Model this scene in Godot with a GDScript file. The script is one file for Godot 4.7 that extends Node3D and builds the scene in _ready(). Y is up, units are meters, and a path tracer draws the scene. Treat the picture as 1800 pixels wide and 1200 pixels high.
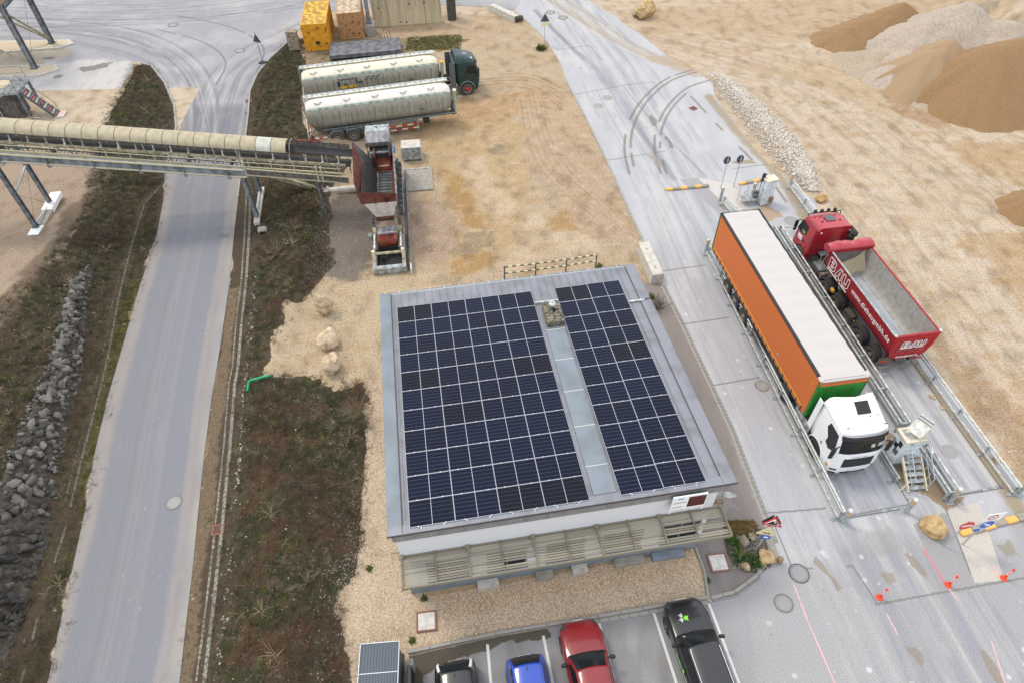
extends Node3D
# A quarry weighbridge yard seen from a drone. y up, metres.
var M := {}
var T := {}
var used := {}
var site_noise := FastNoiseLite.new()
func _ready() -> void:
	var cam := Camera3D.new()
	cam.name = "camera"
	cam.fov = 54.06
	cam.near = 0.5
	cam.far = 6000.0
	cam.transform = Transform3D(Basis(v3(0.999773, -0.014433, 0.015662), v3(0.021298, 0.677521, -0.735195), v3(0, 0.735362, 0.677675)).orthonormalized(), v3(0, 29.2, 0))
	add_child(cam)
	var env := Environment.new()
	env.background_mode = Environment.BG_SKY
	var sm := ProceduralSkyMaterial.new()
	sm.sky_top_color = Color(0.85, 0.87, 0.90)
	sm.sky_horizon_color = Color(0.88, 0.885, 0.89)
	sm.sky_curve = 0.2
	sm.sky_energy_multiplier = 1.3
	sm.ground_bottom_color = Color(0.45, 0.42, 0.38)
	sm.ground_horizon_color = Color(0.70, 0.69, 0.66)
	sm.sun_angle_max = 12.0
	var sky := Sky.new()
	sky.sky_material = sm
	env.sky = sky
	env.tonemap_mode = Environment.TONE_MAPPER_LINEAR
	env.tonemap_exposure = 1.12
	env.sdfgi_enabled = true
	env.ssao_enabled = true
	env.ssil_enabled = true
	var we := WorldEnvironment.new()
	we.name = "world_environment"
	we.environment = env
	add_child(we)
	var sun := DirectionalLight3D.new()
	sun.name = "sun"
	sun.light_energy = 0.6
	sun.light_color = Color(1.0, 0.965, 0.91)
	sun.light_angular_distance = 14.0
	sun.shadow_enabled = true
	# the light comes from behind the viewer's left shoulder, high through thin cloud
	sun.look_at_from_position(v3(-6, 12, -4.5), Vector3.ZERO)
	add_child(sun)
	site_noise.seed = 11
	site_noise.frequency = 0.35
	site_noise.fractal_octaves = 4
	make_materials()
	build_ground()
	build_building()
	build_weighbridge()
	build_trucks()
	build_tank_yard()
	build_feeder()
	build_conveyor()
	build_silo_corner()
	build_heaps()
	build_stones()
	build_signs()
	build_cars()
	build_small_things()
	build_plants()
# ------------------------------------------------------------------ helpers
func lin(r: float, g: float, b: float) -> Color:
	return Color(r, g, b).linear_to_srgb()
func numbered(called: String) -> String:
	if not used.has(called):
		used[called] = 0
		return called
	used[called] += 1
	return "%s_%03d" % [called, used[called]]
func tag(o: Node3D, label: String, category: String, group := "") -> Node3D:
	o.set_meta("label", label)
	o.set_meta("category", category)
	if group != "":
		o.set_meta("group", group)
	return o
func thing(called: String, label: String, category: String, at := Vector3.ZERO, turn := 0.0, group := "") -> Node3D:
	var o := Node3D.new()
	o.name = numbered(called)
	add_child(o)
	o.position = at
	o.rotation.y = turn
	tag(o, label, category, group)
	return o
func obj(called: String, g: Geo, m: Material, parent: Node3D = null) -> MeshInstance3D:
	var o := MeshInstance3D.new()
	o.mesh = g.mesh()
	o.material_override = m
	if parent == null:
		o.name = numbered(called)
		add_child(o)
	else:
		o.name = called
		parent.add_child(o, true)
	return o
func inst(called: String, mesh: Mesh, m: Material, parent: Node3D, at := Transform3D()) -> MeshInstance3D:
	var o := MeshInstance3D.new()
	o.mesh = mesh
	o.material_override = m
	o.transform = at
	o.name = called
	parent.add_child(o, true)
	return o
func struct(called: String, g: Geo, m: Material) -> MeshInstance3D:
	var o := obj(called, g, m)
	o.set_meta("kind", "structure")
	return o
func part_node(called: String, parent: Node3D, at := Vector3.ZERO) -> Node3D:
	var o := Node3D.new()
	o.name = called
	o.position = at
	parent.add_child(o, true)
	return o
func stuff(called: String, mesh: Mesh, m: Material, xf: Array[Transform3D], cols: PackedColorArray, label := "", category := "", parent: Node3D = null) -> MultiMeshInstance3D:
	var mm := MultiMesh.new()
	mm.transform_format = MultiMesh.TRANSFORM_3D
	mm.use_colors = true
	mm.mesh = mesh
	mm.instance_count = xf.size()
	for i in xf.size():
		mm.set_instance_transform(i, xf[i])
		mm.set_instance_color(i, cols[i])
	var o := MultiMeshInstance3D.new()
	o.multimesh = mm
	o.material_override = m
	o.set_meta("kind", "stuff")
	if parent == null:
		o.name = numbered(called)
		add_child(o)
	else:
		o.name = called
		parent.add_child(o, true)
	if label != "":
		tag(o, label, category)
	return o
class Geo:
	var v := PackedVector3Array()
	var n := PackedVector3Array()
	var uv := PackedVector2Array()
	var c := PackedColorArray()
	var t := Transform3D()
	var col := Color.WHITE
	func tri_n(a: Vector3, b: Vector3, d: Vector3, na: Vector3, nb: Vector3, nd: Vector3, ua := Vector2.ZERO, ub := Vector2.ZERO, ud := Vector2.ZERO) -> void:
		v.append(t * a); v.append(t * d); v.append(t * b)
		n.append((t.basis * na).normalized()); n.append((t.basis * nd).normalized()); n.append((t.basis * nb).normalized())
		uv.append(ua); uv.append(ud); uv.append(ub)
		c.append(col); c.append(col); c.append(col)
	func tri(a: Vector3, b: Vector3, d: Vector3) -> void:
		var f := (b - a).cross(d - a)
		if f.length_squared() < 1e-14:
			return
		f = f.normalized()
		tri_n(a, b, d, f, f, f)
	# counter-clockwise seen from outside
	func quad(a: Vector3, b: Vector3, d: Vector3, e: Vector3) -> void:
		tri(a, b, d)
		tri(a, d, e)
	func quad_uv(a: Vector3, b: Vector3, d: Vector3, e: Vector3, u0 := Vector2(0, 1), u1 := Vector2(1, 0)) -> void:
		var f := (b - a).cross(d - a).normalized()
		tri_n(a, b, d, f, f, f, Vector2(u0.x, u0.y), Vector2(u1.x, u0.y), Vector2(u1.x, u1.y))
		tri_n(a, d, e, f, f, f, Vector2(u0.x, u0.y), Vector2(u1.x, u1.y), Vector2(u0.x, u1.y))
	func box(p: Vector3, s: Vector3, bevel := 0.0, b := Basis()) -> Geo:
		var h := s * 0.5
		var k := minf(bevel, minf(h.x, minf(h.y, h.z)) * 0.9)
		if k <= 0.0:
			var q := func(x: float, y: float, z: float) -> Vector3: return p + b * Vector3(x * h.x, y * h.y, z * h.z)
			quad(q.call(-1, -1, 1), q.call(1, -1, 1), q.call(1, 1, 1), q.call(-1, 1, 1))
			quad(q.call(1, -1, -1), q.call(-1, -1, -1), q.call(-1, 1, -1), q.call(1, 1, -1))
			quad(q.call(1, -1, 1), q.call(1, -1, -1), q.call(1, 1, -1), q.call(1, 1, 1))
			quad(q.call(-1, -1, -1), q.call(-1, -1, 1), q.call(-1, 1, 1), q.call(-1, 1, -1))
			quad(q.call(-1, 1, 1), q.call(1, 1, 1), q.call(1, 1, -1), q.call(-1, 1, -1))
			quad(q.call(-1, -1, -1), q.call(1, -1, -1), q.call(1, -1, 1), q.call(-1, -1, 1))
			return self
		var axes := [Vector3.RIGHT, Vector3.UP, Vector3.BACK]
		for ax in 3:
			var u: Vector3 = axes[(ax + 1) % 3]
			var w: Vector3 = axes[(ax + 2) % 3]
			var a: Vector3 = axes[ax]
			for sg in [-1.0, 1.0]:
				var o: Vector3 = a * (h[ax] * sg)
				var hu := u * (h[(ax + 1) % 3] - k)
				var hw := w * (h[(ax + 2) % 3] - k)
				face(p, b, [o - hu - hw, o + hu - hw, o + hu + hw, o - hu + hw], a * sg)
			# edges along this axis
			for su in [-1.0, 1.0]:
				for sw in [-1.0, 1.0]:
					var ha := a * (h[ax] - k)
					var p1: Vector3 = u * (h[(ax + 1) % 3] * su) + w * ((h[(ax + 2) % 3] - k) * sw)
					var p2: Vector3 = u * ((h[(ax + 1) % 3] - k) * su) + w * (h[(ax + 2) % 3] * sw)
					face(p, b, [p1 - ha, p1 + ha, p2 + ha, p2 - ha], u * su + w * sw)
		for sx in [-1.0, 1.0]:
			for sy in [-1.0, 1.0]:
				for sz in [-1.0, 1.0]:
					var e := Vector3(sx * h.x, sy * h.y, sz * h.z)
					face(p, b, [e - Vector3(0, sy * k, sz * k), e - Vector3(sx * k, 0, sz * k), e - Vector3(sx * k, sy * k, 0)], Vector3(sx, sy, sz))
		return self
	func face(p: Vector3, b: Basis, pts: Array, out: Vector3) -> void:
		var f: Vector3 = (pts[1] - pts[0]).cross(pts[2] - pts[0])
		if f.dot(out) < 0:
			pts.reverse()
		for i in range(1, pts.size() - 1):
			tri(p + b * pts[0], p + b * pts[i], p + b * pts[i + 1])
	# a straight bar of rectangular section between two points
	func bar(p0: Vector3, p1: Vector3, w: float, h: float, up := Vector3.UP) -> Geo:
		var z := (p1 - p0)
		var l := z.length()
		z = z / l
		var x := up.cross(z)
		if x.length() < 0.01:
			x = Vector3.RIGHT
		x = x.normalized()
		box((p0 + p1) * 0.5, Vector3(w, h, l), 0.0, Basis(x, z.cross(x), z))
		return self
	# an I-beam between two points
	func ibeam(p0: Vector3, p1: Vector3, w: float, h: float, up := Vector3.UP, tk := 0.03) -> Geo:
		var z := (p1 - p0)
		var l := z.length()
		z = z / l
		var x := up.cross(z)
		if x.length() < 0.01:
			x = Vector3.RIGHT
		x = x.normalized()
		var y := z.cross(x)
		var b := Basis(x, y, z)
		var m := (p0 + p1) * 0.5
		box(m, Vector3(tk, h - 2 * tk, l), 0, b)
		box(m + y * (h * 0.5 - tk * 0.5), Vector3(w, tk, l), 0, b)
		box(m - y * (h * 0.5 - tk * 0.5), Vector3(w, tk, l), 0, b)
		return self
	func tube(p0: Vector3, p1: Vector3, r0: float, r1 := -1.0, sides := 10, caps := true) -> Geo:
		if r1 < 0:
			r1 = r0
		var z := (p1 - p0).normalized()
		var x := (Vector3.UP if absf(z.y) < 0.9 else Vector3.RIGHT).cross(z).normalized()
		var y := z.cross(x)
		for i in sides:
			var a := TAU * i / sides
			var b := TAU * (i + 1) / sides
			var da := x * cos(a) + y * sin(a)
			var db := x * cos(b) + y * sin(b)
			tri_n(p0 + da * r0, p0 + db * r0, p1 + db * r1, da, db, db)
			tri_n(p0 + da * r0, p1 + db * r1, p1 + da * r1, da, db, da)
			if caps:
				tri(p1, p1 + da * r1, p1 + db * r1)
				tri(p0, p0 + db * r0, p0 + da * r0)
		return self
	func pipe(pts: Array, r: float, sides := 8) -> Geo:
		for i in pts.size() - 1:
			tube(pts[i], pts[i + 1], r, r, sides, true)
		return self
	# profile: Vector2(radius, along), turned about the axis through p in direction d
	func lathe(prof: Array, p: Vector3, d: Vector3, sides := 20, smooth := true) -> Geo:
		var z := d.normalized()
		var x := (Vector3.UP if absf(z.y) < 0.9 else Vector3.RIGHT).cross(z).normalized()
		var y := z.cross(x)
		for k in prof.size() - 1:
			var q0: Vector2 = prof[k]
			var q1: Vector2 = prof[k + 1]
			var sl := Vector2(q1.y - q0.y, -(q1.x - q0.x)).normalized()
			for i in sides:
				var a := TAU * i / sides
				var b := TAU * (i + 1) / sides
				var da := x * cos(a) + y * sin(a)
				var db := x * cos(b) + y * sin(b)
				var a0 := p + da * q0.x + z * q0.y
				var b0 := p + db * q0.x + z * q0.y
				var a1 := p + da * q1.x + z * q1.y
				var b1 := p + db * q1.x + z * q1.y
				var na := da * sl.x + z * sl.y
				var nb := db * sl.x + z * sl.y
				if q0.x > 1e-5:
					tri_n(a0, b0, b1, na, nb, nb)
				if q1.x > 1e-5:
					tri_n(a0, b1, a1, na, nb, na)
		return self
	# polygon in the x-y plane of basis b, extruded along +z by depth; counter-clockwise
	func prism(poly: PackedVector2Array, depth: float, p := Vector3.ZERO, b := Basis()) -> Geo:
		if Geometry2D.is_polygon_clockwise(poly):
			poly = poly.duplicate()
			poly.reverse()
		var id := Geometry2D.triangulate_polygon(poly)
		var q := func(i: int, z: float) -> Vector3: return p + b * Vector3(poly[i].x, poly[i].y, z)
		for k in range(0, id.size(), 3):
			var tr := [id[k], id[k + 1], id[k + 2]]
			var cr := (poly[tr[1]] - poly[tr[0]]).cross(poly[tr[2]] - poly[tr[0]])
			if cr < 0:
				tr = [id[k], id[k + 2], id[k + 1]]
			tri(q.call(tr[0], depth), q.call(tr[1], depth), q.call(tr[2], depth))
			tri(q.call(tr[0], 0.0), q.call(tr[2], 0.0), q.call(tr[1], 0.0))
		for i in poly.size():
			var j := (i + 1) % poly.size()
			quad(q.call(i, 0.0), q.call(j, 0.0), q.call(j, depth), q.call(i, depth))
		return self
	# rows of points; smooth grid. uv over the grid
	func grid(rows: Array, close := false, flip := false, smooth := true) -> Geo:
		var nr := rows.size()
		var nc: int = rows[0].size()
		var nm := []
		for i in nr:
			var r := PackedVector3Array()
			r.resize(nc)
			for j in nc:
				var i0 := maxi(i - 1, 0)
				var i1 := mini(i + 1, nr - 1)
				var j0 := (j - 1 + nc) % nc if close else maxi(j - 1, 0)
				var j1 := (j + 1) % nc if close else mini(j + 1, nc - 1)
				var f: Vector3 = (rows[i][j1] - rows[i][j0]).cross(rows[i1][j] - rows[i0][j])
				r[j] = (f.normalized() * (-1.0 if flip else 1.0)) if f.length_squared() > 1e-14 else Vector3.UP
			nm.append(r)
		for i in nr - 1:
			for j in (nc if close else nc - 1):
				var k := (j + 1) % nc
				var a: Vector3 = rows[i][j]
				var b: Vector3 = rows[i][k]
				var d: Vector3 = rows[i + 1][k]
				var e: Vector3 = rows[i + 1][j]
				var ua := Vector2(float(j) / (nc - 1), float(i) / (nr - 1))
				var ud := Vector2(float(j + 1) / (nc - 1), float(i + 1) / (nr - 1))
				var ub := Vector2(ud.x, ua.y)
				var ue := Vector2(ua.x, ud.y)
				if smooth:
					if flip:
						tri_n(a, d, b, nm[i][j], nm[i + 1][k], nm[i][k], ua, ud, ub)
						tri_n(a, e, d, nm[i][j], nm[i + 1][j], nm[i + 1][k], ua, ue, ud)
					else:
						tri_n(a, b, d, nm[i][j], nm[i][k], nm[i + 1][k], ua, ub, ud)
						tri_n(a, d, e, nm[i][j], nm[i + 1][k], nm[i + 1][j], ua, ud, ue)
				elif flip:
					tri(a, d, b)
					tri(a, e, d)
				else:
					tri(a, b, d)
					tri(a, d, e)
		return self
	func fan(pts: PackedVector3Array, out: Vector3) -> Geo:
		var m := Vector3.ZERO
		for q in pts:
			m += q
		m /= pts.size()
		for i in pts.size():
			var a := pts[i]
			var b := pts[(i + 1) % pts.size()]
			if (a - m).cross(b - m).dot(out) >= 0:
				tri(m, a, b)
			else:
				tri(m, b, a)
		return self
	func mesh() -> ArrayMesh:
		var a := []
		a.resize(Mesh.ARRAY_MAX)
		a[Mesh.ARRAY_VERTEX] = v
		a[Mesh.ARRAY_NORMAL] = n
		a[Mesh.ARRAY_TEX_UV] = uv
		a[Mesh.ARRAY_COLOR] = c
		var m := ArrayMesh.new()
		m.add_surface_from_arrays(Mesh.PRIMITIVE_TRIANGLES, a)
		return m
# ------------------------------------------------------------------ textures
func noise_image(w: int, h: int, nseed: int, freq: float, oct := 4, warp := false) -> Image:
	var f := FastNoiseLite.new()
	f.seed = nseed
	f.frequency = freq
	f.fractal_octaves = oct
	f.noise_type = FastNoiseLite.TYPE_SIMPLEX_SMOOTH
	if warp:
		f.domain_warp_enabled = true
		f.domain_warp_amplitude = 18.0
	return f.get_seamless_image(w, h)
# a noise run through a ramp of colours: stops are [position, Color]
func ramp_tex(nseed: int, freq: float, stops: Array, size := 256, oct := 4, warp := false) -> ImageTexture:
	var im := noise_image(size, size, nseed, freq, oct, warp)
	im.convert(Image.FORMAT_L8)
	var d := im.get_data()
	var lut := PackedByteArray()
	lut.resize(256 * 3)
	for i in 256:
		var x := i / 255.0
		var c: Color = stops[0][1]
		for k in stops.size() - 1:
			if x >= stops[k][0]:
				c = stops[k][1].lerp(stops[k + 1][1], clampf((x - stops[k][0]) / maxf(stops[k + 1][0] - stops[k][0], 1e-4), 0, 1))
		lut[i * 3] = int(clampf(c.r, 0, 1) * 255)
		lut[i * 3 + 1] = int(clampf(c.g, 0, 1) * 255)
		lut[i * 3 + 2] = int(clampf(c.b, 0, 1) * 255)
	var o := PackedByteArray()
	o.resize(d.size() * 3)
	for i in d.size():
		var q := d[i] * 3
		o[i * 3] = lut[q]
		o[i * 3 + 1] = lut[q + 1]
		o[i * 3 + 2] = lut[q + 2]
	return ImageTexture.create_from_image(Image.create_from_data(size, size, false, Image.FORMAT_RGB8, o))
# paints a map of the ground: a picture of a rectangle of the x-z plane, in metres
class Paint:
	var im: Image
	var x0 := 0.0
	var z0 := 0.0
	var kx := 1.0
	var kz := 1.0
	var r := RandomNumberGenerator.new()
	func _init(ax: float, az: float, bx: float, bz: float, w: int, h: int, base: Color, rs := 5) -> void:
		im = Image.create_empty(w, h, false, Image.FORMAT_RGBA8)
		im.fill(base)
		x0 = ax
		z0 = az
		kx = w / (bx - ax)
		kz = h / (bz - az)
		r.seed = rs
	func px(p: Vector2) -> Vector2:
		return Vector2((p.x - x0) * kx, (p.y - z0) * kz)
	# filled outline with a soft edge of about `soft` metres and a frayed outline
	func poly(pts: PackedVector2Array, col: Color, soft := 0.3, fray := 0.0) -> void:
		if fray > 0:
			pts = frayed(pts, fray)
		var k := maxf(1.0, soft * minf(kx, kz) * 0.5)
		var w := int(ceil(im.get_width() / k))
		var h := int(ceil(im.get_height() / k))
		var a := Image.create_empty(w, h, false, Image.FORMAT_RGBA8)
		var off := Color(col.r, col.g, col.b, 0)
		a.fill(off)
		var q := PackedVector2Array()
		for p in pts:
			q.append(px(p) / k)
		for y in h:
			var xs := []
			var fy := y + 0.5
			for i in q.size():
				var p0 := q[i]
				var p1 := q[(i + 1) % q.size()]
				if (p0.y <= fy) != (p1.y <= fy):
					xs.append(p0.x + (p1.x - p0.x) * (fy - p0.y) / (p1.y - p0.y))
			xs.sort()
			for i in range(0, xs.size() - 1, 2):
				var xa := clampi(int(round(xs[i])), 0, w)
				var xb := clampi(int(round(xs[i + 1])), 0, w)
				if xb > xa:
					a.fill_rect(Rect2i(xa, y, xb - xa, 1), col)
		if w != im.get_width():
			a.resize(im.get_width(), im.get_height(), Image.INTERPOLATE_BILINEAR)
		im.blend_rect(a, Rect2i(0, 0, im.get_width(), im.get_height()), Vector2i.ZERO)
	func frayed(pts: PackedVector2Array, f: float) -> PackedVector2Array:
		var o: PackedVector2Array = pts
		var amp := f
		for it in 4:
			var nx := PackedVector2Array()
			for i in o.size():
				var a := o[i]
				var b := o[(i + 1) % o.size()]
				nx.append(a)
				if a.distance_to(b) > 0.25:
					nx.append((a + b) * 0.5 + Vector2(r.randf_range(-1, 1), r.randf_range(-1, 1)) * minf(amp, a.distance_to(b) * 0.3))
			o = nx
			amp *= 0.6
		return o
	func brush(w: float, h: float, col: Color) -> Image:
		var bw := maxi(2, int(round(w)))
		var bh := maxi(2, int(round(h)))
		var b := Image.create_empty(bw, bh, false, Image.FORMAT_RGBA8)
		for y in bh:
			for x in bw:
				var d := Vector2((x + 0.5) / bw * 2 - 1, (y + 0.5) / bh * 2 - 1).length()
				b.set_pixel(x, y, Color(col.r, col.g, col.b, col.a * clampf((1.0 - d) * 2.0, 0, 1)))
		return b
	# a soft track along a polyline; broken: chance that a stretch is left out
	func stroke(pts: PackedVector2Array, width: float, col: Color, broken := 0.0, wob := 0.0) -> void:
		var b := brush(width * kx, width * kz, col)
		var hs := Vector2(b.get_width(), b.get_height()) * 0.5
		var st := width * 0.22
		var on := true
		var left := 0.0
		for i in pts.size() - 1:
			var l := pts[i].distance_to(pts[i + 1])
			var n := maxi(1, int(l / st))
			for j in n:
				left -= st
				if broken > 0 and left < 0:
					on = r.randf() > broken
					left = r.randf_range(0.5, 3.0)
				if not on:
					continue
				var p := pts[i].lerp(pts[i + 1], float(j) / n)
				if wob > 0:
					p += Vector2(r.randf_range(-wob, wob), r.randf_range(-wob, wob))
				im.blend_rect(b, Rect2i(0, 0, b.get_width(), b.get_height()), Vector2i(px(p) - hs))
	func curve(ctrl: PackedVector2Array, n := 8) -> PackedVector2Array:
		var o := PackedVector2Array()
		for i in ctrl.size() - 1:
			var a := ctrl[maxi(i - 1, 0)]
			var b := ctrl[i]
			var c := ctrl[i + 1]
			var d := ctrl[mini(i + 2, ctrl.size() - 1)]
			for k in n:
				o.append(b.cubic_interpolate(c, a, d, float(k) / n))
		o.append(ctrl[ctrl.size() - 1])
		return o
	func offset(pts: PackedVector2Array, d: float) -> PackedVector2Array:
		var o := PackedVector2Array()
		for i in pts.size():
			var t := (pts[mini(i + 1, pts.size() - 1)] - pts[maxi(i - 1, 0)]).normalized()
			o.append(pts[i] + Vector2(-t.y, t.x) * d)
		return o
	# cloudy layer: noise between lo and hi becomes alpha 0..amax. cell = metres per feature in x and z
	func cloud(nseed: int, cell: Vector2, lo: float, hi: float, col: Color, amax: float, oct := 4) -> void:
		var w := mini(im.get_width(), 512)
		var h := mini(im.get_height(), 512)
		var wm := im.get_width() / kx
		var hm := im.get_height() / kz
		# noise pixels per feature, isotropic noise sampled then stretched
		var nw := clampi(int(wm / cell.x * 12.0), 16, w)
		var nh := clampi(int(hm / cell.y * 12.0), 16, h)
		var f := FastNoiseLite.new()
		f.seed = nseed
		f.frequency = 1.0 / 12.0 * maxf(1.0, 1.0)
		f.fractal_octaves = oct
		var fx := wm / cell.x * 12.0 / nw
		var fz := hm / cell.y * 12.0 / nh
		var d := PackedByteArray()
		d.resize(nw * nh * 4)
		var cr := int(col.r * 255)
		var cg := int(col.g * 255)
		var cb := int(col.b * 255)
		var i := 0
		for y in nh:
			for x in nw:
				var q := f.get_noise_2d(x * fx, y * fz) * 0.5 + 0.5
				d[i] = cr
				d[i + 1] = cg
				d[i + 2] = cb
				d[i + 3] = int(clampf((q - lo) / (hi - lo), 0, 1) * amax * 255)
				i += 4
		var a := Image.create_from_data(nw, nh, false, Image.FORMAT_RGBA8, d)
		a.resize(im.get_width(), im.get_height(), Image.INTERPOLATE_BILINEAR)
		im.blend_rect(a, Rect2i(0, 0, im.get_width(), im.get_height()), Vector2i.ZERO)
	func specks(count: int, r0: float, r1: float, col: Color, area := Rect2()) -> void:
		for i in count:
			var s := r.randf_range(r0, r1)
			var p: Vector2
			if area.size.x > 0:
				p = area.position + Vector2(r.randf(), r.randf()) * area.size
				p = px(p)
			else:
				p = Vector2(r.randf() * im.get_width(), r.randf() * im.get_height())
			var b := brush(maxf(2, s * kx * 2), maxf(2, s * kz * 2), Color(col.r, col.g, col.b, col.a * r.randf_range(0.4, 1)))
			im.blend_rect(b, Rect2i(0, 0, b.get_width(), b.get_height()), Vector2i(p))
	func tex() -> ImageTexture:
		im.convert(Image.FORMAT_RGB8)
		return ImageTexture.create_from_image(im)
func pv(a: Array) -> PackedVector2Array:
	var o := PackedVector2Array()
	for i in range(0, a.size(), 2):
		o.append(v2(a[i], a[i + 1]))
	return o
func seeded(s: int) -> RandomNumberGenerator:
	var r := RandomNumberGenerator.new()
	r.seed = s
	return r
# ------------------------------------------------------------------ materials
func mat(called: String, c: Color, rough := 0.7, metal := 0.0, spec := 0.5) -> StandardMaterial3D:
	var m := StandardMaterial3D.new()
	m.resource_name = called
	m.albedo_color = c.linear_to_srgb()
	m.roughness = rough
	m.metallic = metal
	m.metallic_specular = spec
	M[called] = m
	return m
# wear: a grey or coloured ramp texture multiplied over the colour, mapped on three planes of the object
func worn(called: String, c: Color, tex: String, scale: float, rough := 0.7, metal := 0.0, stretch := Vector3.ONE) -> StandardMaterial3D:
	var m := mat(called, c, rough, metal)
	m.albedo_texture = T[tex]
	m.uv1_triplanar = true
	m.uv1_scale = stretch * scale
	return m
func make_materials() -> void:
	var W := Color.WHITE
	T.grunge = ramp_tex(1, 0.012, [[0.0, Color(0.62, 0.60, 0.57)], [0.45, Color(0.86, 0.85, 0.83)], [0.75, W]], 256, 5)
	T.light = ramp_tex(2, 0.015, [[0.0, Color(0.86, 0.85, 0.84)], [0.6, W]], 256, 5)
	T.grain = ramp_tex(3, 0.09, [[0.1, Color(0.82, 0.81, 0.79)], [0.5, Color(0.95, 0.95, 0.94)], [0.85, W]], 256, 3)
	T.ground = ramp_tex(13, 0.03, [[0.12, Color(0.80, 0.78, 0.755)], [0.4, Color(0.925, 0.915, 0.90)], [0.6, Color(0.965, 0.96, 0.955)], [0.88, W]], 512, 6)
	T.fine = ramp_tex(4, 0.16, [[0.15, Color(0.78, 0.77, 0.75)], [0.5, Color(0.95, 0.95, 0.95)], [0.85, W]], 256, 3)
	T.rust = ramp_tex(5, 0.014, [[0.0, Color(0.55, 0.32, 0.22)], [0.35, Color(0.75, 0.45, 0.32)], [0.55, Color(0.95, 0.75, 0.6)], [0.8, W]], 256, 5, true)
	T.chip = ramp_tex(6, 0.02, [[0.0, Color(0.34, 0.20, 0.12)], [0.19, Color(0.50, 0.32, 0.20)], [0.25, Color(0.90, 0.86, 0.8)], [0.8, W]], 256, 5, true)
	T.peel = ramp_tex(7, 0.016, [[0.0, Color(0.62, 0.60, 0.58)], [0.5, Color(0.8, 0.76, 0.66)], [0.55, Color(1, 0.92, 0.62)], [0.8, Color(1, 0.96, 0.75)]], 256, 5, true)
	T.lichen = ramp_tex(8, 0.03, [[0.0, Color(0.34, 0.32, 0.29)], [0.4, Color(0.70, 0.68, 0.63)], [0.6, Color(0.93, 0.91, 0.85)], [0.9, W]], 256, 5)
	T.rock = ramp_tex(9, 0.02, [[0.0, Color(0.55, 0.47, 0.38)], [0.35, Color(0.86, 0.80, 0.70)], [0.6, Color(0.97, 0.94, 0.88)], [0.9, W]], 256, 5, true)
	T.streak = streak_tex(21, 0.3)
	T.dirt = streak_tex(22, 0.55)
	mat("asphalt_dark", Color(0.05, 0.05, 0.052), 0.9)
	mat("wall_white", Color(0.60, 0.61, 0.63), 0.8)
	worn("plinth_grey", Color(0.20, 0.23, 0.27), "light", 0.4, 0.8)
	worn("roof_sheet", Color(0.205, 0.210, 0.238), "light", 0.18, 0.45, 0.15)
	worn("roof_plate", Color(0.175, 0.205, 0.235), "light", 0.12, 0.45, 0.1)
	worn("roof_edge", Color(0.165, 0.195, 0.225), "light", 0.1, 0.45, 0.1)
	mat("roof_joint", Color(0.40, 0.40, 0.38), 0.5)
	worn("fascia", Color(0.23, 0.235, 0.235), "light", 0.3, 0.5, 0.1)
	mat("brown_edge", Color(0.05, 0.04, 0.04), 0.6)
	mat("alu", Color(0.52, 0.53, 0.55), 0.4, 0.5)
	mat("galv", Color(0.42, 0.46, 0.48), 0.45, 0.35)
	worn("galv_worn", Color(0.40, 0.44, 0.46), "grunge", 0.6, 0.5, 0.3)
	worn("galv_pale", Color(0.60, 0.62, 0.60), "grunge", 0.8, 0.5, 0.2)
	mat("steel_dark", Color(0.10, 0.115, 0.125), 0.55, 0.2)
	worn("steel_grey", Color(0.20, 0.225, 0.245), "grunge", 0.5, 0.6, 0.1)
	worn("girder_blue", Color(0.23, 0.26, 0.30), "grunge", 0.35, 0.6, 0.1)
	worn("dusty_beam", Color(0.40, 0.36, 0.25), "grunge", 0.5, 0.8)
	worn("dusty_rail", Color(0.46, 0.42, 0.29), "grain", 0.5, 0.8)
	worn("dusty_dark", Color(0.13, 0.12, 0.11), "grunge", 0.7, 0.85)
	worn("cover_sheet", Color(0.42, 0.365, 0.25), "light", 0.5, 0.7)
	worn("cover_pale", Color(0.50, 0.50, 0.44), "light", 0.5, 0.7)
	mat("black", Color(0.012, 0.012, 0.013), 0.6)
	mat("rubber", Color(0.028, 0.028, 0.029), 0.85)
	worn("rubber_dusty", Color(0.085, 0.08, 0.072), "grain", 1.2, 0.9)
	worn("rim_dusty", Color(0.22, 0.19, 0.165), "grunge", 1.5, 0.7)
	mat("rim_alu", Color(0.45, 0.45, 0.46), 0.35, 0.6)
	worn("chassis_dusty", Color(0.085, 0.08, 0.075), "grunge", 1.0, 0.85)
	mat("louvre_lichen", Color(0.30, 0.27, 0.205), 0.9)
	mat("louvre_dark", Color(0.225, 0.20, 0.15), 0.9)
	mat("louvre_frame", Color(0.20, 0.18, 0.13), 0.9)
	worn("concrete_new", Color(0.50, 0.47, 0.42), "light", 0.5, 0.85)
	worn("concrete_old", Color(0.30, 0.275, 0.235), "light", 0.6, 0.9)
	worn("concrete_moss", Color(0.21, 0.20, 0.16), "lichen", 0.6, 0.95)
	worn("concrete_wall", Color(0.55, 0.48, 0.34), "streak", 0.16, 0.85)
	worn("kerb_stone", Color(0.33, 0.32, 0.30), "grain", 0.6, 0.9)
	worn("sett_stone", Color(0.24, 0.235, 0.23), "grain", 0.9, 0.9)
	worn("limestone", Color(0.58, 0.495, 0.41), "rock", 0.4, 0.9)
	worn("limestone_warm", Color(0.52, 0.40, 0.235), "rock", 0.5, 0.9)
	worn("limestone_grey", Color(0.32, 0.30, 0.27), "rock", 0.6, 0.95)
	worn("rock_dark", Color(0.085, 0.075, 0.062), "grunge", 0.9, 0.95)
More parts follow.
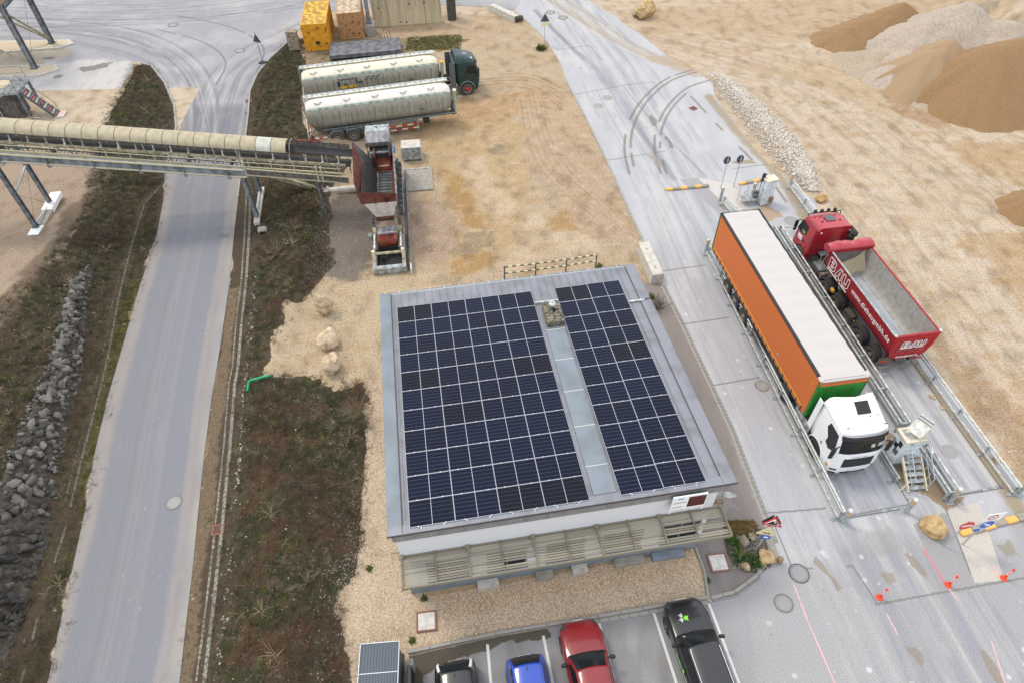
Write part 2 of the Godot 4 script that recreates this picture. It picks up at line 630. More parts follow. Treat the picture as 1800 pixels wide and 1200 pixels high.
	worn("timber_grey", Color(0.30, 0.22, 0.14), "grunge", 0.7, 0.9, 0.0, v3(1, 6, 1))
	var st := mat("stone_chips", Color(1, 1, 1), 0.95)
	st.vertex_color_use_as_albedo = true
	var lf := mat("leaf_blades", Color(1, 1, 1), 0.9, 0.0, 0.2)
	lf.vertex_color_use_as_albedo = true
	# paints
	var pn := func(n: String, c: Color, r := 0.3) -> void:
		var m := mat(n, c, r)
		m.clearcoat_enabled = true
		m.clearcoat = 0.6
		m.clearcoat_roughness = 0.08
	pn.call("paint_white", Color(0.80, 0.81, 0.82))
	pn.call("paint_black", Color(0.010, 0.010, 0.012))
	pn.call("paint_red", Color(0.20, 0.010, 0.014))
	pn.call("paint_crimson", Color(0.34, 0.008, 0.020), 0.4)
	pn.call("paint_blue", Color(0.016, 0.055, 0.36))
	worn("paint_green", Color(0.012, 0.045, 0.045), "grunge", 0.8, 0.4)
	worn("paint_tipper", Color(0.33, 0.006, 0.016), "light", 0.5, 0.45)
	worn("tipper_inside", Color(0.34, 0.325, 0.30), "light", 0.6, 0.6, 0.1)
	worn("tipper_floor", Color(0.36, 0.38, 0.42), "light", 0.3, 0.45, 0.3, v3(4, 1, 0.35))
	worn("sand_dust", Color(0.56, 0.46, 0.33), "grain", 0.8, 0.95)
	mat("tarp_orange", Color(0.53, 0.130, 0.022), 0.5)
	worn("tarp_green", Color(0.015, 0.20, 0.02), "light", 0.4, 0.5)
	mat("tarp_roof", Color(0.45, 0.42, 0.405), 0.6)
	mat("yellow", Color(0.62, 0.36, 0.03), 0.6)
	worn("yellow_paint", Color(0.66, 0.33, 0.018), "chip", 0.35, 0.6)
	worn("yellow_roof", Color(0.62, 0.42, 0.10), "peel", 0.3, 0.8)
	worn("brown_paint", Color(0.42, 0.24, 0.115), "chip", 0.45, 0.7)
	worn("brown_roof", Color(0.52, 0.41, 0.30), "grunge", 0.4, 0.8)
	worn("tank_skin", Color(0.355, 0.350, 0.30), "dirt", 0.36, 0.6)
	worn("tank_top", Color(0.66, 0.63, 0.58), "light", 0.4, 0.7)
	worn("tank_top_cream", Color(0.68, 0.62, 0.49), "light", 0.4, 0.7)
	worn("tank_wash", Color(0.37, 0.385, 0.33), "dirt", 0.36, 0.6)
	worn("tank_green", Color(0.33, 0.40, 0.335), "grunge", 0.5, 0.6)
	worn("rust_red", Color(0.115, 0.042, 0.030), "rust", 0.35, 0.8)
	worn("rust_orange", Color(0.20, 0.062, 0.036), "rust", 0.4, 0.8)
	worn("steel_plate", Color(0.085, 0.088, 0.095), "grunge", 0.4, 0.5, 0.3)
	worn("hopper_white", Color(0.56, 0.52, 0.49), "light", 0.5, 0.7)
	worn("slab_dark", Color(0.14, 0.145, 0.17), "grunge", 0.35, 0.6)
	worn("hatch_grey", Color(0.26, 0.26, 0.29), "grunge", 0.6, 0.6)
	mat("cabinet_roof", Color(0.055, 0.075, 0.10), 0.5)
	mat("white_plain", Color(0.78, 0.78, 0.77), 0.6)
	mat("cream", Color(0.62, 0.55, 0.40), 0.7)
	worn("booth_white", Color(0.62, 0.67, 0.71), "light", 0.6, 0.5)
	worn("booth_cream", Color(0.62, 0.56, 0.43), "light", 0.7, 0.6)
	worn("line_white", Color(0.66, 0.66, 0.65), "grain", 0.7, 0.8)
	worn("spray_red", Color(0.70, 0.16, 0.22), "fine", 0.9, 0.85)
	worn("spray_pink", Color(0.68, 0.40, 0.42), "fine", 0.9, 0.85)
	mat("sign_red", Color(0.52, 0.015, 0.02), 0.4)
	mat("sign_white", Color(0.78, 0.78, 0.76), 0.45)
	mat("sign_cream", Color(0.68, 0.60, 0.36), 0.5)
	mat("sign_blue", Color(0.01, 0.10, 0.46), 0.4)
	mat("sign_back", Color(0.055, 0.06, 0.065), 0.6)
	mat("orange_plastic", Color(0.72, 0.06, 0.018), 0.5)
	mat("hazard_orange", Color(0.68, 0.37, 0.10), 0.85)
	mat("green_plastic", Color(0.0, 0.27, 0.11), 0.4)
	mat("lime", Color(0.20, 0.62, 0.03), 0.4)
	mat("sky_blue", Color(0.10, 0.42, 0.62), 0.5)
	mat("brick", Color(0.22, 0.10, 0.075), 0.9)
	mat("lamp_red", Color(0.35, 0.01, 0.01), 0.3)
	mat("lamp_clear", Color(0.70, 0.70, 0.70), 0.2)
	mat("amber", Color(0.60, 0.25, 0.02), 0.4)
	var gl := mat("glass_dark", Color(0.012, 0.015, 0.017), 0.06, 0.0, 0.4)
	gl.metallic_specular = 0.4
	mat("glass_teal", Color(0.03, 0.05, 0.05), 0.08, 0.0, 0.45)
	mat("cover_iron", Color(0.15, 0.14, 0.13), 0.7, 0.2)
	mat("cover_fill", Color(0.265, 0.26, 0.258), 0.9)
	mat("cover_dark", Color(0.10, 0.095, 0.09), 0.9)
	worn("cover_pale", Color(0.50, 0.50, 0.44), "light", 0.5, 0.7)
	worn("cover_concrete", Color(0.55, 0.53, 0.49), "light", 0.8, 0.9)
	var led := mat("led_board", Color(0.03, 0.003, 0.004), 0.4)
	led.albedo_texture = led_tex()
	led.albedo_color = Color.WHITE
# vertical dirt streaks, light at the bottom of the picture
func streak_tex(s: int, amax := 0.3) -> ImageTexture:
	var r := seeded(s)
	var im := Image.create_empty(256, 256, false, Image.FORMAT_RGBA8)
	im.fill(Color(0.97, 0.96, 0.94))
	for i in 420:
		var x := r.randi_range(0, 255)
		var l := r.randi_range(20, 190)
		var y := r.randi_range(-30, 160)
		var b := Image.create_empty(r.randi_range(1, 4), l, false, Image.FORMAT_RGBA8)
		var d := r.randf_range(0.45, 0.8)
		b.fill(Color(d, d * 0.96, d * 0.93, r.randf_range(0.08, amax)))
		im.blend_rect(b, Rect2i(0, 0, b.get_width(), l), Vector2i(x, y))
	im.convert(Image.FORMAT_RGB8)
	return ImageTexture.create_from_image(im)
func led_tex() -> ImageTexture:
	var r := seeded(77)
	var im := Image.create_empty(128, 64, false, Image.FORMAT_RGB8)
	im.fill(Color(0.22, 0.02, 0.03))
	for row in 3:
		for ch in 9:
			for i in 5:
				for j in 3:
					if r.randf() < 0.62:
						im.fill_rect(Rect2i(8 + ch * 13 + j * 3, 8 + row * 18 + i * 2, 2, 1), Color(0.85, 0.16, 0.14))
	return ImageTexture.create_from_image(im)
# ------------------------------------------------------------------ ground
var gut_l := PackedVector2Array()
var gut_r := PackedVector2Array()
func sst(a: float, b: float, x: float) -> float:
	var t := clampf((x - a) / (b - a), 0, 1)
	return t * t * (3 - 2 * t)
func along_z(p: PackedVector2Array, z: float) -> float:
	for i in p.size() - 1:
		if z <= p[i + 1].y:
			var t := (z - p[i].y) / (p[i + 1].y - p[i].y)
			return lerpf(p[i].x, p[i + 1].x, t) if t > 0 else p[i].x
	return p[p.size() - 1].x
func ht(x: float, z: float) -> float:
	var h := -0.025 + 0.010 * site_noise.get_noise_2d(x * 2, z * 2)
	if x < -6.2 and z > -60:
		var gl := along_z(gut_l, z)
		var d := gl - x
		if d > 0.3:
			var yard := 2.1 * sst(-45, -24, z)
			var k := 0.58 * sst(0.5, 2.3, d) + 0.42 * sst(1.6, 5.4, d)
			var rough := sst(0.4, 1.5, d) * (1 - sst(4.6, 6.2, d)) * sst(-56, -46, z)
			h += yard * k + rough * 0.22 * site_noise.get_noise_2d(x * 3.1, z * 3.1) + 0.05 * sst(0.3, 1, d)
		var gr := along_z(gut_r, z)
		var e := x - gr
		if e > 0.35:
			var f := 1 - sst(-11.0, -8.0, x) if z > -20 else 1 - sst(-14.2, -12.4, x)
			h += f * (0.26 * sst(0.4, 0.9, e) + 0.30 * sst(1.2, 3.5, e) + 0.10 * site_noise.get_noise_2d(x * 3, z * 3) * sst(0.4, 1, e))
	if x < -26 and z < -44 and z > -66:
		h += 0.18 * sst(0, 1.5, minf(minf(x + 36.0 + (z + 65) * -0.12, -27.4 - x - (z + 45) * -0.42), z + 65.5))
	if x > 38 and z < -57:
		var s := x + 0.35 * (z + 72)
		s -= 12.0 * (1 - sst(-57, -66, z))
		h += 5.5 * sst(45, 56, s) * (1 + 0.35 * site_noise.get_noise_2d(x * 0.8, z * 0.8)) + sst(43, 48, s) * 0.5 * absf(site_noise.get_noise_2d(x * 2.2, z * 2.2))
	return h
func gpos(x: float, z: float, up := 0.0) -> Vector3:
	return v3(x, ht(x, z) + up, z)
func sheet(called: String, poly: PackedVector2Array, y: float, m: Material, region := Rect2(), parent: Node3D = null) -> MeshInstance3D:
	var g := geo()
	if Geometry2D.is_polygon_clockwise(poly):
		poly = poly.duplicate()
		poly.reverse()
	var id := Geometry2D.triangulate_polygon(poly)
	var up := Vector3.UP
	for k in range(0, id.size(), 3):
		var q := []
		var u := []
		for i in 3:
			var p := poly[id[k + i]]
			q.append(v3(p.x, y, p.y))
			u.append(((p - region.position) / region.size) if region.size.x > 0 else Vector2.ZERO)
		if (q[1] - q[0]).cross(q[2] - q[0]).y < 0:
			g.tri_n(q[0], q[2], q[1], up, up, up, u[0], u[2], u[1])
		else:
			g.tri_n(q[0], q[1], q[2], up, up, up, u[0], u[1], u[2])
	var o := obj(called, g, m, parent)
	if parent == null:
		o.set_meta("kind", "structure")
	return o
func map_mat(called: String, p: Paint, detail: String, dscale: float, rough := 0.92) -> StandardMaterial3D:
	var m := mat(called, Color.WHITE, rough, 0.0, 0.3)
	m.albedo_color = Color.WHITE
	m.albedo_texture = p.tex()
	m.detail_enabled = true
	m.detail_albedo = T[detail]
	m.detail_blend_mode = BaseMaterial3D.BLEND_MODE_MUL
	m.detail_uv_layer = BaseMaterial3D.DETAIL_UV_2
	m.uv2_triplanar = true
	m.uv2_world_triplanar = true
	m.uv2_scale = Vector3.ONE * dscale
	return m
func build_ground() -> void:
	gut_l = pv([-27.8, -60, -26.9, -46, -26.75, -43.92, -27.2, -41.6, -26.39, -36.74, -25.24, -31.4, -24.08, -26.92, -23.5, -24.38, -22.49, -19.19, -21.67, -15.51, -21.4, -13.56, -21.01, -11.21, -20.55, -9.07, -19.6, -3])
	gut_r = pv([-22.9, -60, -20.6, -46, -19.62, -42.77, -18.38, -37.34, -17.46, -32.99, -16.7, -28.77, -16.02, -25.4, -15.88, -24.17, -14.98, -19.8, -14.14, -15.34, -13.38, -11.05, -12.97, -8.53, -12.1, -3])
	paint_terrain()
	paint_road()
	paint_yard()
	paint_parking()
	build_edges()
	build_rock_face()
func paint_terrain() -> void:
	var reg := Rect2(-62, -90, 124, 88)
	var p := Paint.new(-62, -90, 62, -2, 2048, 2048, Color(0.722, 0.668, 0.60), 3)
	# quarry floor on the right: pale, with ochre patches and long wheel tracks
	p.cloud(31, v2(11, 8), 0.42, 0.8, Color(0.69, 0.615, 0.525), 0.5)
	p.cloud(32, v2(4, 9), 0.5, 0.85, Color(0.775, 0.71, 0.635), 0.5)
	p.cloud(33, v2(1.6, 1.2), 0.5, 0.9, Color(0.69, 0.62, 0.53), 0.3)
	for k in 22:
		var o := -3.5 + k * 0.62 + p.r.randf_range(-0.2, 0.2)
		var q := p.curve(pv([9, -74, 13 + o * 0.3, -68, 19 + o * 0.6, -62.5, 23.5 + o, -55, 26.5 + o, -45, 28.5 + o * 1.1, -34, 30 + o * 1.2, -22, 31 + o, -10]), 12)
		var pale := p.r.randf() < 0.55
		p.stroke(q, p.r.randf_range(0.3, 0.8), Color(0.745, 0.685, 0.62, 0.16) if pale else Color(0.60, 0.525, 0.44, 0.12), 0.2, 0.03)
	for k in 14:
		var o := p.r.randf_range(-4, 6)
		var q := p.curve(pv([14, -70.5 + o * 0.2, 24, -64 + o, 32, -58 + o * 1.2, 40, -48 + o * 1.5, 47, -38 + o * 2]), 12)
		p.stroke(q, p.r.randf_range(0.4, 1.2), Color(0.62, 0.53, 0.42, 0.10) if k % 2 else Color(0.77, 0.71, 0.63, 0.12), 0.2, 0.05)
	p.poly(pv([14.5, -76, 60, -80, 60, -66, 44, -67, 32, -67, 22, -67.5, 16, -70]), Color(0.65, 0.55, 0.43, 0.45), 3.0, 1.5)
	p.poly(pv([24, -62, 30, -64, 33, -58, 36, -52, 33, -52, 28, -57]), Color(0.68, 0.60, 0.48, 0.5), 2.0, 1.2)
	p.poly(pv([31.9, -67.0, 33.2, -67.6, 35.0, -63.0, 35.1, -56.7, 37.1, -52.1, 37.0, -48.9, 35.1, -49.9, 33.1, -54.2, 32.5, -60.7]), Color(0.60, 0.505, 0.40, 0.7), 0.8, 0.9)
	p.poly(pv([37.3, -48.4, 42, -47, 60, -52, 60, -36, 38.1, -41.2, 36.7, -42.8, 35.7, -46]), Color(0.64, 0.54, 0.40, 0.6), 1.2, 1.2)
	p.poly(pv([30.1, -34.9, 30.7, -30.9, 30.9, -27.9, 36, -27, 44, -34, 33, -36]), Color(0.64, 0.53, 0.39, 0.6), 1.0, 1.0)
	for t in [pv([20.6, -60.1, 23.2, -57.8, 24.7, -52.6, 25.8, -47.2, 27.3, -41.6, 27.3, -35.6, 26.9, -28.0, 25.9, -22.0, 25.8, -12]), pv([16.9, -62.7, 21.7, -60.1, 26.2, -57.7, 29.2, -51.5, 31.0, -44.5, 31.5, -38.0, 30.6, -29.9, 30, -14])]:
		for k in 16:
			p.stroke(p.offset(p.curve(t, 10), p.r.randf_range(-2.2, 1.6)), p.r.randf_range(0.15, 0.5), Color(0.66, 0.605, 0.545, 0.09) if k % 2 else Color(0.765, 0.715, 0.655, 0.10), 0.15, 0.03)
	p.poly(pv([23.6, -31, 24.6, -31, 27, -22, 27.2, -16.5, 25, -16.5]), Color(0.55, 0.46, 0.36, 0.55), 1.0, 0.6)
	# middle yard behind the house
	p.poly(pv([-22, -75, 1, -75.5, 3, -71, 5.2, -63, 6.7, -53, 8.3, -42, 9.4, -35, 10.5, -27, 9, -14, -8, -9, -14.5, -25, -14.5, -42, -17, -52, -19, -62]), Color(0.668, 0.60, 0.51, 1.0), 0.8, 0.5)
	p.cloud(34, v2(5, 3), 0.5, 0.85, Color(0.63, 0.515, 0.37), 0.3)
	p.poly(pv([-6.7, -50.2, -4.6, -54.9, 0.4, -53.7, 1.8, -49.9, 1.5, -44, 1.0, -38, -1, -34, -5, -33.5, -4, -37, -3.4, -40, -6.0, -45.9]), Color(0.665, 0.575, 0.44, 0.75), 1.2, 0.9)
	p.poly(pv([-10.5, -42.7, -7.4, -41.8, -5.3, -41.7, -2.9, -38, -3.9, -34.8, -5.2, -33.4, -6.6, -33.0, -7.3, -38.1, -10.3, -38.2]), Color(0.635, 0.555, 0.485, 0.95), 0.3, 0.7)
	for q in [pv([-5.6, -45.8, -4.6, -45.1, -3.4, -43.9, -2.6, -41.6, -1.8, -38.8, -2.0, -37.7, -3.2, -38.0, -3.9, -39.9, -4.9, -42.1, -4.5, -43.6]), pv([-4.0, -33.7, -3.1, -35.1, -1.4, -35.2, -0.6, -34.4, -1.8, -33.6, -2.5, -33.0, -3.8, -32.8]), pv([2.8, -38.7, 4.7, -40.0, 5.4, -38.3, 4.1, -37.1, 2.9, -37.1])]:
		for k in 3:
			p.poly(q, Color(0.60, 0.465, 0.285, 0.28), 0.35, 1.0)
	for q in [pv([-4.0, -46.4, -2.0, -47.3, -1.5, -45.0, -0.4, -42.3, 0.4, -39.6, -0.6, -38.8, -1.7, -39.7, -2.3, -42.4, -3.4, -44.3]), pv([-1.2, -34.2, 0.3, -35.3, 1.5, -35.6, 1.3, -34.4, 0.1, -33.4, -1.0, -33.0]), pv([0, -38.1, 1.8, -39.6, 2.6, -38.7, 1.6, -37.4]), pv([2.6, -36.8, 4.1, -37.3, 6, -36.3, 5.5, -35.1, 3.4, -35.2])]:
		for k in 3:
			p.poly(q, Color(0.735, 0.665, 0.58, 0.33), 0.4, 1.1)
	p.poly(pv([1.5, -49.9, 3.7, -50.5, 7.2, -47.7, 8.3, -42.3, 8.9, -37.5, 9.4, -35.6, 7.4, -35.1, 5.8, -36.3, 4.3, -39.0, 2.8, -41.8, 1.6, -44.9]), Color(0.635, 0.57, 0.505, 0.8), 0.8, 0.8)
	for q in [pv([-3.6, -36, -3, -37.3, -1.8, -38, -1, -37.5, -1.3, -35.8, -2.4, -35.1, -3.9, -34.7]), pv([-1.7, -48.1, -0.6, -48.9, 0.2, -48, -0.1, -47.2, -1.3, -47.1])]:
		p.poly(q, Color(0.555, 0.50, 0.415, 0.85), 0.2, 0.6)
	p.poly(pv([-8, -49, -2, -52, 5, -55, 5, -60, -4, -56, -9, -52]), Color(0.655, 0.54, 0.40, 0.7), 1.5, 0.8)
	p.poly(pv([1, -56, 5.4, -60, 7.6, -46, 9, -36, 6.8, -36, 3.5, -40, 1.6, -46]), Color(0.66, 0.58, 0.485, 0.75), 1.6, 0.8)
	for k in 12:
		var o := k * 0.33
		p.stroke(p.curve(pv([1.0 + o * 0.6, -57, 1.4 + o * 0.7, -50, 2.3 + o * 0.8, -45, 4.4 + o * 0.8, -41, 7.2 + o * 0.5, -37]), 10), p.r.randf_range(0.15, 0.4), Color(0.56, 0.50, 0.43, 0.10) if k % 2 else Color(0.72, 0.65, 0.56, 0.15), 0.25, 0.04)
	for k in 5:
		p.stroke(p.curve(pv([-3, -60.5 + k * 0.5, 2, -61 + k * 0.7, 5, -58 + k]), 8), 0.25, Color(0.52, 0.43, 0.33, 0.2), 0.2, 0.03)
	p.cloud(35, v2(1.3, 1.0), 0.55, 0.8, Color(0.755, 0.675, 0.575), 0.6)
	p.poly(pv([-10.2, -68.4, -5.8, -70.2, -3.5, -68.8, -5, -67.2, -9.5, -66.4]), Color(0.36, 0.345, 0.21, 0.75), 0.8, 0.5)
	p.poly(pv([-13.4, -72, -6, -72.8, 2, -73, 0, -70, -8, -69.5, -13, -69.6]), Color(0.66, 0.575, 0.48, 0.6), 1.0, 0.6)
	p.poly(pv([-22, -69, -17, -70, -9, -70, -9, -66, -15.5, -63.5, -18.2, -61, -19, -64]), Color(0.50, 0.445, 0.37, 0.8), 0.8, 0.7)
	p.cloud(36, v2(0.9, 0.7), 0.6, 0.9, Color(0.60, 0.52, 0.42), 0.25)
	# fill spread round the three boulders
	p.poly(pv([-14.1, -30.2, -12.5, -31, -10, -33, -4, -33.5, -5, -24, -8.2, -24.0, -11, -24.3, -14.2, -24.2]), Color(0.69, 0.62, 0.525, 0.85), 0.5, 0.4)
	p.cloud(37, v2(2.2, 1.2), 0.55, 0.75, Color(0.60, 0.485, 0.34), 0.35)
	# grey chippings beside the hopper
	p.poly(pv([-13.6, -39, -12.9, -41.8, -10.4, -42.4, -9.4, -38, -9.2, -33.5, -10, -32.4, -12.4, -33.2]), Color(0.465, 0.42, 0.385, 1), 0.7, 0.6)
	# gravel along the house
	p.poly(pv([-8.3, -24.3, -5.5, -24.5, -4.0, -11.9, 8.25, -13.9, 8.4, -11.6, 3.4, -10.8, -1, -10.15, -4.2, -9.5, -4.6, -6, -7.2, -6, -7.5, -12, -7.9, -20]), Color(0.70, 0.63, 0.54, 1), 0.25, 0.2)
	p.poly(pv([-4, -11.9, 8.25, -13.9, 8.3, -12.5, 4, -12, -3, -10.8]), Color(0.70, 0.575, 0.425, 0.55), 0.5, 0.2)
	# brush and verges on either side of the lower road
	p.poly(pv([-13.8, -2, -14.3, -10.7, -15.4, -16.1, -16.8, -23.1, -18.3, -32.5, -19.6, -38.5, -20.3, -42, -22.7, -54.6, -23.7, -59, -23.8, -62, -23.3, -65.3, -22, -70, -20.6, -70.5, -21.0, -67.6, -18.6, -61.9, -18.2, -57.5, -16.6, -50.6, -12.6, -46, -13.2, -41, -12.3, -36, -11.7, -34.4, -13, -31, -14.3, -30.2, -13.8, -28.7, -14.3, -26.9, -14.1, -24.4, -11, -24.4, -10, -23.4, -8.3, -24.2, -7.9, -22.8, -7.9, -20.6, -7.5, -15.9, -7.3, -12.8, -8, -12, -7.5, -10.5, -6.8, -8.3, -7.4, -2]), Color(0.30, 0.26, 0.215, 1), 0.12, 0.35)
	p.poly(pv([-40, -2, -36, -20, -30.8, -27, -30, -32, -30.3, -37.5, -30.8, -41, -32.2, -45.5, -33.5, -49, -34.3, -52, -35.0, -56, -36.2, -65.2, -34.6, -64.5, -32, -60.8, -29.8, -56.5, -28.3, -52.5, -27.6, -49, -26.8, -45.5, -25.8, -42, -24.9, -38, -24.1, -32.6, -23.3, -27.6, -22.6, -23.2, -21.8, -19.5, -20.9, -16.2, -20.3, -13.4, -19.7, -10.8, -19.2, -8.8, -18.5, -2]), Color(0.29, 0.25, 0.205, 1), 0.15, 0.35)
	p.poly(pv([-60, -52, -46, -53, -40, -53.5, -34.3, -51.5, -32.4, -46, -30.9, -41, -30.4, -37, -30.2, -32, -29.4, -28, -29.6, -22, -60, -22]), Color(0.60, 0.535, 0.47, 1), 1.0, 0.8)
	p.poly(pv([-34.5, -52, -33, -52.5, -30.6, -42, -30.0, -34, -29.2, -26, -30.2, -26, -31.4, -36, -32, -43]), Color(0.42, 0.365, 0.31, 0.8), 0.8, 0.7)
	p.cloud(38, v2(1.5, 2.5), 0.55, 0.8, Color(0.33, 0.27, 0.205), 0.28)
	# ochre shoulder by the road, pale gravelly verge on the right
	p.poly(pv([-14.0, -8, -15.6, -16, -16.9, -23, -18.4, -32, -17.5, -32.4, -16.1, -24, -14.5, -16, -13.3, -8]), Color(0.45, 0.395, 0.325, 0.85), 0.3, 0.25)
	p.poly(pv([-22.6, -23, -23.2, -27, -24.2, -33, -24.9, -33, -24, -27, -23.2, -23, -22, -17, -21.4, -17]), Color(0.315, 0.295, 0.125, 0.6), 0.4, 0.3)
	p.specks(5000, 0.03, 0.10, Color(0.74, 0.69, 0.61, 0.8))
	p.specks(3500, 0.03, 0.09, Color(0.40, 0.34, 0.27, 0.6))
	var m := map_mat("ground_map", p, "ground", 0.36)
	var xs := [-2600.0, -900.0, -320.0, -150.0, -90.0, -72.0]
	var x := -64.0
	while x <= 66.0:
		xs.append(x)
		x += 0.5
	xs.append_array([72.0, 90.0, 150.0, 320.0, 900.0, 2600.0])
	var zs := [-2600.0, -900.0, -320.0, -160.0, -110.0]
	var z := -97.0
	while z <= -2.0:
		zs.append(z)
		z += 0.5
	zs.append_array([4.0, 20.0, 80.0, 300.0, 1200.0])
	var v := PackedVector3Array()
	var n := PackedVector3Array()
	var uv := PackedVector2Array()
	var idx := PackedInt32Array()
	var far := PackedInt32Array()
	for b in zs:
		for a in xs:
			var y := ht(a, b)
			v.append(v3(a, y, b))
			n.append(v3(ht(a - 0.3, b) - ht(a + 0.3, b), 0.6, ht(a, b - 0.3) - ht(a, b + 0.3)).normalized())
			uv.append(v2((a - reg.position.x) / reg.size.x, (b - reg.position.y) / reg.size.y).clamp(v2(0.001, 0.001), v2(0.999, 0.999)))
	var w := xs.size()
	for j in zs.size() - 1:
		for i in w - 1:
			var q := j * w + i
			if xs[i] < -62.2 or xs[i + 1] > 62.2 or zs[j] < -90.2 or zs[j + 1] > -1.8:
				far.append_array(PackedInt32Array([q, q + 1, q + w, q + 1, q + w + 1, q + w]))
			else:
				idx.append_array(PackedInt32Array([q, q + 1, q + w, q + 1, q + w + 1, q + w]))
	var ar := []
	ar.resize(Mesh.ARRAY_MAX)
	ar[Mesh.ARRAY_VERTEX] = v
	ar[Mesh.ARRAY_NORMAL] = n
	ar[Mesh.ARRAY_TEX_UV] = uv
	ar[Mesh.ARRAY_INDEX] = idx
	var am := ArrayMesh.new()
	am.add_surface_from_arrays(Mesh.PRIMITIVE_TRIANGLES, ar)
	var o := MeshInstance3D.new()
	o.name = numbered("ground")
	o.mesh = am
	o.material_override = m
	o.set_meta("kind", "structure")
	add_child(o)
	ar = ar.duplicate()
	ar[Mesh.ARRAY_INDEX] = far
	am = ArrayMesh.new()
	am.add_surface_from_arrays(Mesh.PRIMITIVE_TRIANGLES, ar)
	var of := MeshInstance3D.new()
	of.name = numbered("terrain")
	of.mesh = am
	var fm := worn("far_sand", Color(0.45, 0.36, 0.265), "grain", 0.4, 0.95)
	fm.uv1_world_triplanar = true
	of.material_override = fm
	of.set_meta("kind", "structure")
	add_child(of)
func paint_road() -> void:
	var reg := Rect2(-62, -96, 66, 92)
	var p := Paint.new(-62, -96, 4, -4, 2048, 2048, Color(0.60, 0.598, 0.61), 8)
	p.cloud(51, v2(8, 5), 0.45, 0.75, Color(0.70, 0.69, 0.69), 0.7)
	# the long straight: bluish grey wheel lanes between pale dusty edges
	p.poly(pv([-31, -56, -22.4, -56, -13, -2, -20, -2]), Color(0.515, 0.515, 0.535, 0.9), 2.5)
	var mid := pv([-16.2, -4, -17.2, -11, -18.2, -16.2, -19.7, -23.2, -20.9, -30, -22.2, -38.2, -23.2, -42.5, -25.6, -54])
	for k in 64:
		var o := p.r.randf_range(-2.6, 2.6)
		var c := p.r.randf_range(-0.045, 0.05)
		p.stroke(p.offset(mid, o), p.r.randf_range(0.12, 0.5), Color(0.515 + c * 0.7, 0.515 + c * 0.7, 0.54 + c * 0.7, 0.08), 0.15, 0.01)
	for k in 9:
		p.stroke(p.offset(mid, 2.75 - k * 0.09), 0.5, Color(0.62, 0.59, 0.56, 0.11), 0.1, 0.06)
		p.stroke(p.offset(mid, -2.75 + k * 0.08), 0.55, Color(0.62, 0.59, 0.56, 0.11), 0.1, 0.06)
	for side in [-1.25, 1.25]:
		for k in 5:
			p.stroke(p.offset(mid, side + (k - 2) * 0.16), 0.4, Color(0.50, 0.505, 0.53, 0.055), 0.2, 0.02)
	# turning tracks on the junction
	var arcs := [
		pv([-24.5, -48, -26.2, -57, -26.6, -63, -24.6, -68, -20, -73.5, -14, -78, -6, -81]),
		pv([-23.4, -48, -24.9, -57, -25.0, -63, -23.2, -67, -19, -72, -13, -76.5, -5, -79]),
		pv([-25.5, -50, -28.5, -59, -33, -66, -40, -71.5, -50, -74.5, -60, -75]),
		pv([-26.5, -52, -30, -60, -35, -66.5, -43, -71, -52, -73, -60, -73]),
		pv([-60, -79, -48, -77.5, -38, -77, -28, -78.5, -18, -83]),
		pv([-60, -82, -50, -79.5, -40, -79, -30, -81, -20, -85]),
		pv([-60, -77.5, -50, -75.5, -40, -75.5, -30, -77, -14, -82, -2, -84])]
	for a in arcs:
		var q := p.curve(a, 10)
		for k in 13:
			var dark := p.r.randf() < 0.72
			p.stroke(p.offset(q, p.r.randf_range(-1.7, 1.7)), p.r.randf_range(0.12, 0.55), Color(0.46, 0.46, 0.49, 0.085) if dark else Color(0.75, 0.745, 0.74, 0.10), 0.22, 0.015)
	p.stroke(p.curve(pv([-37, -73, -31, -69.5, -27.5, -65, -27, -60]), 12), 0.22, Color(0.42, 0.42, 0.46, 0.3), 0.1)
	p.stroke(p.curve(pv([-36, -76.5, -29, -73, -24.5, -68, -23.8, -62]), 12), 0.22, Color(0.42, 0.42, 0.46, 0.3), 0.1)
	# white dust west of the island
	p.poly(pv([-62, -66, -47, -66, -37, -65.4, -35.4, -60, -34.2, -54, -38, -53, -62, -52]), Color(0.755, 0.735, 0.725, 0.85), 1.0, 0.6)
	p.poly(pv([-62, -71, -46, -70.5, -43.5, -67.5, -46, -63.5, -62, -63]), Color(0.70, 0.645, 0.56, 0.75), 1.0, 0.6)
	p.poly(pv([-41.5, -64.3, -40, -65.0, -38.6, -65.4, -38.7, -64.4, -40.6, -63.4]), Color(0.47, 0.44, 0.41, 0.8), 0.25, 0.25)
	p.poly(pv([-43.2, -62.8, -42.4, -62.9, -42.4, -62.3, -43.1, -62.2]), Color(0.47, 0.44, 0.41, 0.7), 0.2, 0.1)
	p.poly(pv([-46, -66.8, -45, -66.8, -45, -66.3, -46, -66.3]), Color(0.44, 0.42, 0.41, 0.7), 0.3, 0.1)
	p.poly(pv([-46, -53.6, -41, -54.8, -36, -53.8, -34.6, -52.5, -40, -51.5, -50, -51]), Color(0.60, 0.54, 0.47, 0.9), 0.8, 0.5)
	for q in [pv([-24.6, -40.6, -20.8, -40.3]), pv([-25.2, -37.6, -23.8, -37.4]), pv([-20.6, -37.9, -19.9, -37.9])]:
		for k in 4:
			p.specks(3, 0.12, 0.26, Color(0.44, 0.42, 0.42, 0.3), Rect2(q[0], q[1] - q[0] + v2(0, 0.3)))
	p.specks(900, 0.02, 0.05, Color(0.78, 0.77, 0.76, 0.7))
	p.specks(700, 0.03, 0.08, Color(0.46, 0.46, 0.48, 0.5))
	p.cloud(52, v2(1.2, 3.0), 0.5, 0.85, Color(0.50, 0.50, 0.53), 0.25)
	var m := map_mat("road_map", p, "fine", 0.5)
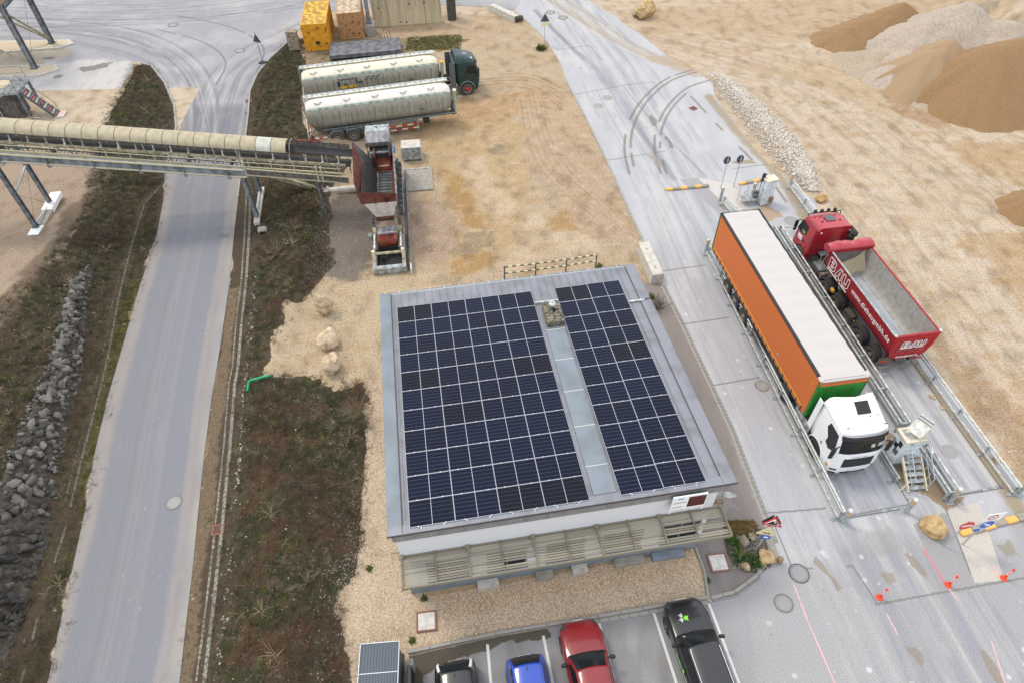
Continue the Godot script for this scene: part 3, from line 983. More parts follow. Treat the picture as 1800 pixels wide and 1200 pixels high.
	sheet("road", pv([-13.0, -4, -13.87, -8.66, -14.28, -10.7, -14.77, -13.25, -15.38, -16.1, -16.07, -19.4, -16.76, -23.1, -17.43, -27.4, -18.33, -32.5, -19.55, -38.5, -20.21, -41.9, -22.7, -54.6, -23.65, -58.8, -23.79, -62.2, -23.4, -65.2, -22.47, -68.6, -21.95, -71.7, -20.8, -74.6, -18.8, -77, -14, -78.2, -6, -77.8, -1, -77, 1.08, -76, 2.2, -80, 2.8, -96, -62, -96, -62, -50.5, -46, -52.2, -40, -53, -36, -52.2, -34.6, -52.6, -35.1, -55.2, -35.85, -60.4, -36.24, -65.15, -34.6, -64.5, -32, -60.8, -29.76, -56.4, -28.31, -52.5, -27.75, -49.5, -26.9, -45.5, -25.84, -42.1, -24.89, -37.9, -24.16, -32.65, -23.32, -27.6, -22.61, -23.3, -21.81, -19.5, -20.94, -16.25, -20.31, -13.4, -19.75, -10.8, -19.29, -8.8, -18.5, -4]), 0.0, m, reg)
func paint_yard() -> void:
	var reg := Rect2(0, -96, 30, 92)
	var p := Paint.new(0, -96, 30, -4, 1536, 2048, Color(0.685, 0.685, 0.705), 9)
	p.cloud(61, v2(5, 8), 0.42, 0.75, Color(0.745, 0.735, 0.735), 0.8)
	p.cloud(62, v2(1.4, 9), 0.45, 0.85, Color(0.62, 0.62, 0.64), 0.35)
	p.cloud(63, v2(0.8, 5), 0.5, 0.85, Color(0.755, 0.75, 0.745), 0.35)
	p.poly(pv([8, -12, 30, -15, 30, -4, 8, -4]), Color(0.60, 0.598, 0.605, 0.85), 2.5)
	# lanes worn by wheels, running with the traffic
	for k in 76:
		var o := p.r.randf_range(0, 7.5)
		var q := p.curve(pv([2.5 + o * 0.9, -80, 4.4 + o, -70, 6.2 + o, -62, 7.4 + o, -54, 8.7 + o, -46, 9.7 + o, -38, 10.4 + o, -30, 11.6 + o, -22, 12.6 + o, -14, 13.6 + o, -6]), 6)
		var dk := p.r.randf() < 0.5
		p.stroke(q, p.r.randf_range(0.1, 0.55), Color(0.57, 0.575, 0.60, 0.06) if dk else Color(0.77, 0.765, 0.76, 0.07), 0.3, 0.02)
	for k in 8:
		p.stroke(p.curve(pv([3.2, -76, 6.0, -68, 8.6 + k * 0.12, -60, 10.2 + k * 0.1, -53, 11.8, -47, 12.6, -43]), 8), 0.6, Color(0.54, 0.545, 0.57, 0.05), 0.25, 0.05)
	# dusty sweep of the quarry track crossing at the top
	for k in 26:
		var o := p.r.randf_range(-1.6, 1.6)
		p.stroke(p.curve(pv([5 + o, -80, 8.2 + o, -74, 11.4 + o * 0.8, -68, 14.6 + o * 0.5, -63.5, 19, -60]), 8), p.r.randf_range(0.2, 0.6), Color(0.62, 0.57, 0.51, 0.09) if k % 3 else Color(0.77, 0.73, 0.68, 0.15), 0.15, 0.04)
	p.poly(pv([16, -64.5, 19.5, -60.5, 19.6, -58, 16.6, -60.5, 13.5, -64]), Color(0.66, 0.59, 0.51, 0.7), 0.7, 0.6)
	# brown curved tyre marks
	for o in [0.0, 0.5, 2.4, 2.85]:
		var q := p.curve(pv([18.0, -61.3, 14.8, -59.4, 12.1, -55.8, 10.3, -51.8, 9.4, -47.8, 9.3, -44.0]), 10)
		p.stroke(p.offset(q, -o), 0.30, Color(0.44, 0.415, 0.385, 0.26), 0.26, 0.03)
	p.poly(pv([12.1, -52.5, 12.4, -53, 12.7, -52, 12.5, -51, 12.2, -51.6]), Color(0.46, 0.44, 0.42, 0.7), 0.2, 0.15)
	p.poly(pv([12.8, -49.2, 13.1, -49.4, 13.3, -47.6, 13.0, -47.8]), Color(0.46, 0.44, 0.42, 0.7), 0.2, 0.15)
	p.poly(pv([11.0, -46.6, 11.5, -46.8, 11.9, -45.2, 11.5, -44.8]), Color(0.58, 0.55, 0.51, 0.7), 0.3, 0.2)
	# sand along the right-hand edge and between the scales
	p.stroke(p.curve(pv([17.6, -58, 19.0, -50, 20.6, -43, 21.0, -38, 22.0, -30, 23.2, -21, 24.6, -12]), 8), 1.1, Color(0.60, 0.545, 0.46, 0.5), 0.12, 0.08)
	p.stroke(p.curve(pv([16.4, -56, 17.9, -50, 19.6, -44, 20.2, -40]), 8), 0.3, Color(0.52, 0.48, 0.42, 0.4), 0.3, 0.04)
	p.stroke(p.curve(pv([18.2, -37, 19.5, -28, 20.4, -21, 21.2, -16]), 8), 0.9, Color(0.50, 0.46, 0.42, 0.35), 0.1, 0.06)
	p.poly(pv([19.0, -20.3, 20.0, -19.4, 21.3, -18.6, 21.9, -16.2, 20.5, -15.3, 19.5, -16.6, 18.9, -17.2]), Color(0.56, 0.49, 0.405, 1), 0.25, 0.2)
	p.poly(pv([16.4, -38.6, 18.8, -40.2, 19.4, -38.3, 17.2, -37.0]), Color(0.66, 0.575, 0.475, 0.9), 0.3, 0.25)
	# slabs of other concretes
	p.poly(pv([20.62, -15.4, 22.3, -15.8, 21.55, -11.95, 20.2, -11.85]), Color(0.735, 0.71, 0.675, 1), 0.06)
	p.poly(pv([18.7, -14.7, 20.5, -15.3, 20.15, -11.78, 18.68, -11.5]), Color(0.60, 0.595, 0.60, 1), 0.06)
	p.poly(pv([13.0, -43.2, 14.4, -43.4, 15.9, -39.3, 15.0, -38.9]), Color(0.62, 0.615, 0.62, 1), 0.06)
	p.poly(pv([14.4, -43.4, 16.8, -42.5, 17.3, -39.4, 15.9, -39.3]), Color(0.765, 0.745, 0.725, 1), 0.06)
	p.poly(pv([16.2, -14.4, 17.6, -14.6, 17.8, -13.4, 16.5, -13.2]), Color(0.58, 0.565, 0.56, 0.45), 0.4, 0.15)
	p.poly(pv([11.6, -31.8, 13.2, -32, 14.4, -15.5, 12.6, -15.4]), Color(0.66, 0.665, 0.69, 0.6), 0.8)
	p.poly(pv([10.0, -11.2, 13.6, -12.4, 15.5, -11, 15.5, -4, 9, -4]), Color(0.65, 0.645, 0.65, 0.5), 0.5)
	# decks of the two scales: greyer, dirty along the sides
	p.poly(pv([13.75, -34.6, 17.3, -35.0, 18.9, -15.5, 15.75, -15.0]), Color(0.655, 0.66, 0.685, 0.85), 0.06)
	p.poly(pv([18.6, -36.9, 21.3, -37.2, 23.7, -16.4, 21.1, -16.0]), Color(0.675, 0.675, 0.69, 0.85), 0.06)
	for k in 30:
		var o := p.r.randf_range(0.2, 2.7)
		p.stroke(pv([13.75 + o, -34.4, 15.8 + o, -15.2]), p.r.randf_range(0.15, 0.5), Color(0.56, 0.565, 0.59, 0.06), 0.3, 0.02)
		p.stroke(pv([18.7 + o, -36.7, 21.1 + o, -16.4]), p.r.randf_range(0.15, 0.5), Color(0.54, 0.545, 0.58, 0.09) if k % 2 else Color(0.78, 0.77, 0.75, 0.09), 0.3, 0.02)
	p.stroke(pv([18.75, -36.5, 21.25, -16.3]), 1.1, Color(0.50, 0.505, 0.55, 0.22), 0.0, 0.03)
	p.stroke(pv([14.0, -34.4, 15.95, -15.2]), 0.7, Color(0.50, 0.505, 0.55, 0.2), 0.0, 0.03)
	# blotches and spills
	for q in [pv([13.4, -12.9, 13.6, -13.2, 14.3, -11.7, 14.1, -11.5]), pv([17.6, -13.2, 17.8, -13.3, 18.3, -12.2, 18.1, -12.1]), pv([19.0, -9, 19.2, -9, 19.4, -7.5, 19.2, -7.4]), pv([16.0, -9.2, 16.6, -9, 16.4, -8.4])]:
		p.poly(q, Color(0.55, 0.515, 0.465, 0.75), 0.12, 0.12)
	for q in [pv([16.2, -12.3, 16.8, -12.4, 16.8, -11.9, 16.3, -11.9]), pv([22, -13.6, 22.8, -13.8, 22.9, -13.0, 22.2, -13.0]), pv([15.2, -39.7, 15.5, -39.8, 15.8, -38.8])]:
		p.poly(q, Color(0.56, 0.52, 0.46, 0.7), 0.15, 0.15)
	p.poly(pv([17.4, -45.6, 19.0, -45.7, 19.4, -45.2, 17.6, -45.2]), Color(0.60, 0.545, 0.46, 0.9), 0.15, 0.15)
	p.specks(260, 0.03, 0.09, Color(0.43, 0.42, 0.41, 0.6))
	p.specks(120, 0.05, 0.16, Color(0.83, 0.83, 0.83, 0.7), Rect2(9, -34, 14, 30))
	p.specks(900, 0.02, 0.04, Color(0.80, 0.79, 0.78, 0.6))
	# joints between the slabs
	var jc := Color(0.47, 0.455, 0.44, 0.4)
	for q in [pv([9.0, -32.7, 12.9, -33.35]), pv([10.6, -23.15, 13.9, -23.75]), pv([12.4, -12.6, 15.15, -12.72]), pv([15.13, -12.72, 15.6, -11.0]), pv([15.5, -10.98, 19.0, -11.5, 24.5, -12.3]), pv([11.9, -15.4, 14.9, -15.6]), pv([7.7, -46.0, 12.6, -47.2]), pv([6.0, -56.8, 10.6, -58.3, 13.5, -58.9]), pv([5.0, -66.0, 8.4, -66.8]), pv([20.1, -45, 17.4, -44.5]), pv([8.4, -66.8, 10.6, -58.3, 12.6, -50.5, 15.1, -43.4]), pv([20.55, -15.3, 20.18, -11.8]), pv([15.7, -15.15, 18.9, -15.7]), pv([21.1, -16.1, 23.9, -16.6]), pv([12.15, -15.3, 12.4, -12.7]), pv([10.4, -28, 13.3, -28.5]), pv([13.75, -34.6, 17.3, -35.0]), pv([18.55, -37.0, 21.4, -37.3])]:
		p.stroke(q, 0.07, jc, 0.04, 0.004)
	for q in [pv([13.75, -34.6, 15.75, -15.1]), pv([17.25, -35.0, 18.95, -15.6]), pv([18.55, -37, 21.1, -16.1]), pv([21.35, -37.3, 23.75, -16.5])]:
		p.stroke(q, 0.06, Color(0.40, 0.385, 0.37, 0.7), 0.06, 0.004)
	var m := map_mat("yard_map", p, "fine", 0.45)
	sheet("concrete_yard", pv([1.08, -76, 2.79, -71.88, 4.11, -68.35, 5.22, -63.2, 5.7, -58.58, 6.75, -52.9, 7.62, -47.47, 8.35, -42.33, 8.77, -39.15, 9.35, -35, 9.74, -31.6, 10.34, -28, 10.98, -23.8, 11.47, -20.45, 11.88, -15.33, 11.95, -13.9, 11.5, -12.95, 10.78, -12.3, 9.6, -11.55, 8.4, -11.25, 8.9, -4, 28.5, -4, 27.5, -9, 26.6, -11.8, 25.6, -14, 24.9, -16, 24.3, -19.4, 24.0, -23, 23.2, -27, 23.0, -31, 22.3, -34, 22.0, -38, 22.3, -40.2, 21.3, -42.2, 20.3, -45, 19.7, -47.4, 19.35, -50, 18.9, -53, 18.5, -56, 18.8, -58.2, 18.3, -60.2, 16.7, -62.2, 15.5, -64.6, 14.6, -67, 13.7, -69.6, 12.6, -71.2, 11.8, -74, 10.2, -76.5, 9.3, -79, 8, -96, 2.8, -96, 2.2, -80]), 0.001, m, reg)
func paint_parking() -> void:
	var reg := Rect2(-6, -34, 18, 32)
	var p := Paint.new(-6, -34, 12, -2, 1024, 1536, Color(0.555, 0.55, 0.56), 12)
	p.cloud(71, v2(3, 3), 0.45, 0.75, Color(0.63, 0.625, 0.63), 0.7)
	p.cloud(72, v2(1.0, 1.4), 0.5, 0.8, Color(0.54, 0.54, 0.555), 0.5)
	p.poly(pv([8.2, -34, 10.2, -34, 12, -12, 8, -11, 6.5, -24]), Color(0.535, 0.505, 0.488, 1), 0.3)
	p.cloud(73, v2(0.9, 3.0), 0.5, 0.8, Color(0.47, 0.445, 0.43), 0.4)
	p.poly(pv([9.2, -16.4, 10.6, -16.6, 10.8, -15.6, 9.6, -15.3]), Color(0.60, 0.575, 0.555, 0.7), 0.3, 0.2)
	p.poly(pv([8.2, -13.8, 9, -13.9, 9.2, -12.4, 8.4, -12]), Color(0.45, 0.44, 0.43, 0.5), 0.5, 0.2)
	# weathered earth drifted along the kerb
	p.poly(pv([-4.8, -9.3, -3.2, -9.6, -1, -10.1, 1.2, -10.4, 1.4, -9.95, 0.6, -9.8, -0.2, -9.86, -1.2, -9.45, -2.4, -9.2, -3.2, -8.85, -3.9, -8.5, -4.0, -7.5, -4.6, -7]), Color(0.34, 0.315, 0.275, 0.95), 0.08, 0.12)
	p.poly(pv([2.5, -10.6, 8.3, -11.5, 8.3, -11.2, 2.5, -10.3]), Color(0.48, 0.46, 0.43, 0.8), 0.1, 0.06)
	p.specks(300, 0.015, 0.04, Color(0.72, 0.71, 0.70, 0.5))
	p.specks(200, 0.02, 0.06, Color(0.46, 0.45, 0.45, 0.4))
	var m := map_mat("parking_map", p, "fine", 0.5)
	sheet("parking_lot", pv([-4.55, -9.28, -0.95, -9.98, 3.45, -10.6, 8.3, -11.34, 8.4, -11.25, 8.9, -4, 8.9, -2, -3.6, -2]), 0.003, m, reg)
	sheet("asphalt_path", pv([8.6, -31.8, 9.66, -31.6, 10.26, -28, 10.9, -23.8, 11.39, -20.45, 11.8, -15.33, 11.55, -13.75, 10.74, -12.55, 9.54, -11.8, 8.45, -11.56, 8.32, -13.95, 6, -14, 4, -28]), 0.004, m, reg)
	var k := 0
	for l in [[-1.30, -9.69, -0.95, -6.2], [1.06, -9.99, 1.62, -6.4], [3.46, -10.46, 4.10, -6.5], [5.87, -10.82, 6.58, -6.5], [8.31, -11.20, 9.1, -6.4]]:
		var a := v3(l[0], 0.009, l[1])
		var b := v3(l[2], 0.009, l[3])
		var s := v3(0.06, 0, 0.008)
		var g := geo()
		g.quad(a - s, b - s, b + s, a + s)
		struct("parking_line", g, M.line_white)
		k += 1
	# sprayed survey lines on the concrete
	for l in [[pv([12.23, -12.0, 12.35, -10.4, 12.55, -8.8, 12.75, -7.2]), "spray_pink"], [pv([18.62, -13.45, 18.80, -12.5, 18.91, -11.8]), "spray_red"], [pv([18.93, -11.62, 19.12, -11.1]), "spray_pink"], [pv([15.81, -10.6, 15.93, -9.7]), "spray_pink"], [pv([21.28, -13.0, 21.42, -12.1]), "spray_pink"], [pv([19.69, -9.4, 19.4, -7.6]), "spray_pink"]]:
		var q: PackedVector2Array = l[0]
		var rr := seeded(q.size() + 40)
		var g := geo()
		for i in q.size() - 1:
			var n := 9
			for j in n:
				var a := q[i].lerp(q[i + 1], float(j) / n)
				var b := q[i].lerp(q[i + 1], float(j + 1) / n)
				var w := rr.randf_range(0.022, 0.045)
				g.quad(v3(a.x - w, 0.008, a.y), v3(b.x - w, 0.008, b.y), v3(b.x + w, 0.008, b.y), v3(a.x + w, 0.008, a.y))
		struct("sprayed_line", g, M[l[1]])
# single stones laid end to end along a line
func course(called: String, piece: String, pts: PackedVector2Array, len_: float, w: float, h: float, y: float, m: Material, gap := 0.02, bevel := 0.015, s := 3) -> Node3D:
	var o := Node3D.new()
	o.name = numbered(called)
	add_child(o)
	o.set_meta("kind", "structure")
	var r := seeded(s)
	var meshes := []
	for k in 3:
		meshes.append(geo().box(Vector3.ZERO, v3(w, h, len_ - gap), bevel).mesh())
	for i in pts.size() - 1:
		var l := pts[i].distance_to(pts[i + 1])
		var n := maxi(1, int(round(l / len_)))
		var d := (pts[i + 1] - pts[i]).normalized()
		for j in n:
			var c := pts[i].lerp(pts[i + 1], (j + 0.5) / n)
			var b := Basis(Vector3.UP, atan2(d.x, d.y) + r.randf_range(-0.012, 0.012)).scaled_local(v3(1, 1, l / n / len_))
			inst(piece, meshes[j % 3], m, o, Transform3D(b, v3(c.x, y + h * 0.5 + r.randf_range(-0.006, 0.006), c.y)))
	return o
func build_edges() -> void:
	course("kerb", "kerb_stone", pv([-4.62, -9.42, -0.97, -10.1, 3.43, -10.72, 8.32, -11.46]), 1.0, 0.14, 0.17, -0.05, M.kerb_stone, 0.015)
	course("kerb", "kerb_stone", pv([8.34, -11.5, 8.42, -12.6, 8.25, -13.8]), 0.8, 0.10, 0.12, -0.06, M.kerb_stone, 0.015)
	course("kerb", "kerb_stone", pv([8.45, -11.42, 9.56, -11.68, 10.76, -12.42, 11.4, -13.1, 11.75, -13.9]), 0.6, 0.16, 0.11, -0.05, M.kerb_stone, 0.02)
	course("kerb", "kerb_stone", pv([8.5, -11.3, 9.6, -11.52, 10.86, -12.3]), 0.35, 0.13, 0.07, -0.05, M.sett_stone, 0.03)
	course("kerb", "flat_stone", pv([2.6, -10.44, 8.3, -11.26]), 0.45, 0.18, 0.06, -0.045, M.kerb_stone, 0.025)
	# two rows of setts beside the drive
	course("sett_strip", "sett", pv([9.82, -31.5, 10.42, -28, 11.06, -23.7, 11.55, -20.4, 11.95, -15.4, 12.05, -13.9]), 0.26, 0.16, 0.06, -0.045, M.sett_stone, 0.035, 0.012, 5)
	course("sett_strip", "sett", pv([9.64, -31.5, 10.24, -28, 10.88, -23.7, 11.37, -20.4, 11.77, -15.4]), 0.9, 0.13, 0.06, -0.047, M.kerb_stone, 0.02, 0.012, 6)
	course("edging", "edging_stone", pv([5.6, -59, 6.7, -52.9, 7.57, -47.4, 8.3, -42.3, 8.72, -39.1, 9.3, -35, 9.7, -31.7]), 1.2, 0.16, 0.09, -0.06, M.kerb_stone, 0.03, 0.012, 7)
	course("kerb", "kerb_stone", pv([-36.2, -65.1, -34.6, -64.45, -32, -60.75, -29.7, -56.4, -28.25, -52.5, -27.7, -49.5, -26.85, -45.5]), 1.2, 0.18, 0.14, -0.05, M.kerb_stone, 0.02, 0.02, 8)
	course("kerb", "kerb_stone", pv([-20.3, -42.1, -22.65, -54.6, -23.55, -58.8, -23.7, -62.2, -23.3, -65.2, -22.4, -68.6, -21.85, -71.7]), 1.2, 0.15, 0.12, -0.05, M.kerb_stone, 0.02, 0.02, 9)
	worn("channel_a", Color(0.25, 0.235, 0.21), "grunge", 0.7, 0.95)
	worn("channel_d", Color(0.15, 0.138, 0.115), "lichen", 0.6, 0.95)
	worn("channel_b", Color(0.29, 0.275, 0.245), "lichen", 0.5, 0.95)
	worn("channel_c", Color(0.21, 0.195, 0.17), "lichen", 0.6, 0.95)
	for side in 2:
		var pts := gut_l.slice(2) if side == 0 else gut_r.slice(2)
		var o := Node3D.new()
		o.name = numbered("drainage_channel")
		add_child(o)
		o.set_meta("kind", "structure")
		var g := geo()
		var prof := [v2(-0.25, -0.02), v2(-0.23, 0.005), v2(-0.20, 0.005), v2(-0.12, -0.03), v2(0.02, -0.03), v2(0.10, 0.05), v2(0.22, 0.055), v2(0.25, -0.02)]
		var rows := [PackedVector3Array(), PackedVector3Array()]
		for q in prof:
			rows[0].append(v3(q.x, q.y, -0.495))
			rows[1].append(v3(q.x, q.y, 0.495))
		g.grid(rows, false, true, false)
		var ms := g.mesh()
		var r := seeded(14 + side)
		for i in pts.size() - 1:
			var l := pts[i].distance_to(pts[i + 1])
			var n := maxi(1, int(round(l)))
			var d := (pts[i + 1] - pts[i]).normalized()
			for j in n:
				var c := pts[i].lerp(pts[i + 1], (j + 0.5) / n)
				if side == 0 and r.randf() < (0.5 if c.y > -18 else 0.2):
					continue
				inst("channel_piece", ms, ([M.channel_a, M.channel_b, M.channel_c][r.randi() % 3] if side == 1 else M.channel_d), o, Transform3D(Basis(Vector3.UP, atan2(d.x, d.y) + r.randf_range(-0.012, 0.012)).scaled_local(v3(1, 1, l / n)), v3(c.x, r.randf_range(-0.02, 0.0) - (0.02 if side == 0 else 0.0), c.y)))
func build_rock_face() -> void:
	var f := FastNoiseLite.new()
	f.seed = 5
	f.frequency = 0.55
	f.fractal_octaves = 5
	f.fractal_type = FastNoiseLite.FRACTAL_RIDGED
	var f2 := FastNoiseLite.new()
	f2.seed = 9
	f2.frequency = 1.5
	f2.noise_type = FastNoiseLite.TYPE_CELLULAR
	f2.cellular_return_type = FastNoiseLite.RETURN_CELL_VALUE
	# lower limit and width of the bared rock, by z
	var outl := pv([1.6, -34.3, 1.5, -31.5, 0.9, -24.7, 0.85, -20.4, 0.4, -14.7, 0.5, -9, 0.5, -3])
	var wide := pv([0.1, -34.3, 0.9, -32, 1.25, -27, 1.7, -21, 2.3, -15, 2.4, -12.5, 1.2, -11.5, 2.3, -9, 2.4, -3])
	var rows := []
	var z := -34.3
	while z < -3:
		var row := PackedVector3Array()
		var gl := along_z(gut_l, z)
		var d0 := along_z(outl, z)
		var dw := along_z(wide, z)
		for j in 22:
			var t := j / 21.0
			var d := d0 + dw * t
			var x := gl - d
			var ed := sin(t * PI)
			var a := f.get_noise_2d(x * 1.6, z * 1.6)
			var b := f2.get_noise_2d(x * 2.2, z * 2.2)
			row.append(v3(x + ed * b * 0.10, ht(x, z) - 0.06 + sqrt(maxf(ed, 0)) * (0.16 + 0.20 * a + 0.13 * b), z + ed * a * 0.06))
		rows.append(row)
		z += 0.14
	var g := geo()
	g.grid(rows, false, false, false)
	var face := struct("rock_face", g, M.rock_dark)
	var rr := seeded(35)
	var chunks := [rock_mesh(91, 0.45, 5, v3(1.3, 0.7, 0.9)), rock_mesh(92, 0.45, 5, v3(0.8, 0.9, 1.2)), rock_mesh(93, 0.5, 5, v3(1.0, 0.6, 1.3))]
	for m in 3:
		var cx: Array[Transform3D] = []
		var cc := PackedColorArray()
		for i in 260:
			var cz := rr.randf_range(-34, -4)
			var t := rr.randf()
			var dd := along_z(outl, cz) + along_z(wide, cz) * t
			var x := along_z(gut_l, cz) - dd
			var s := rr.randf_range(0.10, 0.34) * (0.5 + sin(t * PI)) * minf(1.0, along_z(wide, cz))
			cx.append(Transform3D(Basis.from_euler(v3(rr.randf_range(-0.5, 0.5), rr.randf() * TAU, rr.randf_range(-0.2, 0.9))).scaled_local(Vector3.ONE * s), v3(x, ht(x, cz) + 0.08 + 0.20 * sin(t * PI), cz)))
			var v := rr.randf_range(0.05, 0.19) * lerpf(1.0, 0.35, sst(-19, -13, cz))
			cc.append(Color(v, v * 0.93, v * 0.83))
		stuff("rock_blocks", chunks[m], M.stone_chips, cx, cc, "", "", face)
	# the thin broken lip of pale rock along the right bank
	var r := seeded(33)
	var xf: Array[Transform3D] = []
	var cols := PackedColorArray()
	var st := rock_mesh(3, 0.34, 6)
	z = -33.0
	while z < -5:
		var x := along_z(gut_r, z) + 0.75 + 0.25 * site_noise.get_noise_1d(z * 4)
		for k in 3:
			if r.randf() < 0.85 * sst(-0.25, 0.35, site_noise.get_noise_1d(z * 3.0 + 50)):
				var s := r.randf_range(0.025, 0.085)
				var px := x + r.randfn() * 0.13
				xf.append(Transform3D(Basis.from_euler(v3(r.randf() * 6, r.randf() * 6, r.randf() * 6)).scaled_local(v3(s, s * r.randf_range(0.5, 0.9), s)), gpos(px, z, s * 0.2)))
				var v := r.randf_range(0.18, 0.40)
				cols.append(Color(v, v * 0.93, v * 0.82))
		z += 0.13
	stuff("broken_rock", st, M.stone_chips, xf, cols, "thin line of broken pale rock along the bank right of the road", "rubble")
# a faceted stone of about unit radius
func rock_mesh(s: int, rough := 0.3, seg := 9, sq := Vector3.ONE) -> ArrayMesh:
	return rock_geo(s, rough, seg, sq).mesh()
func rock_geo(s: int, rough := 0.3, seg := 9, sq := Vector3.ONE) -> Geo:
	var r := seeded(s)
	# cut a ball with random planes: gives flat facets with sharp edges
	var planes := []
	for k in 14 + seg:
		var d := v3(r.randfn(), r.randfn(), r.randfn()).normalized()
		planes.append([d, r.randf_range(1.0 - rough * 1.5, 1.0 - rough * 0.2)])
	var f := FastNoiseLite.new()
	f.seed = s
	f.frequency = 1.3
	f.fractal_octaves = 3
	var rows := []
	for i in seg + 1:
		var th := PI * i / seg
		var row := PackedVector3Array()
		for j in seg * 2:
			var ph := TAU * j / (seg * 2)
			var d := v3(sin(th) * cos(ph), cos(th), sin(th) * sin(ph))
			var l := 1.1
			for q in planes:
				var c: float = d.dot(q[0])
				if c > 0.05:
					l = minf(l, q[1] / c)
			l *= 1.0 + 0.08 * f.get_noise_3dv(d * 2.0)
			row.append(d * l * sq)
		rows.append(row)
	var g := geo()
	g.grid(rows, true, false, false)
	return g
# ------------------------------------------------------------------ weighbridge house with the solar roof
const HOUSE_AT := Vector3(-5.897, 0, -24.72)
const HOUSE_TURN := 0.1455
func rp(u: float, v: float, h := 0.0) -> Vector3:
	return v3(u, 5.02 + 0.05 * v + h, v)
func house_point(u: float, y: float, v: float) -> Vector3:
	return HOUSE_AT + Basis(Vector3.UP, HOUSE_TURN) * v3(u, y, v)
func build_building() -> void:
	var hs := thing("weighbridge_house", "low white office house with grey metal roof covered in solar panels", "building", HOUSE_AT, HOUSE_TURN)
	var sl := Basis(Vector3.RIGHT, -0.05)
	var g := geo()
	g.prism(pv([-0.6, 0.62, 12.85, 0.62, 12.85, 5.50, -0.6, 4.84]), 13.04, v3(12.42, 0, 0), Basis(Vector3.BACK, Vector3.UP, Vector3.LEFT))
	obj("wall", g, M.wall_white, hs)
	obj("plinth", geo().box(v3(5.895, 0.28, 6.125), v3(13.08, 0.68, 13.49), 0.01), M.plinth_grey, hs)
	g = geo()
	g.box(rp(6.07, 5.875, -0.05), v3(13.80, 0.10, 14.15), 0.0, sl)
	obj("roof", g, M.roof_sheet, hs)
	var roof := hs.get_node("roof") as Node3D
	for i in 31:
		var u := -0.16 + i * 0.405
		if u > 7.1 and u < 8.3:
			inst("standing_seam", geo().box(rp(u, -0.02, 0.016), v3(0.028, 0.036, 2.2), 0.0, sl).mesh(), M.roof_sheet, roof)
		else:
			inst("standing_seam", geo().box(rp(u, 5.6, 0.016), v3(0.028, 0.036, 13.5), 0.0, sl).mesh(), M.roof_sheet, roof)
	obj("verge_plate", geo().box(rp(-0.575, 5.87, 0.02), v3(0.57, 0.09, 14.2), 0.01, sl), M.roof_edge, hs)
	obj("verge_lip", geo().box(rp(-0.285, 5.87, 0.04), v3(0.02, 0.09, 14.15), 0.0, sl), M.brown_edge, hs)
	obj("verge_plate", geo().box(rp(12.73, 5.87, 0.022), v3(0.55, 0.10, 14.2), 0.01, sl), M.roof_sheet, hs)
	obj("verge_lip", geo().box(rp(12.455, 5.87, 0.04), v3(0.015, 0.06, 14.15), 0.0, sl), M.brown_edge, hs)
	obj("front_flashing", geo().box(rp(6.07, 12.78, 0.035), v3(13.88, 0.07, 0.40), 0.008, sl), M.roof_sheet, hs)
	obj("front_lip", geo().box(rp(6.07, 12.985, 0.03), v3(13.90, 0.075, 0.05), 0.0, sl), M.brown_edge, hs)
	obj("fascia", geo().box(v3(6.02, 5.40, 12.91), v3(13.5, 0.50, 0.10), 0.01), M.fascia, hs)
	for i in 12:
		obj("fascia_joint", geo().box(v3(-0.4 + i * 1.17, 5.40, 12.965), v3(0.012, 0.48, 0.008)), M.roof_joint, hs)
	g = geo()
	var half := []
	for k in 9:
		var a := PI * k / 8
		half.append(v2(cos(a) * 0.075, -sin(a) * 0.075))
	var rows := []
	for x in [-0.9, 13.05]:
		var row := PackedVector3Array()
		for q in half:
			row.append(v3(x, 4.90 + q.y, -1.32 + q.x))
		rows.append(row)
	g.grid(rows)
	obj("gutter", g, M.galv, hs)
	for i in 18:
		inst("gutter_hook", geo().box(v3(-0.6 + i * 0.79, 4.955, -1.29), v3(0.03, 0.02, 0.2)).mesh(), M.alu, hs)
	inst("downpipe", geo().tube(v3(13.0, 4.85, -1.3), v3(12.75, 4.3, -1.0), 0.05).mesh(), M.galv, hs)
	# plates in the lane between the two fields
	var pl := [3.0, 5.1, 7.1, 9.13, 11.2, 12.58]
	for i in 5:
		var v0: float = pl[i] + 0.02
		var v1: float = pl[i + 1] - 0.02
		obj("roof_plate", geo().box(rp(7.70, (v0 + v1) * 0.5, 0.03 + 0.004 * i), v3(0.92, 0.05, v1 - v0), 0.006, sl), M.roof_plate, hs)
		if i > 0:
			obj("plate_joint", geo().box(rp(7.70, pl[i], 0.062), v3(0.93, 0.014, 0.05), 0.004, sl), M.roof_joint, hs)
	obj("plate_joint", geo().box(rp(7.70, 3.02, 0.062), v3(0.93, 0.014, 0.05), 0.004, sl), M.roof_joint, hs)
	g = geo().box(rp(7.78, 2.02, 0.16), v3(0.86, 0.34, 1.42), 0.02)
	obj("vent_plinth", g, M.concrete_moss, hs)
	var pn := hs.get_node("vent_plinth") as Node3D
	var vp := rp(7.77, 1.85, 0.33)
	inst("vent_pipe", geo().tube(vp, vp + v3(0, 0.34, 0), 0.10, 0.10, 14).mesh(), M.steel_dark, pn)
	inst("vent_cap", geo().lathe([v2(0.05, 0.02), v2(0.17, 0.0), v2(0.185, 0.05), v2(0.16, 0.12), v2(0.07, 0.14), v2(0.06, 0.10), v2(0.0, 0.10)], vp + v3(0, 0.33, 0), Vector3.UP, 16).mesh(), M.galv, pn)
	inst("vent_bracket", geo().box(vp + v3(0.08, 0.12, 0.16), v3(0.10, 0.22, 0.06)).mesh(), M.black, pn)
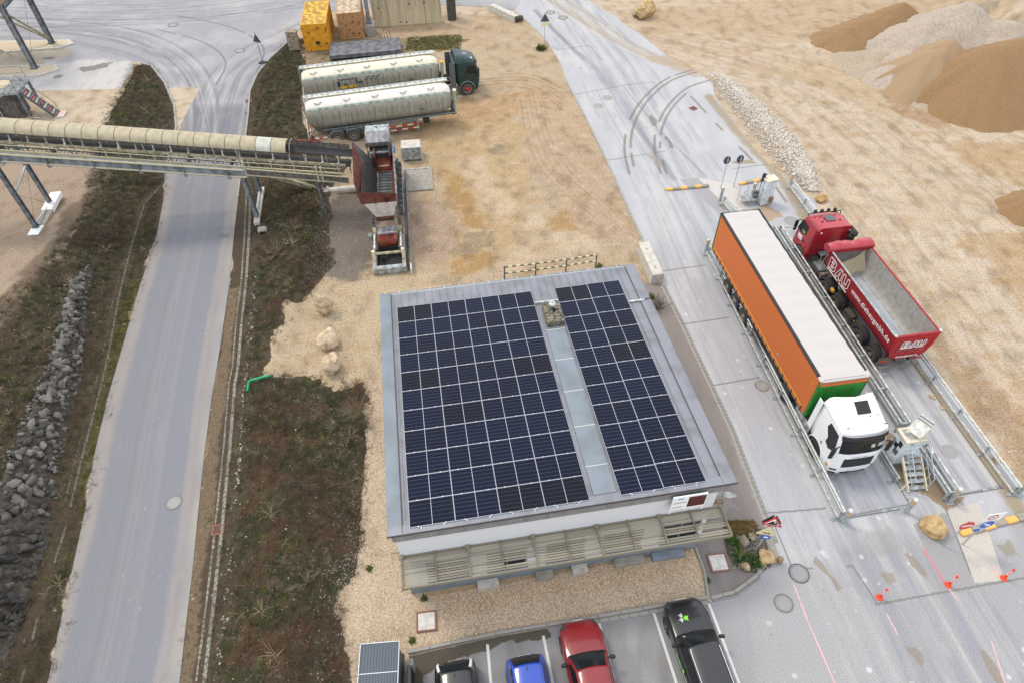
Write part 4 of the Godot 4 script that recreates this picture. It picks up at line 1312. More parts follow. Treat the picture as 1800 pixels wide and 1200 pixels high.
	for q in [[7.06, 8.28, 0.93], [11.86, 12.66, 1.72]]:
		obj("cable_channel", geo().box(rp((q[0] + q[1]) * 0.5, q[2], 0.09), v3(q[1] - q[0], 0.06, 0.09), 0.008, sl), M.galv_pale, hs)
	obj("cable", geo().pipe([rp(12.66, 1.72, 0.1), rp(12.95, 1.66, 0.1), rp(13.08, 1.66, -0.05), rp(13.05, 1.66, -0.9)], 0.02), M.black, hs)
	# front of the house under the sunshade
	for i in 5:
		var x := 1.1 + i * 2.55
		var w := part_node("window", hs, v3(x, 2.05, 12.86))
		inst("window_frame", geo().box(v3(0, 0.70, 0.02), v3(1.7, 0.08, 0.1)).box(v3(0, -0.70, 0.02), v3(1.7, 0.08, 0.1)).box(v3(-0.81, 0, 0.02), v3(0.08, 1.32, 0.1)).box(v3(0.81, 0, 0.02), v3(0.08, 1.32, 0.1)).box(v3(0, 0, 0.02), v3(0.06, 1.32, 0.09)).mesh(), M.steel_grey, w)
		inst("pane", geo().box(v3(-0.40, 0, 0.01), v3(0.74, 1.31, 0.02)).mesh(), M.glass_dark, w)
		inst("pane", geo().box(v3(0.40, 0, 0.01), v3(0.74, 1.31, 0.02)).mesh(), M.glass_dark, w)
		inst("sill", geo().box(v3(0, -0.78, 0.09), v3(1.8, 0.05, 0.24), 0.01).mesh(), M.roof_edge, w)
	for q in [[2.75, 0.95, 0.26, M.concrete_new], [5.3, 0.8, 0.16, M.concrete_old], [6.9, 0.7, 0.22, M.concrete_new], [9.2, 1.4, 0.18, M.concrete_old], [11.0, 1.5, 0.12, M.plinth_grey]]:
		obj("light_well", geo().box(v3(q[0], 0.10, 13.06), v3(q[1], 0.2 + q[2], 0.36), 0.015), q[3], hs)
	obj("overflow_spout", geo().box(v3(-0.72, 3.95, 12.75), v3(0.35, 0.10, 0.10)), M.concrete_old, hs)
	build_sunshade()
	build_panels()
	# red number board on the wall
	var bd := thing("display_board", "white board with red number display and logo on the house front", "sign", house_point(11.07, 5.03, 13.10), HOUSE_TURN)
	obj("board", geo().box(Vector3.ZERO, v3(1.44, 1.02, 0.07), 0.012), M.white_plain, bd)
	g = geo()
	g.quad_uv(v3(-0.05, -0.36, 0.04), v3(0.68, -0.36, 0.04), v3(0.68, 0.42, 0.04), v3(-0.05, 0.42, 0.04))
	obj("number_display", g, M.led_board, bd)
	g = geo()
	g.box(v3(-0.38, 0.34, 0.037), v3(0.24, 0.10, 0.006))
	obj("logo", g, M.sky_blue, bd)
	g = geo()
	for r in 2:
		for k in 8 - r * 2:
			g.box(v3(-0.64 + k * 0.07, 0.06 - r * 0.34, 0.037), v3(0.05, 0.06, 0.006))
	obj("lettering", g, M.steel_grey, bd)
	g = geo()
	g.box(v3(-0.68, -0.62, -0.02), v3(0.07, 0.3, 0.07)).box(v3(0.66, -0.62, -0.02), v3(0.07, 0.3, 0.07))
	obj("bracket", g, M.white_plain, bd)
	# street-lamp head on the corner
	var la := thing("wall_lamp", "pale lens-shaped lamp head on a short arm at the house corner", "lamp", house_point(12.45, 3.72, 12.6), HOUSE_TURN)
	obj("arm", geo().bar(v3(0, 0, 0), v3(0.55, -0.10, 0.05), 0.16, 0.12), M.timber_grey, la)
	g = geo()
	g.t = Transform3D(Basis(Vector3.UP, -0.25) * Basis(Vector3.BACK, -0.1).scaled(v3(1, 0.5, 0.45)), v3(0.72, 0.12, -0.12))
	g.lathe([v2(0.0, -0.44), v2(0.14, -0.36), v2(0.27, -0.15), v2(0.30, 0.05), v2(0.24, 0.25), v2(0.12, 0.40), v2(0, 0.44)], Vector3.ZERO, Vector3.RIGHT, 18)
	obj("lamp_head", g, M.galv_pale, la)
	var du := thing("roof_duct", "grey metal duct end sticking out under the roof corner", "duct", house_point(12.42, 4.72, 12.55), HOUSE_TURN)
	obj("duct_body", geo().tube(v3(-0.1, 0, 0), v3(0.55, 0.02, 0.05), 0.17, 0.14, 14), M.galv, du)
	obj("duct_flange", geo().tube(v3(0.02, 0, 0), v3(0.06, 0, 0), 0.21, 0.21, 14), M.galv_worn, du)
func build_sunshade() -> void:
	var sh := thing("sunshade", "weathered louvred sunshade along the front of the white house", "sunshade", house_point(0, 3.7, 0), HOUSE_TURN)
	var r := seeded(4)
	var slat := []
	for k in 3:
		slat.append(geo().box(Vector3.ZERO, v3(1.30, 0.022, 0.078), 0.004).mesh())
	for b in 10:
		var x0 := -0.60 + b * 1.335
		for k in 11:
			if b >= 8 and k in [4, 8]:
				continue
			if b == 3 and k == 8:
				continue
			var bs := Basis(Vector3.RIGHT, deg_to_rad(14 + r.randf_range(-5, 5))) * Basis(Vector3.BACK, r.randf_range(-0.006, 0.006))
			inst("louvre", slat[k % 3], M.louvre_lichen if r.randf() < 0.6 else M.louvre_dark, sh, Transform3D(bs, v3(x0 + 0.667, 0.0, 12.98 + k * 0.107)))
	for i in 11:
		var x := -0.60 + i * 1.335
		var big := i % 2 == 0
		obj("bearer", geo().box(v3(x, 0.05, 13.50), v3(0.07 if big else 0.045, 0.13 if big else 0.10, 1.34), 0.006), M.louvre_frame, sh)
		if big:
			obj("bearer_head", geo().box(v3(x, 0.14, 12.95), v3(0.17, 0.06, 0.14), 0.006), M.louvre_frame, sh)
	obj("front_rail", geo().box(v3(6.075, -0.02, 14.20), v3(13.45, 0.16, 0.06), 0.008), M.louvre_frame, sh)
	obj("back_rail", geo().box(v3(6.075, 0.0, 12.90), v3(13.4, 0.12, 0.05)), M.louvre_frame, sh)
func cell_tex(base: Color, line: Color, s: int) -> ImageTexture:
	var r := seeded(s)
	var im := Image.create_empty(288, 192, false, Image.FORMAT_RGB8)
	im.fill(base)
	for i in 9:
		for j in 6:
			var k := r.randf_range(0.9, 1.1)
			im.fill_rect(Rect2i(i * 32 + 1, j * 32 + 1, 30, 30), Color(base.r * k, base.g * k, base.b * k))
	for i in 10:
		im.fill_rect(Rect2i(mini(i * 32, 286), 0, 1, 192), line * 0.8)
	for j in 7:
		im.fill_rect(Rect2i(0, mini(j * 32, 190), 288, 2), line)
		for i in 28:
			im.fill_rect(Rect2i(i * 10 + 2, mini(j * 32, 189), 3, 3), line * 1.5)
	return ImageTexture.create_from_image(im)
func build_panels() -> void:
	var mats := []
	for q in [[Color(0.05, 0.07, 0.140), Color(0.23, 0.255, 0.34)], [Color(0.05, 0.066, 0.125), Color(0.22, 0.245, 0.32)], [Color(0.062, 0.063, 0.108), Color(0.21, 0.21, 0.26)]]:
		var m := mat("solar_cells_%d" % mats.size(), Color.WHITE, 0.12, 0.0, 0.28)
		m.albedo_color = Color.WHITE
		m.albedo_texture = cell_tex(q[0], q[1], 60 + mats.size())
		mats.append(m)
	var pw := 1.757
	var ph := 1.161
	var w := 1.748
	var h := 1.150
	var fr := geo()
	fr.box(v3(0, -0.017, -h / 2 + 0.005), v3(w, 0.034, 0.010)).box(v3(0, -0.017, h / 2 - 0.005), v3(w, 0.034, 0.010))
	fr.box(v3(-w / 2 + 0.005, -0.017, 0), v3(0.010, 0.034, h - 0.02)).box(v3(w / 2 - 0.005, -0.017, 0), v3(0.010, 0.034, h - 0.02))
	var frame := fr.mesh()
	var back := geo().box(v3(0, -0.014, 0), v3(w - 0.03, 0.018, h - 0.03)).mesh()
	var cells := []
	for sgn in [-1, 1]:
		var g := geo()
		var x0 := -w / 2 + 0.011 if sgn < 0 else 0.006
		var x1 := -0.006 if sgn < 0 else w / 2 - 0.011
		g.quad_uv(v3(x0, -0.003, h / 2 - 0.011), v3(x1, -0.003, h / 2 - 0.011), v3(x1, -0.003, -h / 2 + 0.011), v3(x0, -0.003, -h / 2 + 0.011))
		cells.append(g.mesh())
	var clamp_m := geo().box(v3(0, 0.004, 0), v3(0.05, 0.012, 0.05)).mesh()
	var r := seeded(19)
	var row_names := ["first", "second", "third", "fourth", "fifth", "sixth", "seventh", "eighth", "ninth", "tenth", "eleventh"]
	var col_names := ["first", "second", "third", "fourth"]
	var turn := Basis(Vector3.UP, HOUSE_TURN) * Basis(Vector3.RIGHT, -0.05)
	for f in 2:
		for i in 11:
			for j in (4 if f == 0 else 2):
				var kind := 0
				var t := r.randf()
				if t > 0.90:
					kind = 2
				elif t > 0.5:
					kind = 1
				var shade: String = ["navy solar", "dark blue solar", "brownish solar"][kind]
				var side := ("wide field" if f == 0 else "narrow field")
				var label := "%s panel, %s row from back, %s from left, %s" % [shade, row_names[i], col_names[j], side]
				var u := (j + 0.5) * pw + (0.0 if f == 0 else 4 * pw + 1.249)
				var v := (i + 0.5) * ph
				if f == 1 and j == 1:
					v -= 0.03
				var at := HOUSE_AT + Basis(Vector3.UP, HOUSE_TURN) * rp(u, v, 0.115)
				var p := thing("solar_panel", label, "solar panel", at, 0.0, "solar panels on the roof")
				p.basis = turn * Basis.from_euler(v3(r.randf_range(-0.004, 0.004), 0, r.randf_range(-0.003, 0.003)))
				inst("frame", frame, M.alu, p)
				inst("back_sheet", back, M.white_plain, p)
				inst("cell_field", cells[0], mats[kind], p)
				inst("cell_field", cells[1], mats[kind], p)
				for cx in [-0.52, 0.52]:
					inst("clamp", clamp_m, M.alu, p, Transform3D(Basis(), v3(cx + r.randf_range(-0.03, 0.03), 0, ph / 2)))
	# rails that carry the fields show under the front edge
	for f in 2:
		for k in (8 if f == 0 else 4):
			var u := 0.44 + k * 0.88 + (0.0 if f == 0 else 4 * pw + 1.249)
			var o := thing("panel_rail", "aluminium rail end under front edge of %s panel field, %s from left" % ["wide" if f == 0 else "narrow", row_names[k]], "rail", HOUSE_AT + Basis(Vector3.UP, HOUSE_TURN) * rp(u, 6.4, 0.055), 0.0, "rails under the solar panels")
			o.basis = turn
			inst("rail_bar", geo().box(Vector3.ZERO, v3(0.04, 0.045, 12.95)).mesh(), M.alu, o)
			inst("end_clamp", geo().box(v3(0, 0.03, 6.42), v3(0.05, 0.05, 0.05)).mesh(), M.alu, o)
# ------------------------------------------------------------------ the two weighbridges and what stands round them
func hazard_post(x: float, z: float, h: float, label: String, cap := true) -> void:
	var o := thing("guard_post", label, "post", v3(x, 0, z), 0.12, "hazard-banded guard posts at the scales")
	obj("shaft", geo().tube(v3(0, -0.02, 0), v3(0, h, 0), 0.11, 0.11, 16), M.galv_worn, o)
	obj("foot_plate", geo().box(v3(0, 0.012, 0), v3(0.36, 0.024, 0.36), 0.004), M.galv_worn, o)
	for k in 5:
		var g := geo()
		for s in 4:
			var a := s * PI / 2 + k * 0.35
			for q in 4:
				var b := a + q * PI / 16
				var c := a + (q + 1) * PI / 16
				var y := h - 0.30 + k * 0.05
				g.quad(v3(cos(c) * 0.114, y, sin(c) * 0.114), v3(cos(b) * 0.114, y, sin(b) * 0.114), v3(cos(b) * 0.114, y + 0.05, sin(b) * 0.114), v3(cos(c) * 0.114, y + 0.05, sin(c) * 0.114))
		obj("hazard_band", g, M.hazard_orange, o)
	if cap:
		obj("cap", geo().lathe([v2(0.125, 0), v2(0.125, 0.05), v2(0.09, 0.10), v2(0, 0.12)], v3(0, h, 0), Vector3.UP, 16), M.galv_pale, o)
func rail_run(called: String, label: String, a: Vector2, b: Vector2, h: float, wide: bool) -> void:
	var d := b - a
	var l := d.length()
	var o := thing(called, label, "guard rail", v3(a.x, 0, a.y), atan2(d.x, d.y))
	var n := int(round(l / 2.45))
	if wide:
		# twin beams over a shallow grey tray
		obj("tray", geo().box(v3(0, h - 0.36, l / 2), v3(0.36, 0.05, l), 0.01), M.steel_grey, o)
		for s in [-1, 1]:
			obj("beam", geo().tube(v3(s * 0.235, h, 0), v3(s * 0.235, h, l), 0.055, 0.055, 10), M.galv_pale, o)
			obj("beam", geo().box(v3(s * 0.235, h - 0.30, l / 2), v3(0.05, 0.14, l), 0.01), M.galv, o)
		for i in n + 1:
			var z := l * i / n
			var fr := part_node("yoke", o, v3(0, 0, clampf(z, 0.06, l - 0.06)))
			inst("upright", geo().box(v3(-0.25, h * 0.5, 0), v3(0.09, h + 0.06, 0.10), 0.01).mesh(), M.galv_worn, fr)
			inst("upright", geo().box(v3(0.25, h * 0.5, 0), v3(0.09, h + 0.06, 0.10), 0.01).mesh(), M.galv_worn, fr)
			inst("crossbar", geo().box(v3(0, h - 0.12, 0), v3(0.56, 0.08, 0.07), 0.01).mesh(), M.galv, fr)
	else:
		obj("beam", geo().tube(v3(0.05, h, 0), v3(0.05, h, l), 0.06, 0.06, 10), M.galv_pale, o)
		obj("beam", geo().tube(v3(0.05, h - 0.24, 0), v3(0.05, h - 0.24, l), 0.045, 0.045, 10), M.galv, o)
		obj("ledge", geo().box(v3(-0.17, h - 0.42, l / 2), v3(0.11, 0.06, l), 0.012), M.galv_pale, o)
		for i in n + 1:
			var z := clampf(l * i / n, 0.05, l - 0.05)
			inst("rail_post", geo().box(v3(-0.05, h * 0.5 - 0.02, z), v3(0.10, h + 0.04, 0.10), 0.01).mesh(), M.galv_worn, o)
			inst("foot", geo().box(v3(-0.16, 0.02, z), v3(0.42, 0.04, 0.16), 0.006).mesh(), M.galv_worn, o)
func build_weighbridge() -> void:
	rail_run("guide_rail", "long galvanised guide rail left of the orange truck", v2(13.26, -34.4), v2(15.30, -15.0), 0.72, false)
	rail_run("guide_rail", "long galvanised guide rail right of the red tipper by the sand", v2(20.95, -41.8), v2(24.12, -16.1), 0.72, false)
	rail_run("twin_rail", "double galvanised rail between the orange truck and the red tipper", v2(18.28, -36.4), v2(20.16, -19.9), 0.82, true)
	rail_run("twin_rail", "short double rail behind the metal steps, near end of the right scale", v2(20.50, -18.7), v2(20.86, -15.9), 0.82, true)
	rail_run("guide_rail", "short low rail beside the white terminal cabinet", v2(18.46, -18.9), v2(18.72, -16.9), 0.42, false)
	rail_run("guide_rail", "short rail at the far left corner of the left scale", v2(15.55, -40.0), v2(16.35, -37.6), 0.72, false)
	for q in [[15.40, -14.86, 1.12, "hazard-banded post at the near left corner of the left scale"], [18.57, -15.32, 1.15, "hazard-banded post standing beside the big yellowish boulder"], [20.88, -15.82, 1.15, "hazard-banded post at the near end of the double rail"], [24.40, -16.20, 1.2, "post at the near right corner, by the picture's right edge"], [15.42, -40.42, 1.1, "hazard-banded post at the foot of the left mirror"], [13.15, -34.68, 0.98, "hazard-banded post at the rear left of the orange truck"], [17.78, -40.69, 1.2, "hazard-banded post left of the far signal lamp"], [20.93, -41.9, 1.1, "post at the far end of the right rail beside the rubble"]]:
		hazard_post(q[0], q[1], q[2], q[3])
	for q in [[13.6, -14.95, 18.7, "left"], [20.9, -15.95, 24.0, "right"]]:
		var o := thing("scale_joint", "dark steel end joint across the near end of the %s scale" % q[3], "joint", v3((q[0] + q[2]) * 0.5 + (1.0 if q[3] == "left" else 0.0), 0, q[1] - 0.35), 0.15)
		obj("steel_edge", geo().box(v3(0, 0.006, 0), v3(2.9, 0.024, 0.05)), M.steel_dark, o)
		obj("cover_plate", geo().box(v3(0.75, 0.012, -0.06), v3(0.8, 0.026, 0.10), 0.006), M.galv_worn, o)
	# white terminal cabinet with a framed lid on top
	var b := thing("terminal_cabinet", "tall white terminal cabinet with dark screens beside the white truck cab", "cabinet", v3(19.22, 0, -18.28), 0.13)
	obj("plinth", geo().box(v3(0, 0.14, 0), v3(0.98, 0.28, 0.86), 0.01), M.steel_grey, b)
	obj("housing", geo().box(v3(0, 1.18, 0), v3(0.94, 1.84, 0.80), 0.02), M.booth_white, b)
	obj("top_frame", geo().box(v3(0, 2.13, 0.37), v3(1.06, 0.12, 0.16), 0.02).box(v3(0, 2.13, -0.37), v3(1.06, 0.12, 0.16), 0.02).box(v3(-0.45, 2.13, 0), v3(0.16, 0.12, 0.6), 0.02).box(v3(0.45, 2.13, 0), v3(0.16, 0.12, 0.6), 0.02), M.booth_cream, b)
	obj("top_plate", geo().box(v3(0, 2.10, 0), v3(0.78, 0.05, 0.6)), M.galv_pale, b)
	for q in [[1.66, 0.17, 0.34, 0.24, M.black], [1.38, -0.02, 0.30, 0.24, M.glass_dark], [1.05, 0.14, 0.32, 0.30, M.steel_dark], [1.55, -0.26, 0.26, 0.20, M.galv_worn]]:
		obj("screen", geo().box(v3(-0.475, q[0], q[1]), v3(0.03, q[2], q[3]), 0.006), q[4], b)
	obj("lock", geo().box(v3(0.10, 1.35, 0.41), v3(0.08, 0.06, 0.03), 0.006), M.sign_blue, b)
	obj("lamp_bar", geo().box(v3(0.15, 2.02, 0.47), v3(0.6, 0.13, 0.14), 0.02), M.galv, b)
	var ld := Basis(Vector3.UP, 0.5) * Basis(Vector3.BACK, 0.35)
	var lid := geo()
	for s in [-1, 1]:
		lid.box(v3(0.2, 2.52, -0.05) + ld * v3(0, 0, s * 0.33), v3(0.72, 0.05, 0.05), 0.0, ld)
		lid.box(v3(0.2, 2.52, -0.05) + ld * v3(s * 0.36, 0, 0), v3(0.05, 0.05, 0.7), 0.0, ld)
	obj("lid_frame", lid, M.booth_cream, b)
	obj("lid_sheet", geo().box(v3(0.2, 2.52, -0.05), v3(0.68, 0.015, 0.62), 0.0, ld), M.galv_pale, b)
	for k in 4:
		obj("lid_slat", geo().box(v3(0.2, 2.52, -0.05) + ld * v3(0.42 + k * 0.085, 0.03, 0.0), v3(0.07, 0.02, 0.7), 0.0, ld), M.steel_grey if k % 2 == 0 else M.galv_pale, b)
	obj("lid_stay", geo().tube(v3(-0.1, 2.15, -0.1), v3(0.1, 2.5, -0.05), 0.02), M.galv, b)
	# steps with pipe handrails
	var s := thing("metal_steps", "metal grating steps with pipe handrails below the white cabinet", "steps", v3(19.50, 0, -17.75), 0.06)
	for k in 5:
		obj("tread", geo().box(v3(0.0, 0.86 - k * 0.18, 0.14 + k * 0.26), v3(0.84, 0.035, 0.24), 0.006), M.galv_worn, s)
	obj("landing", geo().box(v3(0.05, 0.98, -0.28), v3(0.9, 0.04, 0.6), 0.006), M.galv_worn, s)
	for x in [-0.46, 0.46]:
		obj("stringer", geo().bar(v3(x, 0.98, -0.1), v3(x, 0.06, 1.36), 0.06, 0.14), M.cream, s)
		obj("handrail", geo().pipe([v3(x, 1.0, -0.4), v3(x, 1.95, -0.4), v3(x, 1.95, 0.0), v3(x, 1.0, 1.30), v3(x, 0.1, 1.30)], 0.022, 8), M.galv, s)
		obj("knee_rail", geo().pipe([v3(x, 1.5, -0.4), v3(x, 1.5, -0.05), v3(x, 0.55, 1.28)], 0.016, 8), M.galv, s)
		obj("baluster", geo().tube(v3(x, 0.55, 0.60), v3(x, 1.5, 0.60), 0.018), M.galv, s)
	obj("side_brace", geo().pipe([v3(0.5, 0.1, 0.95), v3(1.25, 0.55, 0.35), v3(1.25, 0.05, 0.35)], 0.022), M.galv, s)
	obj("side_brace", geo().pipe([v3(-0.5, 0.3, 1.1), v3(-0.85, 0.05, 1.25)], 0.022), M.cream, s)
	obj("lamp_arm", geo().pipe([v3(1.15, 0.4, -0.65), v3(1.15, 1.3, -0.65), v3(0.85, 1.32, -0.05)], 0.022), M.galv_pale, s)
	obj("lamp_knob", geo().lathe([v2(0, -0.08), v2(0.07, -0.04), v2(0.08, 0.02), v2(0, 0.08)], v3(0.84, 1.32, 0.0), Vector3.UP, 12), M.white_plain, s)
	# second cabinet at the far end of the left scale
	var c := thing("terminal_cabinet", "tall pale cabinet behind the orange trailer, far end of the scales", "cabinet", v3(18.48, 0, -40.05), 0.35)
	obj("housing", geo().box(v3(0, 1.05, 0), v3(0.86, 1.95, 0.60), 0.02), M.booth_white, c)
	obj("roof_cap", geo().box(v3(0, 2.07, 0), v3(0.98, 0.09, 0.72), 0.02), M.booth_cream, c)
	obj("vent_box", geo().box(v3(0.28, 0.45, 0.36), v3(0.3, 0.42, 0.14), 0.01), M.timber_grey, c)
	obj("base", geo().box(v3(0, 0.05, 0), v3(0.95, 0.1, 0.7), 0.01), M.concrete_old, c)
	obj("door_joint", geo().box(v3(-0.434, 1.05, 0), v3(0.006, 1.7, 0.012)), M.steel_grey, c)
	var sg := thing("signal_lamp", "black signal lamp on a thin pole behind the orange trailer", "signal", v3(17.98, 0, -40.2), 0.3)
	obj("pole", geo().tube(v3(0, 0, 0), v3(0, 2.2, 0), 0.035), M.steel_dark, sg)
	obj("lamp_box", geo().box(v3(0, 2.12, 0.06), v3(0.24, 0.62, 0.16), 0.03), M.black, sg)
	for k in 2:
		obj("lens", geo().lathe([v2(0, 0.03), v2(0.07, 0.02), v2(0.085, 0.0)], v3(0, 2.26 - k * 0.28, 0.14), Vector3.BACK, 14), M.glass_dark, sg)
	obj("hood", geo().box(v3(0, 2.40, 0.17), v3(0.22, 0.02, 0.12)), M.black, sg)
	var st := thing("metal_steps", "small step platform with pipe rails behind the orange trailer", "steps", v3(17.25, 0, -40.1), 0.12)
	obj("platform", geo().box(v3(0.1, 0.42, 0), v3(1.1, 0.05, 0.75), 0.006), M.galv_worn, st)
	for x in [-0.55, 0.05, 0.75]:
		obj("rail_frame", geo().pipe([v3(x, 0.0, 0.38), v3(x, 1.35, 0.38), v3(x, 1.35, -0.38), v3(x, 0, -0.38)], 0.02), M.galv, st)
	obj("handrail", geo().pipe([v3(-0.55, 1.35, 0.38), v3(0.75, 1.35, 0.38)], 0.02), M.galv, st)
	obj("knee_rail", geo().pipe([v3(-0.55, 0.9, 0.38), v3(0.75, 0.9, 0.38)], 0.016), M.galv, st)
	obj("junction_box", geo().box(v3(0.5, 0.75, 0.0), v3(0.3, 0.5, 0.25), 0.02), M.steel_dark, st)
	# two round mirrors seen from behind
	for k in 2:
		var m := thing("traffic_mirror", ["left", "right"][k] + " one of two black round mirror backs on thin poles", "mirror", [v3(15.82, 0, -41.97), v3(16.80, 0, -42.09)][k], 0.35)
		obj("pole", geo().tube(Vector3.ZERO, v3(0, 2.75, 0), 0.028), M.galv_worn, m)
		obj("dish", geo().lathe([v2(0, 0.035), v2(0.22, 0.03), v2(0.30, 0.0), v2(0.30, -0.03), v2(0, -0.035)], v3(0, 2.36, -0.05), v3(0, 0.15, 1), 28), M.sign_back, m)
		obj("clamp", geo().box(v3(0, 2.36, 0.02), v3(0.1, 0.16, 0.06), 0.01), M.galv, m)
	# painted kerb blocks
	for q in [[11.7, -41.85, 15.0, -42.25, 0.24, "orange and grey kerb blocks lying across the lane left of the mirrors"], [17.25, -42.35, 19.5, -42.95, 0.24, "orange and grey kerb blocks right of the mirrors, before the pale cabinet"], [20.6, -14.15, 24.2, -15.0, 0.30, "row of orange and grey kerb blocks behind the blue arrow sign"]]:
		var a := v3(q[0], 0, q[1])
		var e := v3(q[2], 0, q[3])
		var l := a.distance_to(e)
		var o := thing("painted_kerb", q[5], "kerb", a, atan2(e.x - a.x, e.z - a.z))
		var n := int(l / 0.55)
		for i in n:
			obj("kerb_block", geo().box(v3(0, 0.08, l * (i + 0.5) / n), v3(q[4] + 0.02 * (i % 3), 0.18, l / n - 0.02), 0.04), M.hazard_orange if i % 2 == 0 else M.concrete_old, o)
	# orange bollards with white bands
	var k := 0
	for q in [[15.76, -11.29, "leftmost of three orange flexible posts, below the weighbridge"], [18.98, -11.78, "middle of three orange flexible posts, at the sprayed red line"], [21.55, -12.03, "rightmost of three orange flexible posts, near the right edge"]]:
		var o := thing("delineator_post", q[2], "delineator", v3(q[0], 0, q[1]), k * 0.7, "orange flexible posts")
		obj("base", geo().lathe([v2(0.15, 0), v2(0.15, 0.03), v2(0.09, 0.09), v2(0.055, 0.20), v2(0, 0.20)], Vector3.ZERO, Vector3.UP, 18), M.orange_plastic, o)
		obj("post_tube", geo().lathe([v2(0.05, 0.18), v2(0.042, 0.86), v2(0.05, 0.90), v2(0.035, 0.95), v2(0, 0.96)], Vector3.ZERO, Vector3.UP, 16), M.orange_plastic, o)
		for j in 3:
			obj("white_band", geo().tube(v3(0, 0.40 + j * 0.15, 0), v3(0, 0.47 + j * 0.15, 0), 0.051, 0.050, 16, false), M.sign_white, o)
		k += 1
# ------------------------------------------------------------------ lorries
var wheel_meshes := {}
# a wheel turned about x; out = +1 or -1 tells which way its face looks
func wheel(parent: Node3D, at: Vector3, r: float, w: float, out: float, tyre_m: Material, rim_m: Material) -> void:
	var key := "%.2f_%.2f" % [r, w]
	if not wheel_meshes.has(key):
		var t := geo()
		t.lathe([v2(r * 0.60, -w / 2), v2(r * 0.90, -w / 2), v2(r * 0.985, -w * 0.40), v2(r, -w * 0.3), v2(r, w * 0.3), v2(r * 0.985, w * 0.40), v2(r * 0.90, w / 2), v2(r * 0.60, w / 2)], Vector3.ZERO, Vector3.RIGHT, 26)
		var m := geo()
		m.lathe([v2(r * 0.62, w * 0.48), v2(r * 0.56, w * 0.46), v2(r * 0.52, w * 0.22), v2(r * 0.30, w * 0.16), v2(r * 0.26, w * 0.38), v2(r * 0.16, w * 0.46), v2(0, w * 0.47)], Vector3.ZERO, Vector3.RIGHT, 22)
		for k in 8:
			var a := TAU * k / 8
			m.tube(v3(w * 0.18, cos(a) * r * 0.37, sin(a) * r * 0.37), v3(w * 0.26, cos(a) * r * 0.37, sin(a) * r * 0.37), r * 0.045, r * 0.04, 6)
		wheel_meshes[key] = [t.mesh(), m.mesh()]
	var o := part_node("wheel", parent, at)
	if out < 0:
		o.rotation.y = PI
	inst("tyre", wheel_meshes[key][0], tyre_m, o)
	inst("rim", wheel_meshes[key][1], rim_m, o)
# cab shell: prof rows are [y, half width, z of the front, z of the back]
func prof_at(p: Array, y: float) -> Vector3:
	for i in p.size() - 1:
		if y <= p[i + 1][0]:
			var t := clampf((y - p[i][0]) / (p[i + 1][0] - p[i][0]), 0, 1)
			return v3(lerpf(p[i][1], p[i + 1][1], t), lerpf(p[i][2], p[i + 1][2], t), lerpf(p[i][3], p[i + 1][3], t))
	var l: Array = p[p.size() - 1]
	return v3(l[1], l[2], l[3])
func cab_front(p: Array, s: float, y: float, off := 0.0) -> Vector3:
	var q := prof_at(p, y)
	return v3(s * q.x, y, q.y - 0.20 * pow(absf(s), 4.0) - 0.05 * s * s + off)
func cab_shell(p: Array, y0: float, y1: float, n := 14) -> Geo:
	var rows := []
	for i in n + 1:
		var y := lerpf(y0, y1, float(i) / n)
		var q := prof_at(p, y)
		var row := PackedVector3Array()
		var fz := cab_front(p, 1.0, y).z
		for k in 6:
			row.append(v3(-q.x + (0.06 if k == 0 else 0.0), y, lerpf(q.z, fz, k / 6.0)))
		for k in 21:
			row.append(cab_front(p, -1.0 + k * 0.1, y))
		for k in range(1, 7):
			row.append(v3(q.x - (0.06 if k == 6 else 0.0), y, lerpf(fz, q.z, k / 6.0)))
		rows.append(row)
	var g := geo()
	g.grid(rows, true)
	g.fan(rows[0], Vector3.DOWN)
	return g
# roof from the front top edge to the back, rising by `rise`
func cab_roof(p: Array, y: float, crown: float, rise: float, notch: float, edge := 5.0) -> Geo:
	var rows := []
	var q := prof_at(p, y)
	for i in 15:
		var t := i / 14.0
		var row := PackedVector3Array()
		for k in 25:
			var s := -1.0 + k / 12.0
			var f := cab_front(p, s, y)
			var zb := q.z + notch * (1 - s * s)
			var up := pow(maxf(0.0, 1 - pow(absf(s), edge)), 0.5) * (crown * sqrt(minf(1.0, t * 3.0 + 0.0)) + rise * sst(0.0, 1.0, t) * (1.0 + 0.12 * s * s))
			row.append(v3(s * q.x, y + up, lerpf(f.z, zb, t)))
		rows.append(row)
	var g := geo()
	g.grid(rows, false, false)
	var back := PackedVector3Array()
	for k in 25:
		back.append(rows[14][k])
	g.fan(back, Vector3.FORWARD)
	return g
func front_patch(p: Array, s0: float, s1: float, y0: float, y1: float, off := 0.012, nx := 12, ny := 4) -> Geo:
	var rows := []
	for i in ny + 1:
		var row := PackedVector3Array()
		for k in nx + 1:
			row.append(cab_front(p, lerpf(s0, s1, float(k) / nx), lerpf(y0, y1, float(i) / ny), off))
		rows.append(row)
	return geo().grid(rows)
func side_patch(p: Array, side: float, zy: Array, off := 0.012) -> Geo:
	var pts := PackedVector3Array()
	for q in zy:
		var w := prof_at(p, q.y)
		pts.append(v3(side * (w.x + off), q.y, q.x))
	return geo().fan(pts, v3(side, 0, 0))
func mirror_arm(parent: Node3D, side: float, x: float, y: float, z: float) -> void:
	var o := part_node("side_mirror", parent)
	inst("mirror_case", geo().box(v3(side * (x + 0.22), y - 0.25, z), v3(0.24, 0.55, 0.14), 0.05).box(v3(side * (x + 0.22), y - 0.66, z), v3(0.22, 0.2, 0.13), 0.04).mesh(), M.black, o)
	inst("mirror_bracket", geo().tube(v3(side * (x - 0.05), y + 0.05, z - 0.05), v3(side * (x + 0.22), y + 0.02, z), 0.03).mesh(), M.black, o)
